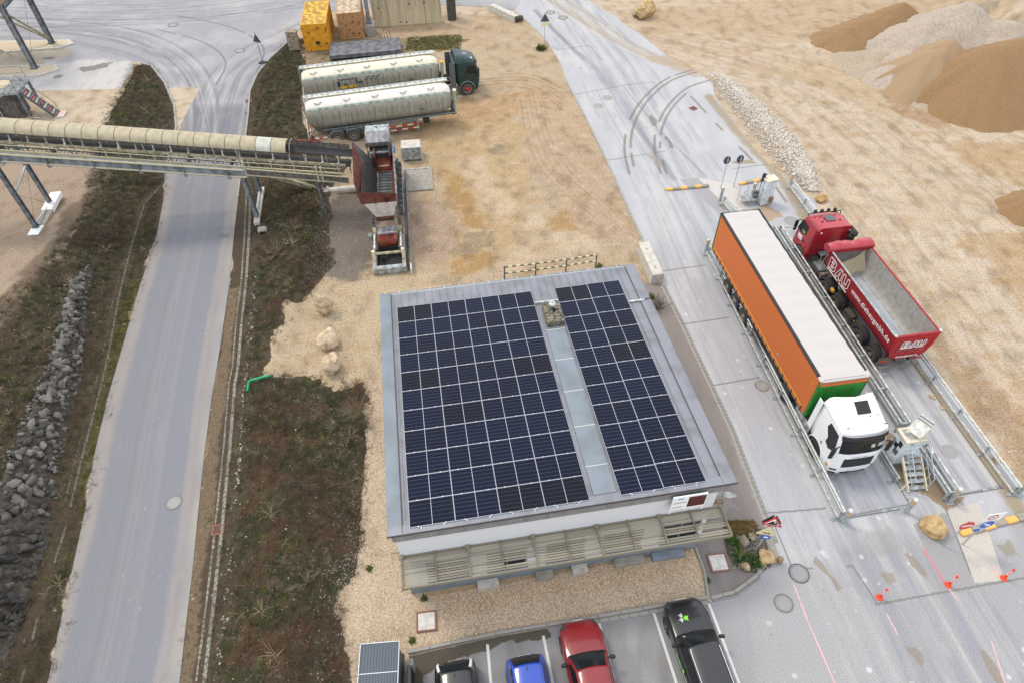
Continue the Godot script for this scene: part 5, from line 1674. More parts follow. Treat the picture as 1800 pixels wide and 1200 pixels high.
func tractor_frame(t: Node3D, z0: float, z1: float, m: Material) -> void:
	for s in [-1, 1]:
		obj("chassis_beam", geo().box(v3(s * 0.42, 0.95, (z0 + z1) / 2), v3(0.09, 0.28, z1 - z0)), m, t)
	for k in 4:
		obj("cross_member", geo().box(v3(0, 0.93, lerpf(z0 + 0.2, z1 - 0.2, k / 3.0)), v3(0.8, 0.18, 0.12)), m, t)
func build_trucks() -> void:
	build_curtain_trailer()
	build_white_tractor()
	build_red_tractor()
	build_tipper()
func build_curtain_trailer() -> void:
	var t := thing("curtain_trailer", "long orange curtain-sided trailer with white roof on the left scale", "trailer", v3(14.327, 0, -33.80), 0.133)
	var w := 1.275
	obj("curtain", geo().box(v3(-w + 0.02, 2.56, 6.8), v3(0.03, 2.62, 13.3)), M.tarp_orange, t)
	obj("curtain", geo().box(v3(w - 0.02, 2.56, 6.8), v3(0.03, 2.62, 13.3)), M.tarp_orange, t)
	var g := geo()
	var rows := []
	var r := seeded(6)
	for i in 69:
		var z := 0.04 + 13.44 * i / 68.0
		var sag := 0.035 * sin(i * TAU / 5.0) + r.randf_range(-0.004, 0.004)
		var row := PackedVector3Array()
		for k in 13:
			var s := -1.0 + k / 6.0
			row.append(v3(s * (w - 0.15), 3.975 + (sag + 0.012) * (1 - s * s * 0.8), z))
		rows.append(row)
	g.grid(rows, false, true)
	obj("roof_tarpaulin", g, M.tarp_roof, t)
	for s in [-1, 1]:
		obj("roof_rail", geo().box(v3(s * (w - 0.085), 3.94, 6.65), v3(0.18, 0.10, 13.1), 0.03), M.black, t)
		obj("front_cap", geo().box(v3(s * (w - 0.09), 3.95, 13.42), v3(0.24, 0.16, 0.36), 0.06), M.tarp_roof, t)
	obj("rear_rail", geo().box(v3(0, 3.95, 0.03), v3(2.56, 0.10, 0.09), 0.02), M.black, t)
	obj("front_cap", geo().box(v3(0, 3.93, 13.55), v3(2.40, 0.13, 0.14), 0.05), M.tarp_roof, t)
	for k in 13:
		obj("eyelet", geo().box(v3(-1.1 + k * 0.183, 3.86, 13.625), v3(0.05, 0.05, 0.02)), M.steel_dark, t)
	obj("front_wall", geo().box(v3(0, 2.40, 13.56), v3(2.5, 2.36, 0.06)), M.tarp_green, t)
	obj("front_band", geo().box(v3(0, 3.72, 13.57), v3(2.52, 0.28, 0.06)), M.tarp_orange, t)
	for s in [-1, 1]:
		obj("corner_post", geo().box(v3(s * (w - 0.03), 2.5, 13.54), v3(0.07, 2.6, 0.14), 0.02), M.tarp_green, t)
		obj("door_edge", geo().box(v3(s * (w - 0.02), 2.55, 0.06), v3(0.05, 2.7, 0.08)), M.tarp_green, t)
	for k in 3:
		obj("wall_rib", geo().box(v3(-0.7 + k * 0.7, 2.3, 13.60), v3(0.05, 1.9, 0.03)), M.tarp_green, t)
	obj("rear_door", geo().box(v3(0, 2.5, 0.03), v3(2.48, 2.7, 0.06)), M.tarp_green, t)
	obj("floor_frame", geo().box(v3(0, 1.20, 6.8), v3(2.5, 0.12, 13.5)), M.steel_dark, t)
	for s in [-1, 1]:
		obj("side_rope", geo().tube(v3(s * (w + 0.01), 1.50, 0.3), v3(s * (w + 0.01), 1.50, 13.1), 0.018, 0.018, 6), M.yellow, t)
		for k in 24:
			obj("strap", geo().box(v3(s * (w + 0.012), 1.31, 0.45 + k * 0.55), v3(0.02, 0.38, 0.05)), M.black, t)
		obj("chassis_beam", geo().box(v3(s * 0.55, 0.98, 6.2), v3(0.12, 0.34, 11.8)), M.chassis_dusty, t)
		obj("side_guard", geo().box(v3(s * 1.2, 0.82, 8.6), v3(0.04, 0.12, 3.4), 0.01).box(v3(s * 1.2, 0.55, 8.6), v3(0.04, 0.12, 3.4), 0.01), M.chassis_dusty, t)
		obj("pallet_box", geo().box(v3(s * 0.9, 0.72, 7.6), v3(0.5, 0.5, 1.0), 0.03), M.black, t)
		obj("landing_leg", geo().box(v3(s * 0.7, 0.55, 10.2), v3(0.14, 1.1, 0.14), 0.01).box(v3(s * 0.7, 0.03, 10.2), v3(0.3, 0.06, 0.3)), M.steel_dark, t)
		for z in [3.0, 4.31, 5.62]:
			wheel(t, v3(s * 1.06, 0.52, z), 0.52, 0.38, s, M.rubber, M.rim_dusty)
			obj("mudguard", geo().box(v3(s * 1.06, 1.08, z), v3(0.40, 0.03, 1.1), 0.01), M.black, t)
	obj("arrow_mark", geo().bar(v3(-w - 0.002, 3.25, 13.05), v3(-w - 0.002, 3.40, 13.25), 0.012, 0.035, Vector3.RIGHT).bar(v3(-w - 0.002, 3.40, 13.25), v3(-w - 0.002, 3.60, 13.15), 0.012, 0.035, Vector3.RIGHT), M.yellow, t)
	obj("arrow_mark", geo().bar(v3(-w - 0.002, 3.45, 0.35), v3(-w - 0.002, 3.62, 0.45), 0.012, 0.035, Vector3.RIGHT).bar(v3(-w - 0.002, 3.62, 0.45), v3(-w - 0.002, 3.5, 0.6), 0.012, 0.035, Vector3.RIGHT), M.yellow, t)
	obj("round_label", geo().tube(v3(-w - 0.002, 1.9, 9.9), v3(-w - 0.006, 1.9, 9.9), 0.09, 0.09, 14), M.galv_pale, t)
func build_white_tractor() -> void:
	var t := thing("tractor_unit", "white lorry cab with black roof hatch and dark windscreen pulling the orange trailer", "lorry", v3(14.327, 0, -33.80) + Basis(Vector3.UP, 0.133) * v3(0, 0, 14.22), 0.133)
	var p := [[0.30, 1.12, 2.30, 0.9], [0.45, 1.20, 2.42, 0.5], [0.95, 1.235, 2.44, 0.12], [1.30, 1.235, 2.42, 0.05], [2.00, 1.235, 2.36, 0.0], [2.9, 1.20, 2.12, 0.0], [3.15, 1.18, 2.00, 0.0], [3.35, 1.15, 1.82, 0.0]]
	obj("cab_body", cab_shell(p, 0.95, 3.15), M.paint_white, t)
	obj("bumper", cab_shell(p, 0.30, 0.95, 6), M.paint_white, t)
	obj("cab_roof", cab_roof(p, 3.15, 0.24, 0.52, 0.55), M.paint_white, t)
	obj("windscreen", front_patch(p, -0.90, 0.90, 2.02, 2.82), M.glass_dark, t)
	obj("sun_visor", front_patch(p, -0.97, 0.97, 2.86, 3.08, 0.10), M.black, t)
	obj("visor_trim", front_patch(p, -0.95, 0.95, 3.08, 3.12, 0.11), M.alu, t)
	obj("grille", front_patch(p, -0.62, 0.62, 1.02, 1.66, 0.016), M.black, t)
	for k in 3:
		obj("grille_bar", front_patch(p, -0.58, 0.58, 1.12 + k * 0.16, 1.14 + k * 0.16, 0.03), M.steel_dark, t)
	obj("badge_strip", front_patch(p, -0.34, 0.30, 1.72, 1.765, 0.02), M.galv_pale, t)
	obj("lower_grille", front_patch(p, -0.55, 0.55, 0.50, 0.62, 0.016), M.black, t)
	obj("number_plate", front_patch(p, -0.24, 0.24, 0.64, 0.74, 0.024), M.sign_white, t)
	obj("plate_strip", front_patch(p, -0.24, -0.20, 0.64, 0.74, 0.028, 2), M.sign_blue, t)
	for s in [-1, 1]:
		obj("headlight", front_patch(p, s * 0.72, s * 0.96, 0.74, 0.86, 0.018, 5) if s > 0 else front_patch(p, -0.96, -0.72, 0.74, 0.86, 0.018, 5), M.glass_dark, t)
		obj("fog_lamp", front_patch(p, s * 0.72, s * 0.95, 0.48, 0.58, 0.018, 5) if s > 0 else front_patch(p, -0.95, -0.72, 0.48, 0.58, 0.018, 5), M.black, t)
		obj("side_window", side_patch(p, s, [v2(1.05, 2.92), v2(0.95, 2.55), v2(1.30, 2.12), v2(1.28, 1.78), v2(1.62, 1.66), v2(2.04, 1.98), v2(1.80, 2.90)]), M.glass_dark, t)
		obj("door_seam", side_patch(p, s, [v2(0.92, 3.0), v2(0.90, 1.2), v2(0.915, 1.2), v2(0.935, 3.0)], 0.004), M.steel_grey, t)
		obj("door_handle", side_patch(p, s, [v2(1.12, 1.50), v2(1.06, 1.50), v2(1.06, 1.28), v2(1.12, 1.28)], 0.014), M.black, t)
		obj("side_label", side_patch(p, s, [v2(1.92, 0.98), v2(2.10, 0.98), v2(2.10, 0.76), v2(1.92, 0.76)], 0.012), M.amber, t)
		obj("roof_edge_seam", side_patch(p, s, [v2(0.1, 3.12), v2(1.8, 3.12), v2(1.8, 3.135), v2(0.1, 3.135)], 0.006), M.steel_grey, t)
		obj("marker_lamp", geo().box(v3(s * 0.92, 3.42, 1.78), v3(0.16, 0.03, 0.05), 0.01), M.black, t)
		obj("wheel_arch", geo().lathe([v2(0.64, -0.18), v2(0.68, -0.15), v2(0.68, 0.15), v2(0.64, 0.18), v2(0.60, 0.18), v2(0.60, -0.18)], v3(s * 1.07, 0.56, 0.86), Vector3.RIGHT, 26), M.paint_white, t)
		obj("arch_liner", geo().tube(v3(s * 1.24, 0.58, 0.86), v3(s * 0.85, 0.58, 0.86), 0.62, 0.62, 22), M.black, t)
		wheel(t, v3(s * 1.08, 0.52, 0.86), 0.52, 0.34, s, M.rubber, M.rim_alu)
		wheel(t, v3(s * 0.98, 0.52, -2.75), 0.52, 0.58, s, M.rubber, M.rim_dusty)
		obj("side_skirt", geo().box(v3(s * 1.17, 0.72, -0.75), v3(0.08, 0.75, 1.5), 0.03), M.galv_worn, t)
		obj("tank", geo().box(v3(s * 0.85, 0.72, -0.75), v3(0.55, 0.62, 1.4), 0.06), M.steel_dark, t)
		mirror_arm(t, s, 1.22, 2.45, 2.18)
		obj("side_fairing", geo().box(v3(s * 1.18, 2.05, -0.16), v3(0.05, 2.2, 0.36), 0.02), M.paint_white, t)
	var hz := 0.98
	obj("roof_hatch", geo().box(v3(0.05, 3.80, hz), v3(0.66, 0.10, 0.62), 0.02, Basis(Vector3.RIGHT, 0.40)), M.black, t)
	for q in [[-0.42, 3.86, 0.55], [0.55, 3.88, 0.48], [0.3, 3.58, 1.38], [0.72, 3.55, 1.32]]:
		obj("roof_fitting", geo().box(v3(q[0], q[1], q[2]), v3(0.05, 0.05, 0.06)), M.black, t)
	for q in [[0.30, 2.48, 0.16], [0.60, 2.44, 0.26]]:
		obj("paper", front_patch(p, q[0], q[0] + q[2], 2.30, 2.5, 0.016, 3), M.galv_pale, t)
	for s in [-0.5, 0.5]:
		obj("wiper", geo().bar(cab_front(p, s - 0.25, 2.06, 0.03), cab_front(p, s + 0.25, 2.15, 0.03), 0.02, 0.02), M.black, t)
	tractor_frame(t, -3.3, 1.6, M.chassis_dusty)
	obj("fifth_wheel", geo().lathe([v2(0, 0.12), v2(0.5, 0.10), v2(0.5, 0), v2(0, 0)], v3(0, 1.05, -2.4), Vector3.UP, 18), M.black, t)
# the letters of the emblem as outlines
func emblem(parent: Node3D, tr: Transform3D, m: Material, th: float) -> void:
	var shapes := [
		[[0, 0, 0.9, 0, 1.15, 0.2, 1.15, 0.42, 1.0, 0.52, 1.12, 0.65, 1.12, 0.85, 0.9, 1.0, 0, 1.0], [0.35, 0.22, 0.75, 0.22, 0.8, 0.4, 0.35, 0.4], [0.35, 0.62, 0.75, 0.62, 0.78, 0.78, 0.35, 0.78]],
		[[1.32, 0, 1.68, 0, 1.78, 0.25, 2.0, 0.25, 2.0, 0, 2.35, 0, 2.35, 1.0, 1.85, 1.0], [1.86, 0.45, 2.0, 0.45, 2.0, 0.78]],
		[[2.55, 1.0, 2.55, 0.25, 2.8, 0.0, 3.4, 0.0, 3.65, 0.25, 3.65, 1.0, 3.28, 1.0, 3.28, 0.3, 2.92, 0.3, 2.92, 1.0]]]
	for sh in shapes:
		var g := geo()
		g.t = tr
		for loop in sh:
			var q := pv(loop)
			for i in q.size():
				var a := q[i]
				var b := q[(i + 1) % q.size()]
				var d := (b - a).normalized() * th * 0.5
				g.bar(v3(a.x - d.x, a.y - d.y, 0), v3(b.x + d.x, b.y + d.y, 0), th, 0.02, Vector3.BACK)
		obj("letter", g, m, parent)
	var u := geo()
	u.t = tr
	u.box(v3(0.95, -0.20, 0), v3(2.1, 0.10, 0.02)).box(v3(2.95, -0.20, 0), v3(1.4, 0.10, 0.02))
	obj("underline", u, m, parent)
func lettering(parent: Node3D, text: String, size: float, at: Transform3D, m: Material, bold := true) -> void:
	var f := SystemFont.new()
	f.font_names = PackedStringArray(["Droid Sans"])
	f.font_weight = 700 if bold else 400
	var tm := TextMesh.new()
	tm.text = text
	tm.font = f
	tm.font_size = 32
	tm.pixel_size = size / 32.0
	tm.depth = 0.01
	tm.curve_step = 2.0
	inst("lettering", tm, m, parent, at)
const RED_AT := Vector3(21.60, 0, -23.93)
const RED_TURN := 0.137 + PI
func build_red_tractor() -> void:
	# local z runs forwards, away from the viewer
	var t := thing("tractor_unit", "red lorry cab with roof spotlights pulling the red tipper trailer", "lorry", RED_AT + Basis(Vector3.UP, RED_TURN) * v3(0, 0, 9.15), RED_TURN)
	var p := [[0.35, 1.15, 2.10, 0.75], [0.55, 1.22, 2.26, 0.6], [1.05, 1.24, 2.30, 0.05], [1.9, 1.22, 2.22, 0.0], [2.75, 1.16, 1.98, 0.02], [2.92, 1.12, 1.86, 0.05], [3.02, 1.06, 1.72, 0.10]]
	obj("cab_body", cab_shell(p, 1.0, 2.92), M.paint_crimson, t)
	obj("bumper", cab_shell(p, 0.35, 1.0, 6), M.paint_crimson, t)
	obj("cab_roof", cab_roof(p, 2.92, 0.15, 0.10, -0.02, 8.0), M.paint_crimson, t)
	obj("windscreen", front_patch(p, -0.9, 0.9, 1.95, 2.72), M.glass_dark, t)
	obj("sun_visor", front_patch(p, -0.97, 0.97, 2.74, 2.90, 0.16), M.black, t)
	obj("grille", front_patch(p, -0.6, 0.6, 1.05, 1.7, 0.016), M.black, t)
	for s in [-1, 1]:
		obj("side_window", side_patch(p, s, [v2(0.98, 2.60), v2(0.98, 1.98), v2(1.55, 1.80), v2(2.02, 1.86), v2(1.82, 2.62)]), M.black, t)
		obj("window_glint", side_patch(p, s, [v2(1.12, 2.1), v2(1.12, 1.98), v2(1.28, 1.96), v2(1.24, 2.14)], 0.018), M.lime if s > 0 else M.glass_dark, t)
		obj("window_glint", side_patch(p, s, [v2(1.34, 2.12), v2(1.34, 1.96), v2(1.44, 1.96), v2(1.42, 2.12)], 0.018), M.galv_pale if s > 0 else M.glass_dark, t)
		obj("door_placard", side_patch(p, s, [v2(1.22, 1.70), v2(1.22, 1.34), v2(1.72, 1.34), v2(1.72, 1.70)], 0.014), M.white_plain, t)
		obj("placard_print", side_patch(p, s, [v2(1.32, 1.50), v2(1.32, 1.42), v2(1.62, 1.42), v2(1.62, 1.50)], 0.018), M.sky_blue, t)
		obj("door_handle", side_patch(p, s, [v2(0.92, 1.55), v2(0.92, 1.42), v2(1.06, 1.42), v2(1.06, 1.55)], 0.014), M.black, t)
		obj("rear_vent", side_patch(p, s, [v2(0.45, 2.1), v2(0.45, 1.75), v2(0.55, 1.75), v2(0.55, 2.1)], 0.010), M.steel_dark, t)
		obj("roof_rail", geo().pipe([v3(s * 1.10, 2.98, 0.05), v3(s * 1.10, 3.0, 1.4)], 0.02, 6), M.steel_dark, t)
		obj("roof_marker", geo().box(v3(s * 0.95, 2.86, -0.03), v3(0.12, 0.10, 0.06), 0.02), M.lamp_clear, t)
		obj("wheel_arch", geo().lathe([v2(0.62, -0.2), v2(0.70, -0.16), v2(0.70, 0.14), v2(0.62, 0.18), v2(0.59, 0.18), v2(0.59, -0.2)], v3(s * 1.10, 0.58, 0.95), Vector3.RIGHT, 26), M.paint_crimson, t)
		obj("arch_liner", geo().tube(v3(s * 1.26, 0.6, 0.95), v3(s * 0.85, 0.6, 0.95), 0.60, 0.60, 22), M.black, t)
		wheel(t, v3(s * 1.12, 0.52, 0.95), 0.52, 0.36, s, M.rubber_dusty, M.rim_dusty)
		mirror_arm(t, s, 1.2, 2.4, 2.02)
		for z in [-2.5, -3.85]:
			wheel(t, v3(s * 0.98, 0.52, z), 0.52, 0.58, s, M.rubber_dusty, M.rim_dusty)
			var rows := []
			for k in 9:
				var a := PI * (0.04 + 0.92 * k / 8.0)
				rows.append(PackedVector3Array([v3(s * 0.98 - 0.33, 0.54 + 0.62 * sin(a), z + 0.62 * cos(a)), v3(s * 0.98 + 0.33, 0.54 + 0.62 * sin(a), z + 0.62 * cos(a))]))
			var g := geo()
			g.grid(rows)
			obj("mudguard", g, M.rubber, t)
	var bar := geo()
	bar.pipe([v3(-1.1, 2.98, 1.55), v3(-1.05, 3.14, 1.66), v3(1.05, 3.14, 1.66), v3(1.1, 2.98, 1.55)], 0.03, 8)
	obj("lamp_bar", bar, M.black, t)
	for k in 4:
		var o := part_node("spotlight", t, v3(-0.66 + k * 0.44, 3.27, 1.66))
		inst("lamp_case", geo().lathe([v2(0, -0.09), v2(0.07, -0.08), v2(0.115, -0.02), v2(0.115, 0.05), v2(0, 0.055)], Vector3.ZERO, Vector3.BACK, 16).mesh(), M.black, o)
		inst("lamp_foot", geo().tube(v3(0, -0.14, 0), v3(0, -0.05, 0), 0.02).mesh(), M.black, o)
	obj("roof_hatch", geo().box(v3(0, 3.17, 1.0), v3(0.62, 0.035, 0.56), 0.012, Basis(Vector3.RIGHT, 0.03)), M.steel_dark, t)
	for s in [-0.55, 0.62]:
		obj("roof_beacon_foot", geo().tube(v3(s, 3.12, 0.72), v3(s, 3.20, 0.72), 0.05, 0.05, 10), M.black, t)
	# air intake stack behind the cab on the far side
	obj("intake_stack", geo().box(v3(-1.0, 1.9, -0.28), v3(0.42, 1.7, 0.36), 0.1), M.black, t)
	obj("intake_hood", geo().box(v3(-1.12, 2.75, 0.0), v3(0.5, 0.42, 0.95), 0.14), M.black, t)
	obj("back_step", geo().box(v3(0.1, 1.35, -0.25), v3(1.2, 0.05, 0.4)), M.steel_grey, t)
	obj("air_lines", geo().pipe([v3(0.3, 1.5, -0.1), v3(0.3, 1.8, -0.4), v3(0.25, 1.6, -0.9), v3(0.2, 1.4, -1.3)], 0.025).pipe([v3(-0.2, 1.5, -0.1), v3(-0.1, 1.85, -0.5), v3(-0.1, 1.6, -1.0), v3(0, 1.4, -1.3)], 0.025), M.black, t)
	tractor_frame(t, -4.6, 1.7, M.chassis_dusty)
	for s in [-1, 1]:
		obj("fuel_tank", geo().box(v3(s * 0.92, 0.75, -1.05), v3(0.55, 0.58, 1.1), 0.12), M.galv_worn if s < 0 else M.chassis_dusty, t)
		obj("tank_step", geo().box(v3(s * 0.9, 1.08, -1.05), v3(0.6, 0.03, 0.9)), M.steel_grey, t)
	obj("air_tank", geo().tube(v3(0.75, 0.95, -1.75), v3(1.25, 0.95, -1.75), 0.16, 0.16, 14), M.rim_dusty, t)
	obj("wedge", geo().box(v3(1.15, 0.98, -3.2), v3(0.16, 0.24, 0.34), 0.04), M.yellow, t)
func build_tipper() -> void:
	var t := thing("tipper_trailer", "red tipper trailer with dusty steel bed and white lettering", "trailer", RED_AT, RED_TURN)
	# half-pipe body: section across x, from the rear (z = 0) to the front
	var sec := [v2(1.25, 3.0), v2(1.22, 2.2), v2(1.10, 1.62), v2(0.80, 1.30), v2(0.4, 1.22), v2(0, 1.20), v2(-0.4, 1.22), v2(-0.80, 1.30), v2(-1.10, 1.62), v2(-1.22, 2.2), v2(-1.25, 3.0)]
	var out_rows := []
	var in_rows := []
	for i in 9:
		var z := 0.10 + 7.35 * i / 8.0
		var a := PackedVector3Array()
		var b := PackedVector3Array()
		for q in sec:
			a.append(v3(q.x, q.y, z))
			var iq := v2(q.x * 0.955, maxf(q.y, 1.33) if q.y < 2.9 else q.y)
			if q.y < 1.5:
				iq.y = q.y + 0.06
			b.append(v3(iq.x, iq.y, z + (0.0 if i < 8 else 0.0)))
		out_rows.append(a)
		in_rows.append(b)
	var g := geo()
	g.grid(out_rows, false, true)
	obj("outer_skin", g, M.paint_tipper, t)
	g = geo()
	g.grid(in_rows, false, false)
	obj("inner_skin", g, M.tipper_inside, t)
	# worn bright floor, a strip along the bottom
	g = geo()
	var fr := []
	for i in 9:
		var row := PackedVector3Array()
		for x in [-0.78, -0.4, 0.0, 0.4, 0.78]:
			row.append(v3(x, 1.272 + (0.095 if absf(x) > 0.7 else 0.0) + absf(x) * 0.03, 0.14 + 6.4 * i / 8.0))
		fr.append(row)
	g.grid(fr, false, true)
	obj("bed_floor", g, M.tipper_floor, t)
	for s in [-1, 1]:
		obj("top_rail", geo().box(v3(s * 1.25, 3.01, 3.8), v3(0.10, 0.08, 7.5), 0.02), M.paint_tipper if s < 0 else M.galv_worn, t)
		obj("floor_edge", geo().tube(v3(s * 0.80, 1.40, 0.2), v3(s * 0.80, 1.40, 6.6), 0.03, 0.03, 6), M.galv_worn, t)
	# front wall leaning forwards with the rolled tarpaulin box on top
	g = geo()
	var fw := PackedVector3Array()
	for q in sec:
		fw.append(v3(q.x, q.y, 7.45))
	g.fan(fw, Vector3.FORWARD)
	g.fan(fw, Vector3.BACK)
	obj("front_wall", g, M.tipper_inside, t)
	g = geo()
	var rows := []
	for i in 15:
		var x := -1.42 + 2.84 * i / 14.0
		var wav := 0.035 * sin(i * 1.9) + 0.05 * sin(i * 0.8)
		rows.append(PackedVector3Array([v3(x, 2.95, 7.22), v3(x, 3.18, 7.18), v3(x, 3.30 + wav, 7.42), v3(x, 3.28 + wav, 7.78), v3(x, 3.05, 7.90), v3(x, 2.75, 7.80)]))
	g.grid(rows, false, false)
	g.fan(rows[0], Vector3.LEFT)
	g.fan(rows[14], Vector3.RIGHT)
	obj("tarpaulin_roll", g, M.paint_crimson, t)
	obj("roll_flap", geo().box(v3(0, 2.98, 7.20), v3(2.86, 0.30, 0.03), 0.0, Basis(Vector3.RIGHT, -0.25)), M.paint_tipper, t)
	obj("ladder", geo().pipe([v3(1.3, 3.0, 7.6), v3(1.42, 2.2, 7.7), v3(1.42, 1.4, 7.7)], 0.02).pipe([v3(1.3, 3.0, 7.3), v3(1.42, 2.2, 7.4), v3(1.42, 1.4, 7.4)], 0.02), M.alu, t)
	# sand left in the front corner of the bed
	g = geo()
	rows = []
	for i in 9:
		var row := PackedVector3Array()
		for k in 11:
			var x := -1.12 + k * 0.224
			var edge := 6.75 + 0.35 * sin(k * 0.9) - 0.25 * absf(x)
			var z := lerpf(edge, 7.42, i / 8.0)
			var base := 1.30 + 0.5 * pow(absf(x) / 1.12, 4.0)
			row.append(v3(x, base + 0.55 * pow(i / 8.0, 1.6) + 0.35 * pow(i / 8.0, 3.0) * clampf(-x, 0, 1) - 0.02, z))
		rows.append(row)
	g.grid(rows, false, true)
	obj("sand_remnant", g, M.sand_dust, t)
	# tailgate
	var tail := PackedVector2Array()
	for q in [v2(1.27, 3.02), v2(1.25, 2.2), v2(1.05, 1.50), v2(0.72, 1.22), v2(-0.72, 1.22), v2(-1.05, 1.50), v2(-1.25, 2.2), v2(-1.27, 3.02)]:
		tail.append(q)
	g = geo()
	g.prism(tail, 0.08, v3(0, 0, 0.02))
	obj("tailgate", g, M.paint_tipper, t)
	g = geo()
	var inner := [v2(1.10, 2.82), v2(1.08, 2.25), v2(0.95, 1.72), v2(-0.95, 1.72), v2(-1.08, 2.25), v2(-1.10, 2.82)]
	for i in 6:
		var a: Vector2 = inner[i]
		var b: Vector2 = inner[(i + 1) % 6]
		g.bar(v3(a.x, a.y, 0.012), v3(b.x, b.y, 0.012), 0.05, 0.03, Vector3.FORWARD)
	obj("tailgate_rib", g, M.sign_red, t)
	obj("tailgate_bar", geo().box(v3(0, 1.86, 0.0), v3(1.7, 0.16, 0.04), 0.02), M.paint_red, t)
	obj("tailgate_bar", geo().box(v3(0, 3.04, 0.05), v3(2.66, 0.10, 0.14), 0.03), M.paint_tipper, t)
	for s in [-1, 1]:
		obj("gate_hinge", geo().box(v3(s * 1.27, 3.08, 0.1), v3(0.12, 0.14, 0.2), 0.03), M.galv_pale, t)
	var back := Transform3D(Basis(v3(-0.37, 0, 0), v3(0, 0.42, 0), v3(0, 0, -1)), v3(0.66, 2.16, 0.0))
	emblem(t, back, M.white_plain, 0.10)
	lettering(t, "diebaugmbh.de", 0.17, Transform3D(Basis(Vector3.UP, PI), v3(0, 1.40, 0.0)), M.white_plain)
	# the near flank is local +x; its skin leans a little
	var lean := Basis(v3(0, 0, -1), v3(0.037, 1, 0).normalized(), v3(1, 0, 0))
	var eb := Basis(v3(0, 0, -0.62), v3(0.03, 0.72, 0), v3(1, 0, 0))
	emblem(t, Transform3D(eb, v3(1.243, 2.02, 7.05)), M.white_plain, 0.065)
	lettering(t, "www.diebaugmbh.de", 0.40, Transform3D(lean, v3(1.258, 2.42, 2.35)), M.white_plain)
	# running gear
	for s in [-1, 1]:
		obj("chassis_beam", geo().box(v3(s * 0.42, 1.02, 3.6), v3(0.12, 0.32, 7.0)), M.chassis_dusty, t)
		for z in [1.12, 2.46]:
			wheel(t, v3(s * 1.04, 0.52, z), 0.52, 0.40, s, M.rubber_dusty, M.rim_dusty)
			var rw := []
			for k in 9:
				var a := PI * (0.05 + 0.9 * k / 8.0)
				rw.append(PackedVector3Array([v3(s * 1.04 - 0.24, 0.54 + 0.60 * sin(a), z + 0.60 * cos(a)), v3(s * 1.04 + 0.24, 0.54 + 0.60 * sin(a), z + 0.60 * cos(a))]))
			obj("mudguard", geo().grid(rw), M.rubber, t)
		obj("support_frame", geo().pipe([v3(s * 1.15, 1.05, 4.6), v3(s * 1.15, 0.35, 4.5), v3(s * 1.15, 0.35, 3.6), v3(s * 1.15, 1.05, 3.5)], 0.035), M.chassis_dusty, t)
		obj("tool_box", geo().box(v3(s * 0.92, 0.72, 4.0), v3(0.45, 0.5, 0.8), 0.03), M.chassis_dusty, t)
		obj("tail_lamp", geo().box(v3(s * 1.0, 0.92, 0.15), v3(0.42, 0.14, 0.06), 0.02), M.lamp_red, t)
		obj("side_marker", geo().box(v3(s * 1.24, 1.10, 3.2), v3(0.02, 0.07, 0.10)), M.amber, t)
	obj("cross_member", geo().box(v3(0, 1.0, 0.5), v3(1.9, 0.16, 0.12)), M.chassis_dusty, t)
	obj("underrun_bar", geo().box(v3(0, 0.50, 0.08), v3(2.44, 0.13, 0.11), 0.02), M.rim_dusty, t)
	obj("mud_flap", geo().box(v3(0, 0.72, 0.42), v3(2.3, 0.48, 0.02)), M.rim_dusty, t)
# ------------------------------------------------------------------ tank trailers, containers, big wall
func container(label: String, at: Vector3, turn: float, l: float, body: Material, roof: Material) -> Node3D:
	var o := thing("shipping_container", label, "container", at, turn)
	var w := 2.44
	var h := 2.59
	# front end (+z) and long side (+x) corrugated: trapezoid folds
	for face in 4:
		var len_: float = w if face % 2 == 0 else l
		var n := 9 if face % 2 == 0 else int(l / 0.28)
		var g := geo()
		var rows := [PackedVector3Array(), PackedVector3Array()]
		var pitch := (len_ - 0.16) / n
		for k in n:
			var x := -len_ / 2 + 0.08 + k * pitch
			for q in [[0.0, -0.035], [0.30, -0.035], [0.42, 0.0], [0.88, 0.0], [1.0, -0.035]]:
				rows[0].append(v3(x + q[0] * pitch, 0.12, q[1]))
				rows[1].append(v3(x + q[0] * pitch, h - 0.10, q[1]))
		g.t = [Transform3D(Basis(), v3(0, 0, 0.0)), Transform3D(Basis(Vector3.UP, PI / 2), v3(w / 2, 0, -l / 2)), Transform3D(Basis(Vector3.UP, PI), v3(0, 0, -l)), Transform3D(Basis(Vector3.UP, -PI / 2), v3(-w / 2, 0, -l / 2))][face]
		g.t.origin += g.t.basis.z * -0.012
		g.grid(rows, false, false, false)
		obj(["front_wall", "side_wall", "rear_wall", "side_wall"][face], g, body, o)
	for x in [-1, 1]:
		for z in [0, 1]:
			obj("corner_post", geo().box(v3(x * (w / 2 - 0.05), h / 2, -0.05 - z * (l - 0.1)), v3(0.11, h, 0.11), 0.015), body, o)
	for y in [0.07, h - 0.06]:
		for z in [-0.05, -l + 0.05]:
			obj("end_rail", geo().box(v3(0, y, z), v3(w - 0.2, 0.13, 0.09), 0.01), body, o)
		for x in [-1, 1]:
			obj("side_rail", geo().box(v3(x * (w / 2 - 0.045), y, -l / 2), v3(0.09, 0.13, l - 0.2), 0.01), body, o)
	var g := geo()
	var n := int(l / 0.3)
	var rows := []
	for i in n * 4 + 1:
		var z := -0.08 - (l - 0.16) * i / (n * 4.0)
		var y := h - 0.03 + (0.018 if i % 4 in [1, 2] else 0.0)
		rows.append(PackedVector3Array([v3(-w / 2 + 0.06, y, z), v3(0, y, z), v3(w / 2 - 0.06, y, z)]))
	g.grid(rows, false, false, false)
	obj("roof_sheet", g, roof, o)
	return o
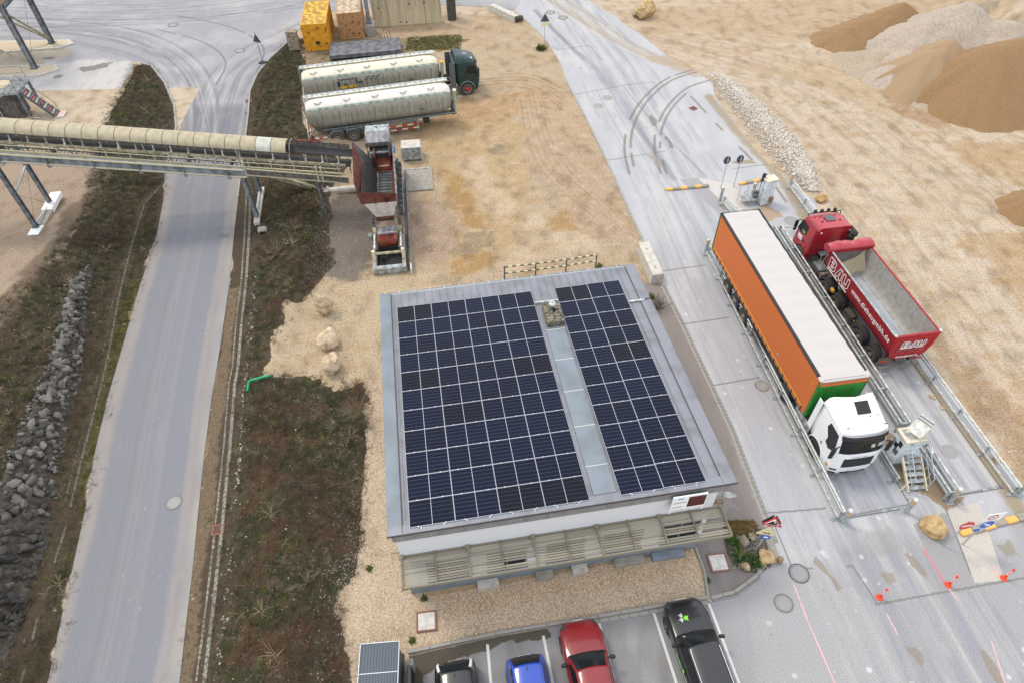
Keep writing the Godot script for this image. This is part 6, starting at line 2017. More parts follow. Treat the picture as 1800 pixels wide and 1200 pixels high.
func build_tank_yard() -> void:
	var y := container("small yellow shipping container with flaking roof and a dark square vent", v3(-18.70, 0, -66.95), 0.11, 5.9, M.yellow_paint, M.yellow_roof)
	obj("vent_opening", geo().box(v3(0.10, 0.78, 0.012), v3(0.36, 0.36, 0.04), 0.0), M.black, y)
	obj("vent_rim", geo().box(v3(0.10, 0.98, 0.015), v3(0.44, 0.05, 0.05)).box(v3(0.10, 0.58, 0.015), v3(0.44, 0.05, 0.05)), M.yellow_paint, y)
	container("rusty brown shipping container with a patched pale roof", v3(-15.62, 0, -69.48), 0.15, 6.06, M.brown_paint, M.brown_roof)
	# precast wall standing on edge
	var w := thing("concrete_wall", "big yellowish concrete wall slab with round holes behind the tank trailers", "wall", v3(-10.12, 0, -72.75), 0.13)
	var slab := geo()
	slab.prism(pv([-3.60, 0, 3.58, 0, 3.30, 4.2, -3.85, 4.2]), 0.26, v3(0, 0, -0.26))
	obj("slab", slab, M.concrete_wall, w)
	for q in [[-0.95, 0.36], [-0.28, 0.30], [-3.0, 1.9], [0.2, 2.1], [1.75, 2.1]]:
		obj("hole", geo().tube(v3(q[0], q[1], -0.02), v3(q[0], q[1], 0.006), 0.085, 0.085, 14), M.black, w)
	for k in 2:
		obj("slab_joint", geo().box(v3(-1.25 + k * 2.4, 2.1, 0.001), v3(0.014, 4.1, 0.01)), M.concrete_old, w)
	var col := thing("steel_column", "grey steel column on a concrete foot beside the brown container", "column", v3(-13.85, 0, -70.6), 0.13)
	obj("foot_block", geo().box(v3(0, 0.55, 0), v3(0.95, 1.1, 1.2), 0.03), M.concrete_old, col)
	obj("shaft", geo().ibeam(v3(-0.1, 1.1, -0.1), v3(-0.1, 5.5, -0.1), 0.36, 0.36, Vector3.BACK), M.steel_grey, col)
	obj("base_plate", geo().box(v3(-0.1, 1.12, -0.1), v3(0.55, 0.04, 0.55)), M.steel_dark, col)
	var kn := thing("concrete_block", "upright rough concrete block left of the yellow container", "block", v3(-21.2, 0, -67.6), 0.2)
	obj("block_body", geo().prism(pv([-0.55, 0, 0.55, 0, 0.50, 1.7, -0.52, 1.85]), 0.95, v3(0, 0, -0.5)), M.limestone_grey, kn)
	var wb := thing("bollard_wall", "dark masonry stub at the right end of the concrete wall", "wall", v3(-5.7, 0, -74.2), 0.13)
	obj("stub", geo().box(v3(0, 1.6, 0), v3(0.9, 3.2, 1.2), 0.05), M.rock_dark, wb)
	# dark flat deck lying behind the second tank
	var sl := thing("flat_deck", "long dark grey flat steel deck lying behind the far tank trailer", "deck", v3(-13.85, 0, -66.2), 0.155)
	obj("deck_plate", geo().box(v3(0.0, 0.62, 0), v3(6.9, 0.06, 2.9), 0.01), M.slab_dark, sl)
	for k in 5:
		obj("plate_seam", geo().box(v3(-2.75 + k * 1.38, 0.653, 0), v3(0.02, 0.008, 2.86)), M.steel_dark, sl)
	for z in [-1.35, 1.35]:
		obj("edge_beam", geo().box(v3(0, 0.44, z), v3(6.9, 0.30, 0.12), 0.01), M.slab_dark, sl)
	for x in [-3.35, -1.1, 1.1, 3.35]:
		obj("support", geo().box(v3(x, 0.15, 0), v3(0.25, 0.34, 2.6), 0.01), M.steel_dark, sl)
	tank_trailer("near tank trailer, white dusty top over grey-green streaked sides", v3(-16.2, 0, -50.05), 1.80, false)
	tank_trailer("far tank trailer with cream top and worn black and yellow lettering", v3(-17.52, 0, -55.25), 1.797, true)
	green_truck()
	var rods := thing("steel_rods", "short steel rods sticking up in front of the big concrete wall", "rods", v3(-12.9, 0, -69.4), 0.2)
	for k in 5:
		obj("rod", geo().tube(v3(k * 0.28, 0, 0.1 * (k % 2)), v3(k * 0.28 - 0.06, 0.7 + 0.12 * (k % 3), 0.12 * (k % 2)), 0.035), M.steel_grey, rods)
func tank_ring(z: float, r: float, y: float, a0: float, a1: float, n: int) -> PackedVector3Array:
	var o := PackedVector3Array()
	for k in n + 1:
		var a := lerpf(a0, a1, float(k) / n)
		# a little flattened on top and at the sides
		var s := 1.0 / pow(pow(absf(cos(a)), 2.6) + pow(absf(sin(a)), 2.6), 1.0 / 2.6)
		o.append(v3(sin(a) * r * s * 1.0, y + cos(a) * r * s * 0.98, z))
	return o
func tank_trailer(label: String, at: Vector3, turn: float, far: bool) -> void:
	var t := thing("tank_trailer", label, "tank trailer", at, turn, "silo tank trailers parked side by side")
	var yc := 2.28
	var st := [[0.02, 0.10], [0.05, 0.55], [0.16, 0.85], [0.40, 1.06], [0.75, 1.13], [1.3, 1.15], [6, 1.15], [10.6, 1.15], [11.15, 1.11], [11.5, 0.99], [11.75, 0.75], [11.86, 0.42], [11.89, 0.05]]
	var rows := []
	for q in st:
		rows.append(tank_ring(q[0], q[1], yc, 0, TAU, 48).slice(0, 48))
	obj("tank", geo().grid(rows, true, true), M.tank_skin, t)
	# dust-whitened top between the two ledges
	rows = []
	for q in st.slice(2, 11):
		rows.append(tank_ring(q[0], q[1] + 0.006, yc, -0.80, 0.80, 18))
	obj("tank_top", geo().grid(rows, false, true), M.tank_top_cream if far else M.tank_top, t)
	for s in [-1, 1]:
		rows = []
		for q in st.slice(3, 10):
			rows.append(tank_ring(q[0], q[1] + 0.012, yc, s * 0.80, s * 0.95, 3))
		obj("ledge_band", geo().grid(rows, false, s > 0), M.tank_green, t)
		rows = []
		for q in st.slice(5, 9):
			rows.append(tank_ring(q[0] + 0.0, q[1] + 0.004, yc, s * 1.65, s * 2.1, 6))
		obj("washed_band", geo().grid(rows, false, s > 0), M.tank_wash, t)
		# hopper-shaped outlet at the rear
		var f := PackedVector3Array([v3(s * 0.75, 1.35, 0.5), v3(s * 0.75, 1.35, 2.0), v3(s * 0.35, 0.75, 1.2)])
		obj("outlet_web", geo().fan(f, v3(s, -0.3, 0)), M.tank_skin, t)
	for k in 5:
		var z := 1.15 + k * 2.25
		var g := geo()
		g.lathe([v2(0.30, 0), v2(0.30, 0.06), v2(0.26, 0.10), v2(0.20, 0.13), v2(0, 0.14)], v3(-0.42, yc + 1.09, z), v3(-0.22, 1, 0), 20)
		obj("hatch_lid", g, M.tank_top, t)
		for j in 4:
			var a := j * PI / 2 + 0.5
			obj("hatch_clamp", geo().box(v3(-0.42 + cos(a) * 0.31, yc + 1.13, z + sin(a) * 0.31), v3(0.07, 0.06, 0.07)), M.galv_worn, t)
	# walkway on the far side of the top
	obj("walkway", geo().box(v3(0.45, yc + 1.20, 5.9), v3(0.52, 0.04, 11.6), 0.008), M.galv_pale, t)
	obj("walkway_edge", geo().box(v3(0.17, yc + 1.21, 5.9), v3(0.03, 0.07, 11.6)), M.dusty_rail, t)
	obj("folded_rail", geo().pipe([v3(0.62, yc + 1.28, 0.2), v3(0.62, yc + 1.28, 11.5)], 0.02, 6), M.galv, t)
	obj("ladder", geo().pipe([v3(0.3, 0.6, -0.05), v3(0.3, yc + 1.2, -0.02), v3(0.3, yc + 1.25, 0.4)], 0.025).pipe([v3(0.7, 0.6, -0.05), v3(0.7, yc + 1.2, -0.02), v3(0.7, yc + 1.25, 0.4)], 0.025), M.galv_worn, t)
	for k in 8:
		obj("rung", geo().tube(v3(0.3, 0.7 + k * 0.33, -0.05), v3(0.7, 0.7 + k * 0.33, -0.05), 0.016), M.galv_worn, t)
	# frame
	for s in [-1, 1]:
		obj("chassis_beam", geo().box(v3(s * 0.62, 1.14, 6.3), v3(0.14, 0.30, 11.4)), M.steel_dark, t)
		obj("frame_edge", geo().box(v3(s * 0.98, 1.20, 6.6), v3(0.08, 0.10, 11.0), 0.01), M.steel_dark, t)
		obj("air_pipe", geo().tube(v3(s * 1.12, 1.12, 1.8), v3(s * 1.12, 1.12, 8.6), 0.06, 0.06, 8), M.steel_dark, t)
		obj("frame_lip", geo().box(v3(s * 1.02, 1.27, 6.6), v3(0.10, 0.025, 11.0)), M.galv_worn, t)
		for k in 7:
			obj("pipe_bracket", geo().box(v3(s * 1.13, 1.16, 1.9 + k * 1.12), v3(0.12, 0.24, 0.05)), M.galv_worn, t)
		for z in [2.13, 3.43, 4.73]:
			wheel(t, v3(s * 1.05, 0.53, z), 0.53, 0.38, s, M.rubber_dusty, M.rim_dusty)
			var rw := []
			for k in 9:
				var a := PI * (0.06 + 0.88 * k / 8.0)
				rw.append(PackedVector3Array([v3(s * 1.05 - 0.22, 0.55 + 0.60 * sin(a), z + 0.60 * cos(a)), v3(s * 1.05 + 0.22, 0.55 + 0.60 * sin(a), z + 0.60 * cos(a))]))
			obj("mudguard", geo().grid(rw), M.galv_worn, t)
		for j in 2:
			for i in 6:
				obj("guard_rail", geo().box(v3(s * 1.16, 0.80 - j * 0.32, 6.0 + (i + 0.5) * 0.47), v3(0.04, 0.10, 0.47)), M.sign_red if (i + j) % 2 == 1 else M.cream, t)
		for z in [6.0, 7.4, 8.8]:
			obj("guard_post", geo().box(v3(s * 1.14, 0.78, z), v3(0.05, 0.72, 0.05)), M.galv_worn, t)
		obj("landing_leg", geo().box(v3(s * 0.72, 0.55, 8.75), v3(0.14, 1.1, 0.14)).box(v3(s * 0.72, 0.03, 8.75), v3(0.32, 0.06, 0.32)), M.galv_worn, t)
		obj("tool_box", geo().box(v3(s * 0.85, 0.85, 9.5), v3(0.4, 0.4, 0.5), 0.02), M.black, t)
	for i in 5:
		obj("underrun_bar", geo().box(v3(-1.0 + i * 0.5, 0.55, 0.02), v3(0.5, 0.13, 0.08)), M.sign_red if i % 2 == 0 else M.sign_white, t)
	for i in 4:
		obj("side_bar", geo().box(v3(-1.18, 0.72, 0.2 + i * 0.32), v3(0.05, 0.08, 0.32)), M.sign_red if i % 2 == 0 else M.sign_white, t)
	obj("outlet_pipe", geo().pipe([v3(-0.1, 1.0, 0.55), v3(-0.35, 0.75, 0.2), v3(-0.6, 0.7, 0.0), v3(-0.9, 0.85, -0.1)], 0.09, 10), M.tank_skin, t)
	obj("hose", geo().pipe([v3(-0.95, 0.5, -0.12), v3(-1.0, 1.2, -0.1), v3(-0.8, 1.9, 0.0), v3(-0.7, 2.3, 0.08)], 0.035, 8), M.white_plain, t)
	# upright pipe at the front
	obj("standpipe", geo().tube(v3(-0.55, 1.0, 12.0), v3(-0.62, 2.95, 12.08), 0.14, 0.14, 14), M.tank_green, t)
	obj("standpipe_cap", geo().tube(v3(-0.62, 2.95, 12.08), v3(-0.625, 3.04, 12.085), 0.15, 0.15, 14), M.yellow if far else M.tank_top, t)
	obj("fittings", geo().box(v3(-0.55, 1.2, 11.85), v3(0.5, 0.5, 0.3), 0.03).tube(v3(-0.9, 1.3, 11.9), v3(0.6, 1.3, 11.9), 0.07).box(v3(0.2, 1.4, 11.95), v3(0.3, 0.7, 0.3), 0.03), M.chassis_dusty, t)
	if far:
		# what is left of the lettering: worn fragments, black and yellow
		var lx := -1.215
		var r := seeded(12)
		for q in [[3.0, 2.62, 0.18, 0.42], [3.55, 2.50, 0.16, 0.14], [4.55, 2.78, 0.10, 0.5], [4.72, 2.58, 0.34, 0.10]]:
			obj("letter_fragment", geo().box(v3(lx - 0.01, q[1] - 0.18, q[0] + q[2] * 0.5), v3(0.05, q[3], q[2])), M.paint_green, t)
		for k in 12:
			obj("letter_fragment", geo().box(v3(lx - 0.01, 2.80 + r.randf_range(-0.04, 0.04), 3.1 + k * 0.12), v3(0.05, 0.08, 0.08)), M.paint_green, t)
		for k in 9:
			obj("letter_fragment", geo().box(v3(lx - 0.01, 2.56 + (k % 3) * 0.13 + r.randf_range(-0.03, 0.03), 5.4 + k * 0.14), v3(0.05, 0.08, 0.10)), M.paint_green, t)
		for q in [[3.2, 0.55, 0.22], [3.9, 0.34, 0.20], [4.3, 0.25, 0.14]]:
			obj("yellow_fragment", geo().box(v3(lx - 0.008, 2.12, q[0] + q[1] * 0.5), v3(0.05, q[2], q[1])), M.yellow, t)
	obj("number_mark", geo().box(v3(-1.222, 2.05, 9.0), v3(0.03, 0.13, 0.06)).box(v3(-1.222, 2.05, 9.12), v3(0.03, 0.13, 0.09)).box(v3(-1.222, 2.05, 9.26), v3(0.03, 0.13, 0.09)).box(v3(-1.222, 2.05, 9.40), v3(0.03, 0.13, 0.09)), M.steel_dark, t)
func green_truck() -> void:
	var at := v3(-17.52, 0, -55.25) + Basis(Vector3.UP, 1.797) * v3(0, 0, 13.15)
	var t := thing("tractor_unit", "dark green lorry cab with red wheel hubs in front of the far tank trailer", "lorry", at, 1.797)
	var p := [[0.35, 1.12, 2.02, 0.7], [0.55, 1.20, 2.18, 0.5], [1.05, 1.22, 2.22, 0.05], [1.9, 1.22, 2.15, 0.0], [2.7, 1.18, 1.95, 0.0], [2.9, 1.15, 1.80, 0.0], [3.05, 1.10, 1.62, 0.0]]
	obj("cab_body", cab_shell(p, 1.0, 2.9), M.paint_green, t)
	obj("bumper", cab_shell(p, 0.35, 1.0, 6), M.paint_green, t)
	obj("cab_roof", cab_roof(p, 2.9, 0.2, 0.30, 0.25), M.paint_green, t)
	obj("windscreen", front_patch(p, -0.9, 0.9, 1.95, 2.68), M.glass_dark, t)
	obj("sun_visor", front_patch(p, -0.95, 0.95, 2.70, 2.84, 0.12), M.black, t)
	obj("grille", front_patch(p, -0.6, 0.6, 1.05, 1.7, 0.016), M.black, t)
	for s in [-1, 1]:
		obj("side_window", side_patch(p, s, [v2(1.0, 2.58), v2(0.98, 1.95), v2(1.9, 1.85), v2(1.76, 2.56)]), M.glass_dark, t)
		obj("door_seam", side_patch(p, s, [v2(0.90, 2.7), v2(0.90, 1.1), v2(0.912, 1.1), v2(0.912, 2.7)], 0.004), M.black, t)
		obj("side_fairing", geo().box(v3(s * 1.18, 1.95, -0.28), v3(0.05, 2.1, 0.5), 0.02), M.steel_dark, t)
		obj("headlight", front_patch(p, 0.66, 0.95, 0.68, 0.86, 0.018, 5) if s > 0 else front_patch(p, -0.95, -0.66, 0.68, 0.86, 0.018, 5), M.lamp_clear, t)
		obj("wheel_arch", geo().lathe([v2(0.62, -0.2), v2(0.69, -0.16), v2(0.69, 0.14), v2(0.62, 0.18), v2(0.59, 0.18), v2(0.59, -0.2)], v3(s * 1.08, 0.6, 0.95), Vector3.RIGHT, 26), M.steel_grey, t)
		obj("arch_liner", geo().tube(v3(s * 1.235, 0.6, 0.95), v3(s * 0.85, 0.6, 0.95), 0.60, 0.60, 22), M.black, t)
		wheel(t, v3(s * 1.10, 0.52, 0.95), 0.52, 0.34, s, M.rubber_dusty, M.galv_pale)
		obj("wheel_hub", geo().lathe([v2(0.20, 0.0), v2(0.18, 0.06), v2(0.10, 0.10), v2(0, 0.11)], v3(s * 1.22, 0.52, 0.95), v3(s, 0, 0), 16), M.sign_red, t)
		wheel(t, v3(s * 0.98, 0.52, -2.65), 0.52, 0.58, s, M.rubber_dusty, M.rim_dusty)
		mirror_arm(t, s, 1.2, 2.4, 2.0)
		obj("side_skirt", geo().box(v3(s * 1.12, 0.75, -0.7), v3(0.1, 0.6, 1.2), 0.03), M.steel_grey, t)
	obj("roof_hatch", geo().box(v3(0, 3.25, 1.0), v3(0.6, 0.03, 0.6), 0.01, Basis(Vector3.RIGHT, 0.22)), M.steel_grey, t)
	obj("roof_lamp", geo().box(v3(-0.8, 3.12, 1.5), v3(0.22, 0.1, 0.14), 0.04), M.lamp_clear, t)
	obj("back_panel", geo().box(v3(0, 2.0, -0.06), v3(2.3, 2.0, 0.06)), M.steel_dark, t)
	tractor_frame(t, -3.3, 1.6, M.chassis_dusty)
	obj("fifth_wheel", geo().lathe([v2(0, 0.1), v2(0.5, 0.08), v2(0.5, 0), v2(0, 0)], v3(0, 1.05, -1.1), Vector3.UP, 18), M.chassis_dusty, t)
	obj("air_coils", geo().lathe([v2(0.32, 0), v2(0.40, 0.05), v2(0.32, 0.10), v2(0.25, 0.05), v2(0.32, 0)], v3(-0.35, 1.2, -0.7), Vector3.UP, 18), M.timber_grey, t)
# ------------------------------------------------------------------ hopper and feeder
func plate(g: Geo, a: Vector3, b: Vector3, c: Vector3, d: Vector3, th := 0.02) -> void:
	var n := (b - a).cross(c - a).normalized() * th * 0.5
	g.quad(a + n, b + n, c + n, d + n)
	g.quad(d - n, c - n, b - n, a - n)
	g.quad(a - n, b - n, b + n, a + n)
	g.quad(b - n, c - n, c + n, b + n)
	g.quad(c - n, d - n, d + n, c + n)
	g.quad(d - n, a - n, a + n, d + n)
func build_feeder() -> void:
	var f := thing("feed_hopper", "rusty feed hopper with tall left wing plate and white front chute", "hopper", v3(-7.85, 0, -33.2), 0.12)
	var g := geo()
	# left wing: brown outer strip, then the dark inner slope
	plate(g, v3(-1.96, 4.50, -9.2), v3(-1.70, 4.45, -4.0), v3(-1.34, 3.45, -3.1), v3(-1.30, 3.70, -7.6))
	obj("wing_plate", g, M.rust_red, f)
	g = geo()
	plate(g, v3(-1.30, 3.70, -7.6), v3(-1.34, 3.95, -3.2), v3(-0.62, 2.15, -3.35), v3(-0.55, 2.10, -7.9))
	obj("left_slope", g, M.steel_plate, f)
	g = geo()
	plate(g, v3(-1.96, 4.50, -9.2), v3(-1.30, 3.70, -7.6), v3(-0.55, 2.10, -7.9), v3(-0.62, 2.6, -9.3))
	obj("rear_slope", g, M.steel_plate, f)
	g = geo()
	plate(g, v3(0.94, 3.95, -3.15), v3(0.80, 3.95, -8.9), v3(0.50, 2.10, -8.6), v3(0.52, 2.15, -3.35))
	obj("right_slope", g, M.rust_orange, f)
	obj("right_rim", geo().bar(v3(0.96, 3.98, -3.1), v3(0.82, 3.98, -8.95), 0.10, 0.10), M.steel_grey, f)
	g = geo()
	plate(g, v3(0.80, 3.95, -8.9), v3(0.55, 4.05, -9.6), v3(0.45, 2.3, -9.3), v3(0.50, 2.10, -8.6))
	obj("rear_cheek", g, M.steel_plate, f)
	g = geo()
	plate(g, v3(-1.36, 3.45, -3.06), v3(0.92, 3.45, -3.06), v3(0.96, 4.05, -3.12), v3(-1.60, 4.18, -3.3))
	obj("front_lip", g, M.rust_red, f)
	g = geo()
	plate(g, v3(-0.62, 2.20, -3.30), v3(0.52, 2.20, -3.30), v3(0.92, 3.45, -3.05), v3(-1.20, 3.45, -3.05))
	obj("front_chute", g, M.hopper_white, f)
	g = geo()
	plate(g, v3(-0.62, 2.2, -3.3), v3(-1.20, 3.45, -3.05), v3(-1.3, 3.5, -4.2), v3(-0.7, 2.2, -4.4))
	plate(g, v3(0.52, 2.2, -3.3), v3(0.55, 2.2, -4.4), v3(0.94, 3.5, -4.2), v3(0.92, 3.45, -3.05))
	obj("side_chute", g, M.hopper_white, f)
	for s in [-1, 1]:
		var x0: float = s * 0.36
		obj("chute_rib", geo().bar(v3(x0 * 0.5 - 0.05, 2.22, -3.24), v3(x0 - 0.12, 3.45, -2.98), 0.05, 0.07), M.hopper_white, f)
		obj("lip_rib", geo().bar(v3(x0 - 0.12, 3.45, -2.98), v3(x0 - 0.18, 4.06, -3.06), 0.05, 0.07), M.rust_red, f)
	obj("chute_mouth", geo().box(v3(-0.05, 2.08, -3.32), v3(1.2, 0.22, 0.10), 0.01), M.rust_red, f)
	obj("chute_fringe", geo().box(v3(-0.05, 1.90, -3.30), v3(1.15, 0.14, 0.04)), M.black, f)
	# apron feeder at the bottom of the hopper
	for k in 15:
		var z := -3.6 - k * 0.36
		var st := part_node("apron_pan", f, v3(-0.02, 2.02 + 0.02 * (k % 2), z))
		inst("pan", geo().box(Vector3.ZERO, v3(1.02, 0.05, 0.31), 0.015).mesh(), M.steel_plate, st)
		inst("pan_lip", geo().box(v3(0, 0.05, -0.14), v3(1.0, 0.06, 0.03)).mesh(), M.galv_worn if k % 3 == 1 else M.steel_grey, st)
	obj("throat_floor", geo().box(v3(-0.05, 2.3, -9.35), v3(1.0, 0.10, 1.1), 0.02, Basis(Vector3.RIGHT, 0.5)), M.rust_orange, f)
	for x in [-0.62, 0.52]:
		obj("throat_cheek", geo().box(v3(x, 2.7, -9.5), v3(0.12, 1.4, 1.5), 0.02), M.rust_red, f)
	obj("spill_stones", geo().box(v3(-0.05, 2.40, -9.05), v3(0.7, 0.06, 0.12), 0.02), M.sand_dust, f)
	# legs and pit frame
	for x in [-0.95, 0.85]:
		for z in [-3.6, -6.4, -9.2]:
			obj("leg", geo().ibeam(v3(x, 0, z), v3(x * 0.95, 2.6, z), 0.2, 0.2, Vector3.BACK), M.steel_grey, f)
		obj("long_beam", geo().ibeam(v3(x, 1.75, -3.2), v3(x, 1.75, -10.8), 0.18, 0.28), M.dusty_dark, f)
	obj("drive_motor", geo().tube(v3(1.05, 1.9, -6.6), v3(1.05, 1.9, -7.5), 0.2, 0.2, 14), M.steel_dark, f)
	for k in 9:
		obj("side_bracket", geo().box(v3(1.08, 2.3 - 0.1 * (k % 2), -3.9 - k * 0.66), v3(0.22, 0.5, 0.10), 0.01), M.steel_dark, f)
	obj("hydraulic_pipe", geo().pipe([v3(1.18, 2.1, -3.6), v3(1.15, 2.1, -9.4)], 0.05), M.steel_grey, f)
	# hatch house behind
	var h := thing("drive_hood", "grey sheet-metal hood with two slopes at the back of the rusty hopper", "hood", v3(-7.85, 0, -33.2) + Basis(Vector3.UP, 0.12) * v3(-0.30, 0, -11.0), 0.12)
	g = geo()
	plate(g, v3(-0.86, 3.72, 0.95), v3(0.88, 3.72, 0.95), v3(0.86, 4.10, 0.05), v3(-0.86, 4.10, 0.05), 0.03)
	obj("hood_slope", g, M.hatch_grey, h)
	g = geo()
	plate(g, v3(-0.86, 4.10, 0.05), v3(0.86, 4.10, 0.05), v3(0.84, 4.02, -0.95), v3(-0.84, 4.02, -0.95), 0.03)
	obj("hood_top", g, M.galv_worn, h)
	obj("hood_side", geo().box(v3(-0.85, 3.5, 0), v3(0.03, 1.0, 1.8)).box(v3(0.85, 3.5, 0), v3(0.03, 1.0, 1.8)).box(v3(0, 3.5, -0.93), v3(1.7, 1.0, 0.03)), M.hatch_grey, h)
	obj("hood_lip", geo().box(v3(0, 3.56, 0.97), v3(1.8, 0.24, 0.05), 0.01), M.dusty_dark, h)
	obj("lifting_eye", geo().box(v3(-0.02, 4.12, -0.55), v3(0.16, 0.06, 0.08)), M.rust_red, h)
	for x in [-0.8, 0.8]:
		for z in [-0.85, 0.85]:
			obj("leg", geo().box(v3(x, 1.5, z), v3(0.14, 3.0, 0.14)), M.steel_grey, h)
	obj("drive_block", geo().box(v3(0.0, 2.6, 0.1), v3(1.3, 0.9, 1.2), 0.05), M.steel_dark, h)
	obj("roller", geo().tube(v3(-0.7, 2.95, 1.0), v3(0.7, 2.95, 1.0), 0.12, 0.12, 12), M.galv_worn, h)
	obj("blue_motor", geo().tube(v3(1.0, 2.6, 0.6), v3(1.0, 3.1, 0.6), 0.14, 0.14, 12), M.sign_blue, h)
	# open pit frame in front, with the rusty drum
	var p := thing("feeder_frame", "open rusty frame with a brown drum and dark pit before the hopper", "frame", v3(-7.85, 0, -33.2), 0.12)
	for x in [-1.0, 0.92]:
		obj("pit_wall", geo().box(v3(x, 0.22, -2.0), v3(0.24, 0.55, 4.0), 0.02), M.concrete_old, p)
		obj("side_beam", geo().box(v3(x * 0.80, 0.85, -2.5), v3(0.16, 0.5, 2.4), 0.02), M.dusty_dark, p)
		obj("guide_bar", geo().box(v3(x * 0.90, 1.15, -2.3), v3(0.12, 0.12, 2.1), 0.01), M.galv_pale, p)
		obj("post", geo().box(v3(x, 0.75, -0.95), v3(0.20, 1.0, 0.20), 0.02), M.cream, p)
		obj("bearing", geo().box(v3(x * 0.86, 1.25, -3.0), v3(0.26, 0.36, 0.5), 0.04), M.dusty_beam, p)
	obj("pit_end", geo().box(v3(-0.04, 0.25, -0.14), v3(2.2, 0.5, 0.36), 0.03), M.galv_worn, p)
	obj("pit_floor", geo().box(v3(-0.04, 0.02, -1.6), v3(1.7, 0.04, 2.6)), M.black, p)
	obj("cross_beam", geo().box(v3(-0.04, 0.98, -0.95), v3(2.1, 0.14, 0.16), 0.02), M.dusty_beam, p)
	obj("drum", geo().tube(v3(-0.70, 0.92, -2.35), v3(0.62, 0.92, -2.35), 0.42, 0.42, 22), M.rust_orange, p)
	obj("belt_wrap", geo().box(v3(-0.04, 1.32, -2.85), v3(1.28, 0.04, 0.8), 0.01, Basis(Vector3.RIGHT, 0.12)), M.hatch_grey, p)
	obj("scraper", geo().box(v3(-0.04, 1.42, -2.55), v3(1.3, 0.05, 0.06)), M.galv_pale, p)
	obj("hose_coil", geo().lathe([v2(0.2, 0), v2(0.27, 0.05), v2(0.2, 0.1), v2(0.15, 0.05), v2(0.2, 0)], v3(-0.4, 0.35, -1.5), v3(0.3, 1, 0.2), 18), M.rubber, p)
	obj("switch_box", geo().box(v3(-1.22, 0.9, -2.9), v3(0.26, 0.4, 0.4), 0.02), M.tank_green, p)
	var wl := thing("retaining_edge", "long dark concrete edge along the right of the hopper and frame", "edge", v3(-7.85, 0, -33.2), 0.12)
	obj("wall_strip", geo().box(v3(1.30, 0.22, -5.8), v3(0.16, 0.5, 11.2), 0.02), M.dusty_dark, wl)
	obj("wall_cap", geo().box(v3(1.36, 0.49, -5.8), v3(0.12, 0.04, 11.2), 0.01), M.steel_grey, wl)
	var pk := thing("plank", "pale weathered plank leaning by the near corner of the frame", "plank", v3(-6.62, 0, -34.3), 0.12)
	obj("board", geo().box(v3(0.0, 0.30, 0), v3(0.10, 0.42, 2.6), 0.01), M.galv_pale, pk)
	var ch := thing("loading_chute", "pale concrete loading block with grey front right of the hopper", "block", v3(-7.6, 0, -46.6), 0.10)
	obj("block_top", geo().prism(pv([-0.75, 0.10, 0.75, 0.10, 0.75, 1.15, -0.75, 1.15]), 1.2, v3(0, 0, -1.2)), M.concrete_new, ch)
	obj("front_plate", geo().box(v3(-0.02, 0.62, 0.03), v3(1.5, 1.0, 0.05), 0.01), M.galv_worn, ch)
	obj("edge_bar", geo().tube(v3(-0.8, 1.18, 0.04), v3(0.95, 1.18, 0.04), 0.035), M.galv, ch)
	obj("side_post", geo().box(v3(0.78, 0.55, -0.1), v3(0.12, 1.1, 0.3), 0.02), M.concrete_new, ch)
	var sb := thing("concrete_slab", "flat grey concrete slab on the sand right of the hopper", "slab", v3(-6.9, 0, -43.9), 0.10)
	obj("slab_body", geo().box(v3(0, 0.03, 0), v3(2.2, 0.12, 2.9), 0.02), M.concrete_old, sb)
	obj("slab_edge", geo().box(v3(0, 0.11, -1.42), v3(2.2, 0.06, 0.08), 0.01), M.galv_pale, sb)
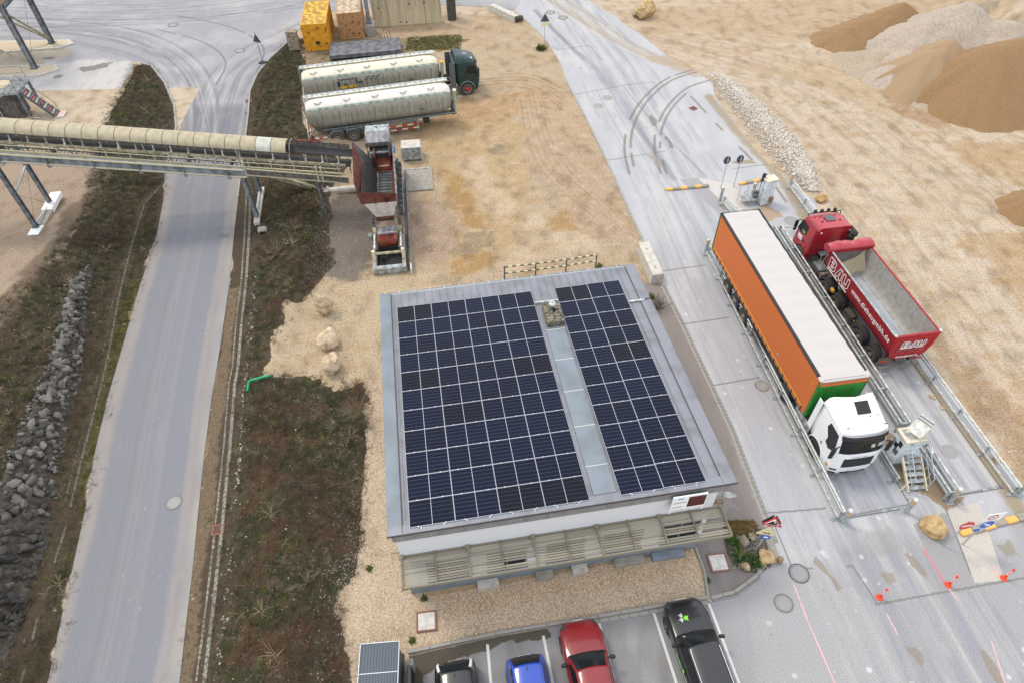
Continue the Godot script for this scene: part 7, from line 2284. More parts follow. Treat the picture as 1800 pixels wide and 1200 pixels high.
# ------------------------------------------------------------------ conveyor bridge over the road
func cp(x: float, off: float, up := 0.0) -> Vector3:
	return v3(x, 3.75 - 0.1455 * (x + 17.9) + up, -38.16 + off - 0.0605 * (x + 33.16))
func build_conveyor() -> void:
	var c := thing("conveyor_bridge", "covered conveyor bridge on steel legs crossing the road to the hopper", "conveyor")
	var x0 := -42.0
	var xe := -17.7
	for q in [[0.0, "near"], [-2.9, "far"]]:
		obj("girder", geo().ibeam(cp(x0, q[0], 0.28), cp(xe, q[0], 0.28), 0.30, 0.58, Vector3.UP, 0.035), M.girder_blue, c)
		obj("girder_dust", geo().bar(cp(x0, q[0] + 0.10, 0.585), cp(xe, q[0] + 0.10, 0.585), 0.16, 0.03), M.dusty_rail, c)
		obj("flange_dust", geo().bar(cp(x0, q[0] + 0.10, 0.05), cp(xe, q[0] + 0.10, 0.05), 0.14, 0.025), M.cream, c)
	var x := x0 + 1.2
	while x < xe:
		obj("stiffener", geo().box(cp(x, 0.10, 0.29), v3(0.05, 0.56, 0.16)), M.girder_blue, c)
		obj("stiffener_foot", geo().box(cp(x, 0.12, -0.10), v3(0.22, 0.16, 0.12)), M.galv_worn, c)
		obj("cross_girder", geo().ibeam(cp(x, 0.0, 0.35), cp(x, -2.9, 0.35), 0.12, 0.24), M.girder_blue, c)
		x += 2.75
	# upper stringers, return pipes
	for q in [[-0.80, 0.90], [-2.35, 0.90]]:
		obj("stringer", geo().bar(cp(x0, q[0], q[1]), cp(-11.2, q[0], q[1]), 0.10, 0.18), M.dusty_beam, c)
	obj("return_belt", geo().bar(cp(x0, -1.58, 0.62), cp(-11.0, -1.58, 0.62), 0.95, 0.025), M.rubber_dusty, c)
	obj("return_pipe", geo().tube(cp(x0, -0.95, 0.50), cp(-11.4, -0.95, 0.50), 0.07), M.steel_grey, c)
	obj("walk_beam", geo().bar(cp(x0, -0.22, 0.62), cp(-11.2, -0.22, 0.62), 0.06, 0.12), M.dusty_rail, c)
	# grated gangway: bars across
	var gr := geo()
	x = x0
	while x < -17.9:
		gr.box(cp(x, -0.50, 0.66), v3(0.025, 0.03, 0.50))
		x += 0.22
	obj("gangway_bars", gr, M.steel_dark, c)
	# carrying belt, troughed
	var rows := []
	for i in 31:
		var bx := lerpf(x0, -10.6, i / 30.0)
		rows.append(PackedVector3Array([cp(bx, -1.12, 1.46), cp(bx, -1.34, 1.28), cp(bx, -1.58, 1.25), cp(bx, -1.82, 1.28), cp(bx, -2.04, 1.46)]))
	obj("belt", geo().grid(rows, false, true), M.rubber, c)
	# idler frames
	x = x0 + 0.4
	var k := 0
	while x < -11.4:
		var o := part_node("idler", c)
		inst("idler_bracket", geo().bar(cp(x, -0.86, 0.96), cp(x, -1.0, 1.42), 0.06, 0.09).box(cp(x, -0.84, 1.02), v3(0.14, 0.16, 0.10), 0.02).mesh(), M.galv_worn if k % 3 else M.galv_pale, o)
		inst("roller", geo().tube(cp(x, -1.02, 1.40), cp(x, -1.36, 1.20), 0.06).tube(cp(x, -1.36, 1.17), cp(x, -1.8, 1.17), 0.06).mesh(), M.steel_grey, o)
		x += 1.07
		k += 1
	# handrail along the near gangway
	x = x0
	while x < -11.4:
		obj("rail_post", geo().bar(cp(x, -0.06, 0.50), cp(x, -0.10, 1.20), 0.045, 0.045, Vector3.BACK), M.dusty_rail, c)
		if x < -12.6:
			obj("truss_brace", geo().bar(cp(x, -0.80, 0.85), cp(x + 0.65, -0.75, 0.10), 0.05, 0.05).bar(cp(x + 1.3, -0.80, 0.85), cp(x + 0.65, -0.75, 0.10), 0.05, 0.05), M.dusty_beam, c)
		obj("stringer_post", geo().bar(cp(x + 0.6, -0.86, 0.3), cp(x + 0.6, -0.86, 1.5), 0.05, 0.05, Vector3.BACK), M.dusty_dark if int(x) % 2 else M.dusty_beam, c)
		x += 1.45
	obj("handrail", geo().tube(cp(x0, -0.10, 1.20), cp(-11.4, -0.10, 1.05), 0.026), M.dusty_rail, c)
	obj("knee_rail", geo().tube(cp(x0, -0.08, 0.86), cp(-11.4, -0.08, 0.72), 0.020), M.dusty_rail, c)
	# light end frame by the hopper: dark toe sheet between dusty edges
	obj("toe_sheet", geo().bar(cp(-17.6, 0.02, 0.42), cp(-11.0, 0.02, 0.30), 0.03, 0.42), M.dusty_dark, c)
	obj("toe_edge", geo().bar(cp(-17.6, 0.03, 0.66), cp(-11.0, 0.03, 0.54), 0.08, 0.06), M.dusty_rail, c)
	obj("toe_edge", geo().bar(cp(-17.6, 0.03, 0.19), cp(-11.0, 0.03, 0.07), 0.09, 0.07), M.dusty_rail, c)
	for xx in [-17.65, -13.0, -12.7]:
		obj("end_post", geo().bar(cp(xx, 0.0, 0.0), cp(xx, 0.0, 1.2), 0.10, 0.10, Vector3.BACK), M.dusty_rail, c)
	# open side skirts where the cover stops
	obj("skirt", geo().bar(cp(-14.6, -2.1, 1.62), cp(-11.0, -2.1, 1.62), 0.04, 0.34), M.dusty_dark, c)
	obj("skirt_top", geo().bar(cp(-14.6, -2.12, 1.82), cp(-12.9, -2.12, 1.82), 0.10, 0.05), M.rust_orange, c)
	# corrugated cover, sheet by sheet
	var r := seeded(31)
	x = x0
	while x < -15.0:
		var l := 0.965
		var x1 := minf(x + l, -14.75)
		var rw := []
		for i in 23:
			var sx := lerpf(x, x1 - 0.005, i / 22.0)
			var rip := 0.016 * (1.0 if i % 2 else -1.0)
			var row := PackedVector3Array()
			for j in 13:
				var a := PI * j / 12.0
				row.append(cp(sx, -1.58 + cos(a) * (0.70 + rip), 1.53 + sin(a) * (0.50 + rip)))
			rw.append(row)
		var g := geo()
		g.grid(rw, false, true)
		obj("cover_sheet", g, M.cover_pale if r.randf() < 0.16 else M.cover_sheet, c)
		var ra := []
		for i in 2:
			var row := PackedVector3Array()
			for j in 13:
				var a := PI * j / 12.0
				row.append(cp(x + i * 0.03, -1.58 + cos(a) * 0.725, 1.53 + sin(a) * 0.525))
			ra.append(row)
		obj("cover_strap", geo().grid(ra, false, true), M.dusty_dark, c)
		x += l
	obj("cover_edge", geo().bar(cp(x0, -0.90, 1.48), cp(-14.75, -0.90, 1.48), 0.04, 0.10), M.dusty_dark, c)
	var arch := []
	for i in 2:
		var row := PackedVector3Array()
		for j in 13:
			var a := PI * j / 12.0
			row.append(cp(-14.74 + i * 0.05, -1.58 + cos(a) * (0.76), 1.53 + sin(a) * 0.56))
		arch.append(row)
	obj("end_arch", geo().grid(arch, false, true), M.steel_grey, c)
	# trestles
	for q in [[-33.16, -38.16, -33.56, -41.12], [-17.96, -39.08, -18.5, -42.22]]:
		var a := v3(q[0], ht(q[0], q[1]), q[1])
		var b := v3(q[2], ht(q[2], q[3]), q[3])
		var at := cp(q[0], 0.0, -0.02)
		var bt := cp(q[2], -2.95, -0.02)
		at.z = a.z
		bt.z = b.z
		var tr := part_node("trestle", c)
		inst("leg", geo().ibeam(a, at, 0.26, 0.26, Vector3.BACK, 0.03).mesh(), M.steel_grey, tr)
		inst("leg", geo().ibeam(b, bt, 0.26, 0.26, Vector3.BACK, 0.03).mesh(), M.steel_grey, tr)
		inst("head_beam", geo().ibeam(at, bt, 0.24, 0.24).mesh(), M.girder_blue, tr)
		inst("tie", geo().tube(a + v3(0, 0.35, 0), b + v3(0, 0.35, 0), 0.06).mesh(), M.galv, tr)
		if q[0] < -30:
			inst("tie", geo().tube(a.lerp(at, 0.52), b.lerp(bt, 0.62), 0.07).mesh(), M.galv, tr)
			inst("wire", geo().tube(a.lerp(at, 0.52), b + v3(0, 0.3, 0), 0.012, 0.012, 5).tube(b.lerp(bt, 0.62), a + v3(0, 0.3, 0), 0.012, 0.012, 5).mesh(), M.steel_dark, tr)
		for e in [a, b]:
			inst("foot_plate", geo().box(e + v3(0, 0.18, 0), v3(0.45, 0.04, 0.45)).mesh(), M.steel_dark, tr)
	obj("slanting_strut", geo().bar(v3(-18.4, 2.75, -41.6), v3(-13.95, 0.15, -42.55), 0.26, 0.30), M.dusty_beam, c)
	obj("slanting_strut", geo().bar(v3(-15.8, 2.6, -41.3), v3(-14.1, 0.3, -42.4), 0.07, 0.07), M.dusty_rail, c)
	obj("short_leg", geo().ibeam(v3(-13.75, 0, -42.6), v3(-13.75, 3.0, -42.0), 0.18, 0.18, Vector3.BACK), M.steel_grey, c)
	obj("short_leg", geo().ibeam(v3(-13.2, 0, -39.6), v3(-13.2, 3.0, -39.45), 0.14, 0.14, Vector3.BACK), M.steel_grey, c)
	# footings
	var f1 := thing("footing_strip", "white concrete footing strip under the left conveyor legs", "footing", gpos(-33.28, -39.4), 0.135)
	obj("strip", geo().box(v3(0, 0.10, -1.9), v3(0.75, 0.36, 2.2), 0.02).box(v3(0.0, 0.10, 2.1), v3(0.75, 0.36, 2.0), 0.02), M.white_plain, f1)
	obj("strip_middle", geo().box(v3(0.02, 0.04, 0.15), v3(0.72, 0.28, 1.9), 0.02), M.concrete_old, f1)
	var f2 := thing("footing_strip", "narrow pale footing strip under the right conveyor legs", "footing", gpos(-18.2, -40.6), 0.15)
	obj("strip", geo().box(v3(0, 0.06, 0), v3(0.4, 0.30, 4.4), 0.02), M.concrete_new, f2)
	var f3 := thing("footing_wall", "low rounded pale concrete footing left of the rusty hopper", "footing", gpos(-12.7, -42.55), 0.15)
	obj("wall_body", geo().box(v3(0.4, 0.16, 0), v3(2.6, 0.42, 0.5), 0.10).box(v3(-1.1, 0.2, 0.1), v3(0.7, 0.5, 0.7), 0.04), M.concrete_new, f3)
	var cu := thing("drain_outlet", "grey concrete drain outlet beside the right road channel", "drain", gpos(-17.25, -37.6), 0.2)
	obj("outlet_body", geo().box(v3(0, 0.16, 0), v3(0.62, 0.36, 0.55), 0.10), M.concrete_old, cu)
	obj("outlet_mouth", geo().box(v3(0.02, 0.08, 0.28), v3(0.42, 0.26, 0.05)), M.black, cu)
# ------------------------------------------------------------------ silo legs and stair platform, upper left corner
func build_silo_corner() -> void:
	var s := thing("silo_tower", "tall steel silo tower standing on braced legs, upper left corner", "silo")
	var legs := [v3(-45.7, 0, -64.13), v3(-46.58, 0, -69.77), v3(-52.2, 0, -63.3), v3(-53.0, 0, -68.9)]
	for l in legs:
		obj("leg", geo().ibeam(l, l + v3(0, 6.0, 0), 0.42, 0.42, Vector3.BACK, 0.05), M.steel_grey, s)
		obj("base_plate", geo().box(l + v3(0, 0.17, 0), v3(0.7, 0.05, 0.7)), M.steel_dark, s)
		obj("stiffener", geo().box(l + v3(0, 5.2, 0), v3(0.6, 0.5, 0.1)), M.steel_grey, s)
	obj("brace", geo().tube(legs[0] + v3(0, 5.0, -0.3), legs[1] + v3(0.1, 0.8, 0.3), 0.10), M.dusty_beam, s)
	obj("brace", geo().tube(legs[2] + v3(0.3, 5.0, 0), legs[0] + v3(-0.2, 0.6, 0), 0.10), M.dusty_beam, s)
	obj("brace", geo().tube(legs[3] + v3(0.3, 5.0, 0), legs[1] + v3(-0.2, 0.6, 0), 0.10), M.dusty_beam, s)
	obj("wire", geo().tube(legs[0] + v3(0, 0.8, -0.3), legs[1] + v3(0, 5.2, 0.3), 0.015, 0.015, 5), M.steel_dark, s)
	for q in [[0, 1], [2, 3], [0, 2], [1, 3]]:
		obj("ring_beam", geo().ibeam(legs[q[0]] + v3(0, 5.75, 0), legs[q[1]] + v3(0, 5.75, 0), 0.3, 0.45), M.steel_grey, s)
	obj("platform", geo().box(v3(-49.4, 6.05, -66.5), v3(7.6, 0.12, 6.6)), M.timber_grey, s)
	obj("silo_wall", geo().tube(v3(-49.6, 6.1, -66.6), v3(-49.6, 12.5, -66.6), 2.8, 2.8, 28), M.galv_worn, s)
	obj("railing", geo().pipe([v3(-53, 7.1, -63.3), v3(-45.7, 7.1, -63.6), v3(-46.4, 7.1, -69.6)], 0.03).pipe([v3(-53, 6.6, -63.3), v3(-45.7, 6.6, -63.6), v3(-46.4, 6.6, -69.6)], 0.025), M.dusty_rail, s)
	for k in 6:
		obj("railing_post", geo().tube(v3(-45.7 - k * 0.12, 6.1, -63.7 - k * 1.15), v3(-45.7 - k * 0.12, 7.1, -63.7 - k * 1.15), 0.03), M.dusty_rail, s)
	for q in [[pv([-56, -70.6, -45.2, -70.6, -44.3, -69.7, -45.5, -68.6, -56, -67.4]), "long concrete island under the rear silo leg"], [pv([-56, -64.9, -44.0, -64.9, -43.2, -63.8, -44.6, -62.6, -56, -61.8]), "long concrete island under the front silo leg"]]:
		var o := thing("concrete_island", q[1], "island", v3(0, -0.02, 0))
		var poly: PackedVector2Array = q[0]
		var up := PackedVector2Array()
		for v in poly:
			up.append(v2(v.x, -v.y))
		obj("island_body", geo().prism(up, 0.16, Vector3.ZERO, Basis(Vector3.RIGHT, Vector3.FORWARD, Vector3.UP)), M.concrete_new, o)
		var inner := Geometry2D.offset_polygon(up, -0.35)[0]
		obj("sand_cover", geo().prism(inner, 0.03, v3(0, 0.15, 0), Basis(Vector3.RIGHT, Vector3.FORWARD, Vector3.UP)), M.sand_dust, o)
	var p := thing("stair_platform", "grey steel platform with railings and striped stair by the conveyor", "platform", v3(-42.7, 0, -55.4), 0.12)
	obj("deck", geo().box(v3(0, 2.6, 0), v3(2.6, 0.12, 2.6), 0.02), M.steel_grey, p)
	obj("deck_edge", geo().box(v3(0, 2.52, 1.32), v3(2.7, 0.26, 0.06)).box(v3(1.32, 2.52, 0), v3(0.06, 0.26, 2.64)), M.galv_worn, p)
	for x in [-1.2, 1.2]:
		for z in [-1.2, 1.2]:
			obj("leg", geo().ibeam(v3(x, 0, z), v3(x, 2.5, z), 0.18, 0.18, Vector3.BACK), M.steel_grey, p)
			obj("rail_post", geo().tube(v3(x, 2.6, z), v3(x, 3.7, z), 0.025), M.steel_grey, p)
	for y in [3.15, 3.7]:
		obj("railing", geo().pipe([v3(1.2, y, -1.2), v3(-1.2, y, -1.2), v3(-1.2, y, 1.2), v3(1.2, y, 1.2)], 0.025), M.steel_grey, p)
	obj("railing", geo().pipe([v3(1.2, 3.7, -1.2), v3(0.2, 2.7, 0.6)], 0.025), M.dusty_rail, p)
	obj("dust_heap", geo().lathe([v2(0.8, 0), v2(0.4, 0.06), v2(0, 0.08)], v3(-0.6, 2.66, -0.3), Vector3.UP, 14), M.sand_dust, p)
	obj("tank_below", geo().box(v3(-0.3, 0.9, 0.2), v3(1.7, 1.5, 1.6), 0.05), M.dusty_dark, p)
	for k in 9:
		obj("tread", geo().box(v3(1.5 + k * 0.20, 2.45 - k * 0.27, 0.75), v3(0.24, 0.04, 0.85)), M.steel_dark, p)
		obj("riser", geo().box(v3(1.60 + k * 0.20, 2.36 - k * 0.27, 0.75), v3(0.02, 0.14, 0.84)), M.sign_red if k % 2 == 0 else M.sign_white, p)
	for z in [0.30, 1.20]:
		obj("stringer", geo().bar(v3(1.4, 2.5, z), v3(3.2, 0.05, z), 0.06, 0.2), M.steel_dark, p)
		obj("stair_rail", geo().pipe([v3(1.25, 3.6, z), v3(3.2, 1.0, z), v3(3.25, 0.1, z)], 0.025), M.steel_grey, p)
	obj("stair_foot", geo().box(v3(3.4, 0.06, 0.75), v3(0.8, 0.16, 1.1), 0.02), M.concrete_new, p)
	var lr := thing("pipe_rail", "low yellowish pipe rail between stair platform and conveyor", "rail", v3(-42.8, 0, -52.6), 0.08)
	obj("rail_pipe", geo().pipe([v3(-3, 1.0, 0), v3(3.2, 1.0, 0), v3(3.4, 0.0, 0.1)], 0.03), M.dusty_rail, lr)
	for k in 4:
		obj("rail_post", geo().tube(v3(-3 + k * 2.0, 0, 0), v3(-3 + k * 2.0, 1.0, 0), 0.03), M.dusty_rail, lr)
# ------------------------------------------------------------------ heaps, rubble, boulders
# peaks: [x, z, height, radius]; the heap is the upper envelope of rounded cones
func heap(called: String, label: String, peaks: Array, m: Material, s: int, rough := 0.12) -> void:
	var lo := v2(1e9, 1e9)
	var hi := -lo
	for q in peaks:
		lo = lo.min(v2(q[0] - q[3] * 1.25, q[1] - q[3] * 1.25))
		hi = hi.max(v2(q[0] + q[3] * 1.25, q[1] + q[3] * 1.25))
	var f := FastNoiseLite.new()
	f.seed = s
	f.frequency = 0.25
	f.fractal_octaves = 5
	var rows := []
	var n := 64
	var at := (lo + hi) * 0.5
	for i in n + 1:
		var row := PackedVector3Array()
		for j in n + 1:
			var x := lerpf(lo.x, hi.x, float(j) / n)
			var z := lerpf(lo.y, hi.y, float(i) / n)
			var h := -0.15
			for q in peaks:
				var d := v2(x - q[0], z - q[1])
				var r: float = q[3] * (1.0 + 0.16 * f.get_noise_2d(d.angle() * 6.0 + s * 10, s) )
				var t := d.length() / r
				var c: float = q[2] * (1.0 - sqrt(t * t + 0.008) * 1.0) + 0.02 * q[2]
				h = maxf(h, c)
			h += rough * f.get_noise_2d(x * 2.2, z * 2.2) * clampf(h + 0.3, 0, 1)
			row.append(v3(x - at.x, minf(h, 99.0), z - at.y))
		rows.append(row)
	var g := geo()
	g.grid(rows, false, true)
	var o := thing(called, label, "heap", v3(at.x, -0.02, at.y))
	obj("heap_body", g, m, o)
func build_heaps() -> void:
	worn("sand_brown", Color(0.27, 0.165, 0.078), "ground", 0.4, 0.95)
	worn("sand_tan", Color(0.335, 0.23, 0.135), "grain", 0.45, 0.95)
	worn("sand_pale", Color(0.40, 0.335, 0.275), "ground", 0.25, 0.95)
	worn("sand_rose", Color(0.37, 0.30, 0.225), "ground", 0.3, 0.95)
	worn("sand_grey", Color(0.28, 0.235, 0.18), "grain", 0.4, 0.95)
	worn("sand_ochre", Color(0.50, 0.36, 0.19), "rock", 0.3, 0.95)
	heap("sand_heap", "low brown sand ridge left of the pale heap, far right of the yard", [[33.8, -66.6, 1.5, 3.2], [36.0, -67.6, 1.9, 3.4], [38.6, -69.0, 2.2, 3.6], [40.6, -70.6, 2.2, 3.2]], M.sand_brown, 3)
	heap("sand_heap", "large pale stone-dust heap behind the brown sand dome", [[40.2, -63.6, 3.4, 5.8], [43.6, -64.8, 4.4, 6.4], [46.5, -62.6, 3.6, 6.0], [37.4, -60.6, 1.6, 3.2]], M.sand_pale, 5, 0.3)
	heap("sand_heap", "tan sand heap with one pale flank left of the brown dome", [[37.6, -57.6, 3.2, 4.6], [39.5, -59.0, 3.5, 4.6]], M.sand_tan, 7, 0.08)
	heap("sand_heap", "smooth brown sand dome nearest the haul track", [[41.6, -55.4, 4.7, 6.4], [43.5, -56.0, 4.8, 6.6], [45.8, -57.0, 4.6, 6.6]], M.sand_brown, 9, 0.06)
	heap("sand_heap", "small pale heap tipped at the foot of the tan sand", [[34.9, -58.2, 1.5, 2.4], [35.8, -55.4, 1.0, 1.7]], M.sand_pale, 11, 0.1)
	heap("sand_heap", "grey-brown heap under the rocky slope, upper right corner", [[49.2, -69.5, 2.6, 4.6], [51.5, -68.0, 2.8, 4.6]], M.sand_grey, 13, 0.12)
	heap("sand_heap", "broad low rosy spill in front of the pale heap", [[36.0, -62.2, 0.9, 3.0], [33.4, -62.6, 0.5, 2.2], [38.2, -54.2, 0.7, 3.0], [34.2, -60.2, 0.6, 2.4]], M.sand_rose, 15, 0.22)
	heap("sand_heap", "small ochre heap at the right edge of the picture", [[37.0, -38.3, 1.6, 2.2], [38.4, -38.8, 1.5, 2.4]], M.sand_brown, 17, 0.06)
func build_stones() -> void:
	var r := seeded(101)
	# long heap of rubble beside the far lane
	var lft := pv([18.7, -60.4, 18.95, -56.5, 19.5, -52.8, 20.5, -47.0, 21.3, -43.0, 21.9, -41.2])
	var rgt := pv([19.6, -60.5, 21.4, -57.5, 22.5, -54.0, 23.3, -50.4, 23.9, -45.4, 23.2, -41.6])
	var rows := []
	for i in 70:
		var z := lerpf(-60.4, -41.2, i / 69.0)
		var a := along_z(lft, z)
		var b := along_z(rgt, z)
		var row := PackedVector3Array()
		for k in 13:
			var t := k / 12.0
			var pr := sin(t * PI) * (0.75 + 0.25 * site_noise.get_noise_2d(z * 1.2, 4)) * minf(1.0, minf(z + 60.5, -41.1 - z) * 0.7)
			row.append(v3(lerpf(a, b, t), -0.06 + 0.72 * pr + 0.05 * site_noise.get_noise_2d(lerpf(a, b, t) * 5, z * 5), z))
		rows.append(row)
	var g := geo()
	g.grid(rows, false, true)
	var bm := thing("rubble_heap", "long low heap of pale broken stone between far lane and haul track", "rubble")
	obj("heap_core", g, M.sand_rose, bm)
	var meshes := [rock_mesh(41, 0.35, 4), rock_mesh(42, 0.4, 4, v3(1.2, 0.7, 0.9)), rock_mesh(43, 0.35, 4, v3(0.8, 0.8, 1.2))]
	for mi in 3:
		var xf: Array[Transform3D] = []
		var cols := PackedColorArray()
		for i in 4200:
			var z := r.randf_range(-60.3, -41.3)
			var t := clampf(0.5 + r.randfn() * 0.24, 0.0, 1.0)
			var x := lerpf(along_z(lft, z), along_z(rgt, z), t)
			var s := r.randf_range(0.03, 0.085) * (1.8 if r.randf() < 0.06 else 1.0)
			var y := -0.04 + 0.72 * sin(t * PI) * (0.75 + 0.25 * site_noise.get_noise_2d(z * 1.2, 4)) * minf(1.0, minf(z + 60.5, -41.1 - z) * 0.7)
			xf.append(Transform3D(Basis.from_euler(v3(r.randf() * TAU, r.randf() * TAU, r.randf() * TAU)).scaled_local(Vector3.ONE * s), v3(x, y + s * 0.35, z)))
			var v := r.randf_range(0.36, 0.66)
			cols.append(Color(v, v * r.randf_range(0.85, 0.93), v * r.randf_range(0.70, 0.83)))
		stuff("stones", meshes[mi], M.stone_chips, xf, cols, "", "", bm)
	# gravel round the house
	var front := pv([-4.0, -11.75, 8.15, -13.7, 8.3, -11.6, 3.4, -10.9, -1, -10.25, -4.4, -9.6])
	var strip := pv([-7.9, -23.9, -6.3, -24.2, -4.75, -11.6, -4.5, -9.5, -4.6, -6, -6.5, -6, -7.2, -12, -7.7, -20])
	var xg: Array[Transform3D] = []
	var cg := PackedColorArray()
	var pebble := rock_mesh(51, 0.25, 3)
	for pass_ in 2:
		var poly := front if pass_ == 0 else strip
		var bx := Rect2(-4.5, -13.8, 12.9, 4.3) if pass_ == 0 else Rect2(-8, -24.3, 3.6, 18.4)
		for i in (52000 if pass_ == 0 else 40000):
			var p := bx.position + v2(r.randf(), r.randf()) * bx.size
			if not Geometry2D.is_point_in_polygon(p, poly):
				continue
			var s := r.randf_range(0.011, 0.027)
			xg.append(Transform3D(Basis.from_euler(v3(r.randf() * TAU, r.randf() * TAU, 0)).scaled_local(v3(s, s * 0.7, s * 1.1)), v3(p.x, ht(p.x, p.y) + s * 0.3, p.y)))
			var v := r.randf_range(0.46, 0.86)
			var warm := r.randf_range(0.72, 0.9)
			cg.append(Color(v, v * warm, v * warm * r.randf_range(0.68, 0.85)))
	stuff("gravel_bed", pebble, M.stone_chips, xg, cg, "beige gravel spread along the front and left of the house", "gravel")
	# loose stones on the open ground
	var xs: Array[Transform3D] = []
	var cs := PackedColorArray()
	for i in 7000:
		var z := -8.0 - 70.0 * pow(r.randf(), 1.3)
		var x := r.randf_range(-14, 45)
		if x > 7.5 and x < 24.5 and z > -62:
			continue
		if x > -6 and x < 8 and z > -30:
			continue
		var s := r.randf_range(0.015, 0.045) * (2.2 if r.randf() < 0.03 else 1.0)
		xs.append(Transform3D(Basis.from_euler(v3(r.randf() * TAU, r.randf() * TAU, 0)).scaled_local(v3(s, s * 0.7, s)), v3(x, ht(x, z) + s * 0.25, z)))
		var v := r.randf_range(0.30, 0.62)
		cs.append(Color(v, v * 0.88, v * 0.72))
	for i in 4200:
		# grey chippings by the hopper and rubble below the brush
		var p := v2(r.randf_range(-13.6, -9.2), r.randf_range(-42.2, -32.6)) if i < 3600 else v2(-7.7 + r.randfn() * 0.45, -13.5 + r.randfn() * 2.0)
		var s := r.randf_range(0.015, 0.045)
		xs.append(Transform3D(Basis.from_euler(v3(r.randf() * TAU, r.randf() * TAU, 0)).scaled_local(v3(s, s * 0.7, s)), v3(p.x, ht(p.x, p.y) + s * 0.25, p.y)))
		var v := r.randf_range(0.16, 0.36) if i < 3600 else r.randf_range(0.26, 0.5)
		cs.append(Color(v, v * 0.93, v * 0.86))
	for i in 2600:
		# stones showing through the brush banks
		var left := r.randf() < 0.5
		var z := r.randf_range(-44, -8)
		var x := along_z(gut_l, z) - r.randf_range(0.4, 6.5) if left else along_z(gut_r, z) + r.randf_range(0.4, 7.5)
		if x > -7.4:
			continue
		var s := r.randf_range(0.015, 0.045)
		xs.append(Transform3D(Basis.from_euler(v3(r.randf() * TAU, r.randf() * TAU, 0)).scaled_local(v3(s, s * 0.7, s)), v3(x, ht(x, z) + s * 0.5, z)))
		var v := r.randf_range(0.16, 0.42)
		cs.append(Color(v, v * 0.93, v * 0.84))
	stuff("loose_stones", rock_mesh(52, 0.3, 3), M.stone_chips, xs, cs, "loose small stones scattered over the open ground", "stones")
	# boulders that stand alone
	var bd := [
		[-11.50, -29.75, 0.92, v3(0.80, 1.30, 0.72), 61, M.limestone, "tall tapering pale boulder, farthest of the three beside the brush", 0.3],
		[-10.95, -27.05, 0.94, v3(1.02, 0.82, 0.95), 62, M.limestone, "wide pale boulder with a flat slanting face, middle of the three", 0.9],
		[-10.30, -25.05, 1.0, v3(1.0, 0.74, 0.88), 63, M.limestone, "broad faceted pale boulder, nearest of the three beside the brush", 2.1],
		[19.45, -14.35, 0.88, v3(1.05, 0.70, 0.86), 64, M.limestone_warm, "big yellowish boulder beside the road signs at the weighbridge", 0.7],
		[14.9, -73.4, 1.15, v3(1.15, 0.95, 1.0), 65, M.limestone_warm, "squarish brown boulder at the top of the quarry floor", 0.4],
		[13.9, -73.7, 0.55, v3(1.2, 0.7, 0.8), 66, M.limestone_grey, "small grey boulder left of the squarish brown one", 1.4],
		[22.75, -40.2, 0.62, v3(1.25, 0.5, 0.8), 67, M.sand_ochre, "low ochre rock in front of the red lorry cab", 0.2],
		[24.35, -18.1, 0.34, v3(1.7, 0.6, 0.7), 68, M.limestone, "long pale stone beside the near end of the right rail", 0.5],
		[22.85, -22.1, 0.2, v3(0.8, 0.5, 1.4), 69, M.limestone, "flat pale stone against the right rail", 0.3],
		[23.1, -21.4, 0.2, v3(0.8, 0.5, 1.2), 70, M.limestone, "flat pale stone just below another at the right rail", -0.3],
		[-36.0, -64.6, 0.42, v3(1.4, 0.6, 0.9), 71, M.limestone, "pale stone at the tip of the brown island, upper left", 0.2]]
	for q in bd:
		var o := thing("boulder", q[6], "boulder", v3(q[0], q[2] * q[3].y * 0.62 - 0.03, q[1]), q[7], "")
		obj("rock_body", rock_geo(q[4], 0.36, 11, q[3] * q[2]), q[5], o)
	for q in [[9.15, -33.35, 0.14, 3.3, 0.85, 0.75, "pale concrete barrier block lying behind the house corner", M.concrete_new], [-0.1, -74.6, 0.68, 4.2, 0.7, 0.6, "pale concrete barrier block beside the upper road", M.concrete_new]]:
		var o := thing("barrier_block", q[6], "block", v3(q[0], 0, q[1]), q[2])
		obj("block_body", geo().prism(pv([-q[4] * 0.5, 0, q[4] * 0.5, 0, q[4] * 0.42, q[5], -q[4] * 0.42, q[5]]), q[3], v3(0, 0, -q[3] * 0.5)), q[7], o)
		for k in 2:
			obj("lifting_slot", geo().box(v3(0, q[5] + 0.004, (k - 0.5) * q[3] * 0.55), v3(0.10, 0.012, 0.22)), M.concrete_old, o)
	var lg := thing("log", "dark log end lying right of the upper concrete block", "log", v3(1.35, 0.3, -73.1), 0.5)
	obj("log_body", geo().tube(v3(-0.4, 0, 0), v3(0.5, 0, 0.1), 0.28, 0.25, 12), M.rock_dark, lg)
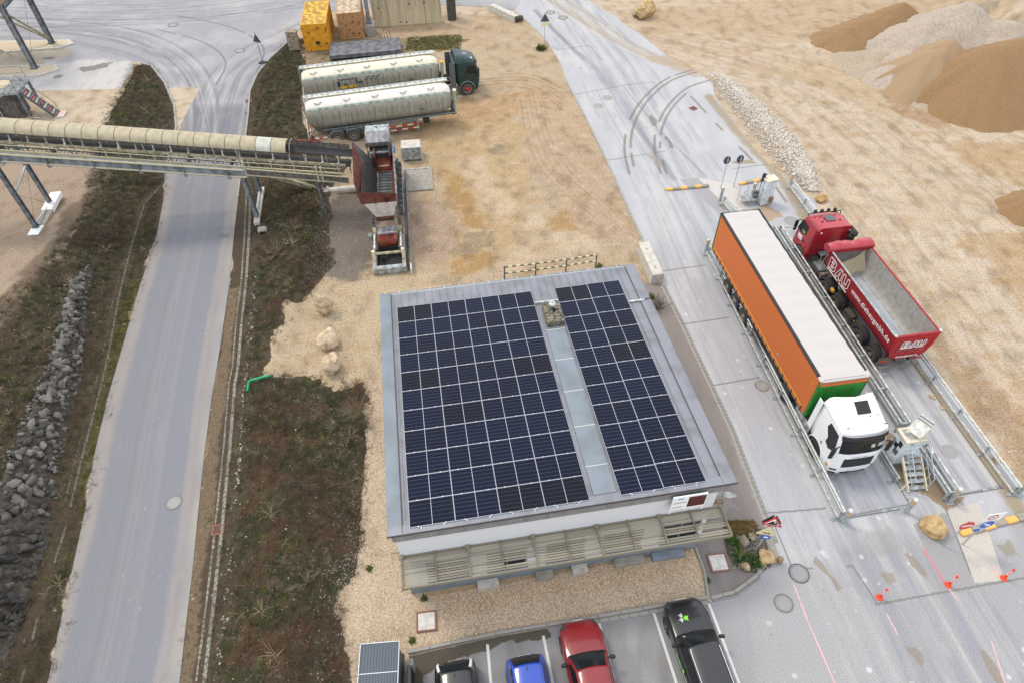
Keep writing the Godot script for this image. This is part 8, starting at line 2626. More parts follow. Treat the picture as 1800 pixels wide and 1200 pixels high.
# ------------------------------------------------------------------ signs
func tri_poly(w: float, r := 0.06) -> PackedVector2Array:
	var h := w * 0.866
	var c := [v2(-w / 2, 0), v2(w / 2, 0), v2(0, h)]
	var o := PackedVector2Array()
	for i in 3:
		var p: Vector2 = c[i]
		var a: Vector2 = (c[(i + 2) % 3] - p).normalized()
		var b: Vector2 = (c[(i + 1) % 3] - p).normalized()
		o.append(p + a * r)
		o.append(p + (a + b) * r * 0.42)
		o.append(p + b * r)
	return o
func disc(g: Geo, c: Vector3, r: float, z0: float, z1: float) -> Geo:
	g.tube(v3(c.x, c.y, z0), v3(c.x, c.y, z1), r, r, 28)
	return g
func build_signs() -> void:
	var s := thing("road_sign", "sign post in the planting bed with red triangle, pale triangle and blue disc", "road sign", v3(10.95, 0, -13.55), -0.22)
	obj("pole", geo().pipe([v3(0, 0, 0), v3(0, 1.0, 0), v3(0.02, 3.35, -0.02)], 0.038, 12), M.galv, s)
	obj("triangle_back", geo().prism(tri_poly(0.90), 0.03, v3(0.04, 2.56, -0.10), Basis(Vector3.UP, 0.1)), M.sign_back, s)
	obj("red_triangle", geo().prism(tri_poly(0.90), 0.02, v3(0.04, 2.56, 0.05)), M.sign_red, s)
	obj("white_field", geo().prism(tri_poly(0.62, 0.03), 0.006, v3(0.04, 2.66, 0.071)), M.sign_white, s)
	var g := geo()
	g.prism(pv([-0.24, 0.0, 0.20, 0.0, 0.14, 0.10, 0.08, 0.12, 0.04, 0.24, -0.02, 0.30]), 0.006, v3(0.03, 2.69, 0.078))
	obj("slope_symbol", g, M.black, s)
	g = geo()
	for q in [[0.12, 0.20, 0.05], [0.16, 0.13, 0.04], [0.08, 0.30, 0.035], [0.20, 0.06, 0.035]]:
		g.prism(pv([-q[2], -q[2] * 0.6, q[2] * 0.8, -q[2], q[2], q[2] * 0.5, -q[2] * 0.3, q[2]]), 0.006, v3(0.03 + q[0], 2.70 + q[1], 0.078))
	obj("falling_stones", g, M.black, s)
	obj("pale_triangle", geo().prism(tri_poly(0.90), 0.02, v3(0.0, 1.72, 0.05), Basis(Vector3.UP, 0.03)), M.sign_cream, s)
	obj("triangle_edge", geo().bar(v3(-0.42, 1.76, 0.045), v3(0.0, 2.47, 0.045), 0.02, 0.05, Vector3.BACK), M.steel_dark, s)
	g = geo()
	g.prism(pv([-0.17, 0.0, 0.17, 0.0, 0.14, 0.05, 0.09, 0.09, 0.05, 0.05, 0.0, 0.03, -0.05, 0.05, -0.09, 0.10, -0.14, 0.05]), 0.006, v3(0.02, 1.86, 0.074))
	obj("bump_symbol", g, M.black, s)
	obj("blue_disc", disc(geo(), v3(0.06, 1.52, 0), 0.21, 0.05, 0.07), M.sign_blue, s)
	g = geo()
	g.prism(pv([-0.10, -0.05, 0.10, -0.05, 0.12, 0.03, 0.05, 0.08, -0.08, 0.06]), 0.006, v3(0.06, 1.52, 0.071))
	obj("white_symbol", g, M.sign_white, s)
	for y in [1.52, 1.95, 2.8]:
		obj("sign_clamp", geo().box(v3(0.0, y, 0.02), v3(0.12, 0.05, 0.08), 0.01), M.galv, s)
	var a := thing("road_sign", "red no-entry disc with a white bar on a leaning pole by the boulder", "road sign", v3(19.62, 0, -13.58), 0.10)
	obj("pole", geo().tube(Vector3.ZERO, v3(0, 2.42, 0), 0.034, 0.034, 12), M.galv, a)
	obj("red_disc", disc(geo(), v3(0.0, 2.10, 0), 0.32, 0.045, 0.065), M.sign_red, a)
	obj("white_bar", geo().box(v3(0, 2.10, 0.068), v3(0.48, 0.11, 0.006)), M.sign_white, a)
	var b := thing("road_sign", "blue arrow disc under a white plate with red ring on a pole", "road sign", v3(20.49, 0, -13.65), 0.12)
	obj("pole", geo().tube(Vector3.ZERO, v3(0, 2.95, 0), 0.034, 0.034, 12), M.galv, b)
	obj("blue_disc", disc(geo(), v3(0.08, 2.02, 0), 0.36, 0.045, 0.065), M.sign_blue, b)
	obj("disc_rim", geo().lathe([v2(0.36, 0), v2(0.36, 0.003), v2(0.325, 0.003), v2(0.325, 0)], v3(0.08, 2.02, 0.066), Vector3.BACK, 28), M.sign_white, b)
	g = geo()
	g.prism(pv([-0.20, 0.10, -0.14, 0.16, 0.06, -0.02, 0.10, 0.08, 0.20, -0.16, -0.06, -0.10, 0.02, -0.06]), 0.006, v3(0.08, 2.02, 0.066))
	obj("white_arrow", g, M.sign_white, b)
	obj("white_plate", geo().box(v3(0.06, 2.68, 0.055), v3(0.86, 0.62, 0.02), 0.005), M.sign_white, b)
	obj("red_ring", geo().lathe([v2(0.22, 0), v2(0.22, 0.004), v2(0.165, 0.004), v2(0.165, 0)], v3(0.02, 2.68, 0.067), Vector3.BACK, 28), M.sign_red, b)
	obj("ring_symbol", geo().box(v3(-0.01, 2.68, 0.069), v3(0.16, 0.08, 0.004)).box(v3(0.05, 2.72, 0.069), v3(0.05, 0.05, 0.004)), M.steel_grey, b)
	obj("small_plate", geo().box(v3(-0.08, 1.56, 0.055), v3(0.44, 0.24, 0.02), 0.005), M.sign_blue, b)
	obj("plate_symbol", geo().box(v3(0.04, 1.56, 0.068), v3(0.12, 0.12, 0.004)), M.sign_white, b)
	# two signs seen from behind, up the road
	var c := thing("road_sign", "dark back of a triangular sign on a round foot, upper left road edge", "road sign", v3(-23.68, 0, -64.46), -0.35)
	obj("pole", geo().tube(Vector3.ZERO, v3(0, 2.9, 0), 0.03, 0.03, 10), M.steel_dark, c)
	obj("foot", geo().box(v3(0, 0.06, 0), v3(0.72, 0.12, 0.55), 0.03), M.rubber, c)
	obj("triangle_plate", geo().prism(tri_poly(0.92), 0.02, v3(0, 2.0, -0.05)), M.sign_back, c)
	var d := thing("road_sign", "grey back of a triangular sign with small plate above the shrub", "road sign", v3(3.88, 0, -67.29), 0.1)
	obj("pole", geo().tube(Vector3.ZERO, v3(0, 3.1, 0), 0.03, 0.03, 10), M.galv, d)
	obj("triangle_plate", geo().prism(tri_poly(0.95), 0.02, v3(0, 2.25, 0.04)), M.sign_back, d)
	obj("triangle_rim", geo().bar(v3(-0.45, 2.27, 0.05), v3(0, 3.05, 0.05), 0.02, 0.06, Vector3.BACK).bar(v3(0.45, 2.27, 0.05), v3(0, 3.05, 0.05), 0.02, 0.06, Vector3.BACK), M.galv, d)
	obj("small_plate", geo().box(v3(0, 1.98, 0.05), v3(0.72, 0.32, 0.02), 0.004), M.sign_cream, d)
# ------------------------------------------------------------------ parked cars. Local z runs towards the front
func ease_list(p: Array, t: float) -> float:
	for i in p.size() - 1:
		if t <= p[i + 1][0]:
			var k := clampf((t - p[i][0]) / (p[i + 1][0] - p[i][0]), 0, 1)
			return lerpf(p[i][1], p[i + 1][1], k)
	return p[p.size() - 1][1]
class CarShape:
	var l := 4.3
	var w := 1.8
	var h := 1.48
	var top := []
	var wid := []
	var za := 0.68
	var zb := 0.50
	var zc := 0.16
	var zd := 0.03
	var yb := 0.93
	var host
	func ring(t: float, n := 20) -> PackedVector3Array:
		var hw: float = w * 0.5 * host.ease_list(wid, t)
		var y: float = host.ease_list(top, t)
		var p := [Vector2(-hw * 0.90, 0.20), Vector2(-hw * 0.97, 0.30), Vector2(-hw, 0.50), Vector2(-hw * 0.985, lerpf(0.5, y, 0.55)), Vector2(-hw * 0.94, y - 0.07), Vector2(-hw * 0.86, y - 0.015), Vector2(-hw * 0.6, y + 0.018), Vector2(-hw * 0.3, y + 0.03), Vector2(0, y + 0.034)]
		var o := PackedVector3Array()
		var z := (t - 0.5) * l
		for q in p:
			o.append(Vector3(q.x, minf(q.y, maxf(y + 0.034, 0.2)), z))
		for i in range(p.size() - 2, -1, -1):
			o.append(Vector3(-p[i].x, minf(p[i].y, maxf(y + 0.034, 0.2)), z))
		return o
	func body_point(k: float, t: float, off: float) -> Vector3:
		var r := ring(t)
		var f := k * (r.size() - 1)
		var i := mini(int(f), r.size() - 2)
		var a := r[i].lerp(r[i + 1], f - i)
		var d := (r[i + 1] - r[i]).normalized()
		return a + Vector3(-d.y, d.x, 0) * off
	func rise(t: float) -> float:
		if t > zb:
			return pow(clampf((za - t) / (za - zb), 0, 1), 0.86)
		if t < zc:
			return pow(clampf((t - zd) / (zc - zd), 0, 1), 0.80)
		return 1.0
	# s runs -2..2: sides beyond 1
	func cabin(s: float, t: float, off := 0.0) -> Vector3:
		var hh := rise(t)
		var wb: float = w * 0.5 * 0.90 * host.ease_list(wid, t)
		var wr := lerpf(wb, w * 0.5 * 0.70, hh)
		var mid := (zb + zc) * 0.5
		var yt := yb + (h - yb) * hh - 0.05 * hh * pow(absf(t - mid) / 0.3, 2.0)
		var z := (t - 0.5) * l
		if absf(s) <= 1.0:
			var bow := 0.10 * s * s * (1.0 if t > mid else -0.6)
			return Vector3(s * wr, yt + (0.055 - 0.075 * pow(absf(s), 3.0)) * hh + off, z - bow * clampf(absf(t - mid) * 3.0, 0, 1) + off * (0.8 if t > zb else (-0.8 if t < zc else 0.0)))
		var k := absf(s) - 1.0
		var e := signf(s)
		var bow1 := 0.10 * (1.0 if t > mid else -0.6) * clampf(absf(t - mid) * 3.0, 0, 1)
		return Vector3(e * (lerpf(wr, wb, k) + off), lerpf(yt - 0.02 * hh, yb - 0.01, k) + off * 0.4, z - bow1)
func car_patch(cs: CarShape, s0: float, s1: float, t0: float, t1: float, off := 0.008, ns := 10, nt := 8) -> Geo:
	var rows := []
	for i in nt + 1:
		var row := PackedVector3Array()
		for j in ns + 1:
			row.append(cs.cabin(lerpf(s0, s1, float(j) / ns), lerpf(t0, t1, float(i) / nt), off))
		rows.append(row)
	return geo().grid(rows, false, true)
func body_patch(cs: CarShape, k0: float, k1: float, t0: float, t1: float, off := 0.006, nk := 6, nt := 5) -> Geo:
	var rows := []
	for i in nt + 1:
		var row := PackedVector3Array()
		for j in nk + 1:
			row.append(cs.body_point(lerpf(k0, k1, float(j) / nk), lerpf(t0, t1, float(i) / nt), off))
		rows.append(row)
	return geo().grid(rows, false, true)
func car(label: String, at: Vector3, turn: float, cs: CarShape, paint: Material, rails := false) -> Node3D:
	var c := thing("parked_car", label, "car", at, turn, "cars parked below the house")
	cs.host = self
	var rows := []
	for t in [0.0, 0.008, 0.02, 0.04, 0.08, 0.14, 0.2, 0.28, 0.36, 0.44, 0.52, 0.6, 0.66, 0.72, 0.78, 0.84, 0.89, 0.93, 0.96, 0.98, 0.992, 1.0]:
		rows.append(cs.ring(t))
	var g := geo()
	g.grid(rows, false, true)
	g.fan(rows[0], Vector3.FORWARD)
	g.fan(rows[rows.size() - 1], Vector3.BACK)
	obj("body", g, paint, c)
	rows = []
	for i in 33:
		var t := lerpf(cs.zd, cs.za, i / 32.0)
		var row := PackedVector3Array()
		for j in 29:
			row.append(cs.cabin(-2.0 + j / 7.0, t))
		rows.append(row)
	g = geo()
	g.grid(rows, false, true)
	obj("cabin", g, paint, c)
	obj("windscreen", car_patch(cs, -0.90, 0.90, cs.zb + 0.006, cs.za - 0.006, 0.010), M.glass_dark, c)
	obj("windscreen_cowl", car_patch(cs, -0.95, 0.95, cs.za - 0.014, cs.za + 0.004, 0.014, 10, 2), M.black, c)
	obj("rear_window", car_patch(cs, -0.86, 0.86, cs.zd + 0.012, cs.zc - 0.004, 0.010), M.glass_dark, c)
	for s in [-1, 1]:
		for q in [[cs.zb - 0.115, cs.za - 0.075], [cs.zc + 0.10, cs.zb - 0.13], [cs.zc - 0.02, cs.zc + 0.085]]:
			var pg := car_patch(cs, s * 1.16, s * 1.86, q[0], q[1], 0.007, 5, 6) if s > 0 else car_patch(cs, -1.86, -1.16, q[0], q[1], 0.007, 5, 6)
			obj("side_window", pg, M.glass_dark, c)
		var z0 := (cs.za - 0.09 - 0.5) * cs.l
		var hw := cs.w * 0.5
		var m := part_node("door_mirror", c)
		inst("mirror_case", geo().lathe([v2(0, -0.13), v2(0.07, -0.09), v2(0.085, 0.0), v2(0.07, 0.09), v2(0, 0.13)], v3(s * (hw + 0.09), 1.0, z0), v3(s, 0, -0.25), 12).mesh(), M.black, m)
		inst("mirror_arm", geo().tube(v3(s * (hw - 0.06), 0.95, z0 + 0.02), v3(s * (hw + 0.06), 0.98, z0), 0.03).mesh(), M.black, m)
		for t in [0.19, 0.81]:
			var z: float = (t - 0.5) * cs.l
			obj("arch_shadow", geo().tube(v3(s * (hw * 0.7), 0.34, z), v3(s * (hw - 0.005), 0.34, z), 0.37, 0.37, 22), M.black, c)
			wheel(c, v3(s * (hw - 0.10), 0.32, z), 0.32, 0.21, s, M.rubber, M.rim_alu)
		var k0 := 0.20 if s < 0 else 0.66
		obj("headlight", body_patch(cs, k0, k0 + 0.14, 0.925, 0.965, 0.006), M.glass_teal, c)
		obj("tail_lamp", body_patch(cs, 0.20 if s < 0 else 0.70, 0.30 if s < 0 else 0.80, 0.006, 0.03, 0.008), M.lamp_red, c)
		obj("bonnet_seam", body_patch(cs, 0.335 if s < 0 else 0.660, 0.340 if s < 0 else 0.665, cs.za + 0.01, 0.93, 0.003, 1, 6), M.black, c)
		obj("roof_seam", car_patch(cs, s * 0.88 - 0.008, s * 0.88 + 0.008, cs.zc + 0.02, cs.zb - 0.02, 0.004, 1, 8), M.black, c)
		if rails:
			var pts := []
			for i in 7:
				var q := cs.cabin(s * 0.93, lerpf(cs.zc + 0.03, cs.zb - 0.03, i / 6.0), 0.035)
				pts.append(q)
			obj("roof_bar", geo().pipe(pts, 0.018, 8), M.alu, c)
		for t in [0.40, 0.52]:
			obj("door_handle", body_patch(cs, 0.165 if s < 0 else 0.815, 0.185 if s < 0 else 0.835, t - 0.02, t + 0.015, 0.02, 1, 1), M.black if paint == M.paint_black else paint, c)
	obj("roof_fin", geo().prism(pv([-0.09, 0, 0.09, 0, -0.05, 0.07, -0.08, 0.07]), 0.02, cs.cabin(0, cs.zc + 0.05, 0.0) + v3(-0.01, 0, 0), Basis(Vector3.BACK, Vector3.UP, Vector3.LEFT)), M.black, c)
	obj("number_plate", geo().box(v3(0, 0.5, cs.l * 0.5 + 0.005), v3(0.5, 0.11, 0.02)), M.sign_white, c)
	obj("number_plate", geo().box(v3(0, 0.72, -cs.l * 0.5 - 0.005), v3(0.5, 0.11, 0.02)), M.sign_white, c)
	for s in [-0.3, 0.25]:
		obj("wiper", geo().bar(cs.cabin(s - 0.35, cs.za - 0.02, 0.02), cs.cabin(s + 0.3, cs.za - 0.035, 0.02), 0.018, 0.012), M.black, c)
	return c
func hatchback(l: float, w: float, h: float) -> CarShape:
	var cs := CarShape.new()
	cs.l = l
	cs.w = w
	cs.h = h
	cs.top = [[0.0, 0.60], [0.012, 0.80], [0.05, 0.93], [0.3, 0.95], [0.62, 0.95], [0.70, 0.94], [0.80, 0.885], [0.90, 0.80], [0.955, 0.70], [0.985, 0.60], [1.0, 0.46]]
	cs.wid = [[0.0, 0.82], [0.012, 0.89], [0.05, 0.96], [0.15, 1.0], [0.7, 1.0], [0.85, 0.98], [0.92, 0.93], [0.96, 0.84], [0.985, 0.72], [1.0, 0.60]]
	return cs
func build_cars() -> void:
	var a := hatchback(4.35, 1.80, 1.52)
	car("dark red car parked nose to the kerb, third from the left", v3(2.83, 0.004, -8.25), 0.155 + PI, a, M.paint_red)
	var b := hatchback(4.75, 1.84, 1.50)
	b.za = 0.69
	b.zb = 0.545
	b.zc = 0.13
	b.zd = 0.02
	var bk := car("black estate car with a white and green arrow emblem on its bonnet", v3(7.36, 0.004, -8.85), 0.165 + PI, b, M.paint_black, true)
	# emblem: three arrows meeting
	for q in [[0.0, "lime", 0.17], [2.2, "galv_pale", 0.14], [-2.1, "galv_pale", 0.14]]:
		var g := geo()
		var sz: float = q[2]
		var base := v3(0.28, 0.0, 0.5 * b.l * 0.63)
		var y := b.body_point(0.62, 0.815, 0.0).y
		g.t = Transform3D(Basis(Vector3.RIGHT, 0.17) * Basis(Vector3.UP, q[0] + 2.9), v3(base.x, y + 0.024, base.z))
		g.prism(pv([0.02, 0, 0.10, -0.10, 0.10, -0.05, 0.20, -0.10, 0.17, 0.0, 0.20, 0.10, 0.10, 0.05, 0.10, 0.10]), 0.004, Vector3.ZERO, Basis(Vector3.RIGHT, Vector3.FORWARD, Vector3.UP).scaled(Vector3.ONE * sz / 0.14))
		obj("emblem_arrow", g, M[q[1]], bk)
	for k in 7:
		obj("side_lettering", geo().box(v3(0.935, 0.66, 0.25 - k * 0.085), v3(0.012, 0.09, 0.05)), M.lime, bk)
	for k in 9:
		obj("side_lettering", geo().box(v3(0.935, 0.66, -0.66 - k * 0.07), v3(0.012, 0.08, 0.04)), M.galv_pale, bk)
	obj("side_emblem", geo().box(v3(0.937, 0.78, -0.46), v3(0.012, 0.16, 0.14), 0.004), M.lime, bk)
	obj("side_emblem", geo().box(v3(0.937, 0.62, -0.52), v3(0.012, 0.10, 0.14), 0.004), M.galv_pale, bk)
	obj("screen_sticker", car_patch(b, 0.62, 0.74, b.za - 0.04, b.za - 0.025, 0.014, 1, 1), M.galv_pale, bk)
	var d := hatchback(3.75, 1.66, 1.50)
	d.zc = 0.15
	d.zd = 0.01
	car("bright blue small car reversed in, second from the left", v3(0.50, 0.004, -7.12), 0.15, d, M.paint_blue)
	var e := hatchback(3.95, 1.72, 1.50)
	e.zc = 0.15
	e.zd = 0.01
	var sb := car("black small car with upright white rear lamps, leftmost of the row", v3(-2.30, 0.004, -6.88), 0.15, e, M.paint_black)
	for s in [-1, 1]:
		obj("upright_lamp", car_patch(e, s * 0.90, s * 1.12, 0.015, 0.13, 0.022, 3, 6) if s > 0 else car_patch(e, -1.12, -0.90, 0.015, 0.13, 0.022, 3, 6), M.lamp_clear, sb)
# ------------------------------------------------------------------ covers, small furniture
func round_cover(x: float, z: float, r: float, label: String, ring: Material, fill: Material) -> void:
	var o := thing("manhole_cover", label, "manhole cover", v3(x, 0.004, z), 0.3)
	obj("rim", geo().lathe([v2(r, 0), v2(r, 0.014), v2(r * 0.86, 0.014), v2(r * 0.86, 0.004)], Vector3.ZERO, Vector3.UP, 32), ring, o)
	obj("plate", geo().lathe([v2(r * 0.87, 0.004), v2(r * 0.87, 0.008), v2(0, 0.008)], Vector3.ZERO, Vector3.UP, 32), fill, o)
	for k in 16:
		var a := TAU * k / 16
		obj("stud", geo().box(v3(cos(a) * r * 0.74, 0.010, sin(a) * r * 0.74), v3(r * 0.09, 0.008, r * 0.09)), ring, o)
func square_cover(x: float, z: float, label: String) -> void:
	var o := thing("utility_cover", label, "cover", v3(x, 0.0, z), 0.10)
	for s in [-1, 1]:
		obj("brick_edge", geo().box(v3(s * 0.40, 0.03, 0), v3(0.07, 0.10, 0.87), 0.01), M.brick, o)
		obj("brick_edge", geo().box(v3(0, 0.03, s * 0.40), v3(0.73, 0.10, 0.07), 0.01), M.brick, o)
	obj("lid", geo().box(v3(0, 0.035, 0), v3(0.72, 0.08, 0.72), 0.012), M.cover_concrete, o)
func build_small_things() -> void:
	round_cover(-16.74, -16.67, 0.40, "round manhole cover in the lower road on the left", M.cover_iron, M.cover_fill)
	round_cover(11.55, -11.14, 0.42, "round manhole cover with dark studded ring below the planting bed", M.cover_iron, M.cover_fill)
	round_cover(12.62, -12.45, 0.46, "pale manhole cover at the corner of the concrete joints", M.cover_dark, M.cover_fill)
	round_cover(13.85, -23.16, 0.40, "brown rimmed manhole cover left of the orange truck", M.timber_grey, M.cover_fill)
	round_cover(22.21, -18.65, 0.42, "faint round manhole cover on the right scale", M.kerb_stone, M.cover_fill)
	round_cover(8.96, -56.1, 0.45, "right one of two faint round covers in the upper lane", M.kerb_stone, M.cover_fill)
	round_cover(8.01, -54.7, 0.42, "left one of two faint round covers in the upper lane", M.kerb_stone, M.cover_fill)
	round_cover(-35.6, -74.0, 0.55, "round cover on the junction near the top edge", M.cover_dark, M.cover_fill)
	round_cover(-26.7, -67.35, 0.52, "round cover in the tyre tracks left of the black sign", M.cover_dark, M.cover_fill)
	round_cover(4.94, -75.2, 0.5, "left round cover beyond the grey triangular sign", M.cover_dark, M.cover_fill)
	round_cover(6.2, -73.75, 0.5, "right round cover beyond the grey triangular sign", M.cover_dark, M.cover_fill)
	round_cover(19.85, -37.9, 0.5, "round cover in front of the red lorry on the right scale", M.kerb_stone, M.cover_fill)
	square_cover(-3.92, -10.68, "square white utility cover with brick edge, left in the gravel")
	square_cover(9.13, -13.02, "square white utility cover with brick edge beside the planting bed")
	for q in [[-14.14, -15.16, 0.15, "rusty square drain grate in the channel beside the lower road"], [-23.16, -56.87, 0.2, "small rusty drain grate at the upper right road edge"], [16.15, -53.87, 0.6, "dark drain grate in the upper concrete yard"]]:
		var o := thing("drain_grate", q[3], "drain grate", v3(q[0], 0.02, q[1]), q[2])
		obj("frame", geo().box(v3(0, 0.01, -0.24), v3(0.56, 0.05, 0.06)).box(v3(0, 0.01, 0.24), v3(0.56, 0.05, 0.06)).box(v3(-0.26, 0.01, 0), v3(0.06, 0.05, 0.42)).box(v3(0.26, 0.01, 0), v3(0.06, 0.05, 0.42)), M.brick, o)
		obj("pit", geo().box(v3(0, -0.005, 0), v3(0.46, 0.01, 0.42)), M.black, o)
		for k in 7:
			obj("bar", geo().box(v3(-0.21 + k * 0.07, 0.015, 0), v3(0.025, 0.03, 0.42)), M.brick, o)
	var gp := thing("green_pipe", "bent bright green drain pipe at the edge of the sand fill", "pipe", v3(-14.6, ht(-14.6, -23.9), -23.9))
	obj("pipe_body", geo().pipe([v3(-0.16, 0.05, 0.50), v3(-0.14, 0.26, 0.08), v3(-0.05, 0.32, -0.02), v3(0.92, 0.30, -0.38)], 0.075, 12), M.green_plastic, gp)
	obj("pipe_socket", geo().tube(v3(0.78, 0.30, -0.33), v3(0.94, 0.30, -0.385), 0.09, 0.09, 12), M.green_plastic, gp)
	# striped barrier rail behind the house
	var fn := thing("barrier_fence", "low barrier fence with dark and cream striped rails behind the house", "fence")
	var ps := [v3(-0.39, 0, -32.34), v3(1.62, 0, -32.62), v3(3.62, 0, -32.97), v3(5.61, 0, -33.38)]
	for p in ps:
		obj("post", geo().box(p + v3(0, 0.58, 0), v3(0.09, 1.16, 0.09), 0.01), M.steel_dark, fn)
	for y in [0.58, 1.10]:
		for i in 3:
			for k in 8:
				var a: Vector3 = ps[i].lerp(ps[i + 1], k / 8.0) + v3(0, y, 0.03)
				var b: Vector3 = ps[i].lerp(ps[i + 1], (k + 1) / 8.0) + v3(0, y, 0.03)
				obj("rail_piece", geo().bar(a, b, 0.05, 0.08), M.steel_dark if k % 2 == 0 else M.sign_cream, fn)
	# ribbed roof at the lower edge
	var cb := thing("metal_shed", "small shed with dark ribbed metal roof at the lower edge", "shed", v3(-5.35, 0, -7.85), 0.06)
	obj("walls", geo().box(v3(0, 0.95, 0), v3(1.40, 1.9, 2.5), 0.01), M.steel_dark, cb)
	obj("roof_sheet", geo().box(v3(0, 1.95, 0), v3(1.50, 0.05, 2.66), 0.005), M.cabinet_roof, cb)
	for k in 13:
		obj("roof_rib", geo().box(v3(-0.68 + k * 0.1135, 1.985, 0), v3(0.03, 0.022, 2.6), 0.005), M.cabinet_roof, cb)
	for q in [[v3(0, 1.98, -1.33), v3(1.54, 0.08, 0.035)], [v3(0.755, 1.98, 0), v3(0.035, 0.08, 2.66)], [v3(-0.755, 1.98, 0), v3(0.035, 0.08, 2.66)]]:
		obj("roof_trim", geo().box(q[0], q[1], 0.005), M.galv, cb)
	obj("sheet_lap", geo().box(v3(0, 2.0, -0.22), v3(1.46, 0.008, 0.03)), M.galv, cb)
	var pl := thing("gate_post", "grey concrete post with dark panel right of the ribbed shed", "post", v3(-4.35, 0, -8.75), 0.1)
	obj("post_body", geo().box(v3(0, 0.5, 0), v3(0.26, 1.0, 0.26), 0.02), M.concrete_old, pl)
	obj("panel", geo().box(v3(-0.02, 0.55, 0.85), v3(0.10, 1.0, 1.4), 0.01), M.steel_dark, pl)
	obj("panel_rib", geo().box(v3(0.04, 0.55, 0.85), v3(0.03, 0.9, 1.3)), M.black, pl)
	var bo := thing("bollard", "small rusty round bollard at the corner of the planting bed", "bollard", v3(11.85, 0, -12.98))
	obj("bollard_body", geo().lathe([v2(0.13, 0), v2(0.13, 0.4), v2(0.08, 0.47), v2(0, 0.48)], Vector3.ZERO, Vector3.UP, 16), M.timber_grey, bo)
	var bl := thing("concrete_edging", "grey rounded concrete edging strip right of the planting bed", "edging", v3(11.72, 0, -13.75), 0.05)
	obj("strip", geo().box(v3(0, 0.06, 0), v3(0.34, 0.2, 1.7), 0.08), M.concrete_old, bl)
	# planting bed
	sheet("planting_bed", pv([9.80, -14.95, 10.5, -15.1, 11.3, -14.98, 11.58, -14.4, 11.55, -13.2, 11.4, -12.75, 10.85, -12.5, 10.2, -12.55, 9.8, -12.95, 9.62, -13.5, 9.66, -14.3]), 0.02, worn("soil", Color(0.10, 0.082, 0.062), "grain", 1.0, 0.95))
	var r := seeded(55)
	var xf: Array[Transform3D] = []
	var cs := PackedColorArray()
	for i in 900:
		var p := v2(r.randf_range(9.75, 11.5), r.randf_range(-14.9, -12.6))
		var s := r.randf_range(0.015, 0.06)
		xf.append(Transform3D(Basis.from_euler(v3(r.randf() * 6, r.randf() * 6, 0)).scaled_local(v3(s, s * 0.7, s)), v3(p.x, 0.03, p.y)))
		var v := r.randf_range(0.14, 0.42)
		cs.append(Color(v, v * 0.9, v * 0.8))
	stuff("bed_stones", rock_mesh(53, 0.35, 4), M.stone_chips, xf, cs, "brown and grey stones covering the small planting bed", "stones")
	for q in [[10.45, -13.95, 0.36, v3(0.75, 1.2, 1.0), 81, M.limestone_grey, "upright grey stone in the middle of the planting bed"], [10.30, -12.75, 0.34, v3(0.8, 1.0, 0.9), 82, M.limestone, "pale stone at the lower edge of the planting bed"], [11.25, -13.15, 0.48, v3(0.95, 0.9, 1.1), 83, M.limestone_warm, "layered brownish stone at the right of the planting bed"], [10.95, -14.2, 0.28, v3(1.1, 0.8, 0.9), 84, M.limestone_grey, "rounded stone behind the sign post in the planting bed"]]:
		var o := thing("bed_stone", q[6], "stone", v3(q[0], q[2] * 0.45, q[1]), 0.4)
		obj("rock_body", rock_geo(q[4], 0.36, 9, q[3] * q[2]), q[5], o)
# ------------------------------------------------------------------ plants
func blade(g: Geo, r: RandomNumberGenerator, root: Vector3, dir: Vector3, l: float, w: float, droop: float) -> void:
	var side := dir.cross(Vector3.UP)
	if side.length() < 0.05:
		side = Vector3.RIGHT
	side = side.normalized() * w * 0.5
	var mid := root + dir * l * 0.55
	var tip := root + dir * l + v3(0, -droop * l, 0)
	g.tri(root - side, root + side, mid + side * 0.8)
	g.tri(root - side, mid + side * 0.8, mid - side * 0.8)
	g.tri(mid - side * 0.8, mid + side * 0.8, tip)
func tuft(s: int, n: int, l: float, w: float, lean: float) -> ArrayMesh:
	var r := seeded(s)
	var g := geo()
	for i in n:
		var a := r.randf() * TAU
		var d := v3(cos(a) * lean * r.randf_range(0.5, 1.2), r.randf_range(0.35, 1.0), sin(a) * lean * r.randf_range(0.5, 1.2)).normalized()
		blade(g, r, v3(r.randf_range(-0.06, 0.06), 0, r.randf_range(-0.06, 0.06)), d, l * r.randf_range(0.6, 1.2), w, r.randf_range(0.1, 0.4))
	return g.mesh()
func twig(g: Geo, r: RandomNumberGenerator, p: Vector3, d: Vector3, l: float, w: float, depth: int) -> void:
	var e := p + d * l
	g.tube(p, e, w, w * 0.6, 4, false)
	if depth <= 0:
		return
	for k in r.randi_range(2, 3):
		var nd := (d + v3(r.randfn(), r.randfn() * 0.6 + 0.15, r.randfn()) * 0.42).normalized()
		twig(g, r, p.lerp(e, r.randf_range(0.45, 1.0)), nd, l * r.randf_range(0.5, 0.8), w * 0.6, depth - 1)
func bare_shrub(label: String, at: Vector3, h: float, n: int, spread: float, s: int, m: Material, cat := "shrub") -> void:
	var o := thing("bare_shrub", label, cat, at)
	var r := seeded(s)
	for i in n:
		var g := geo()
		var a := r.randf() * TAU
		var d := v3(cos(a) * spread * r.randf(), 1.0, sin(a) * spread * r.randf()).normalized()
		twig(g, r, v3(r.randf_range(-0.1, 0.1), 0, r.randf_range(-0.1, 0.1)), d, h * r.randf_range(0.4, 0.7), 0.014, 3)
		obj("branch", g, m, o)
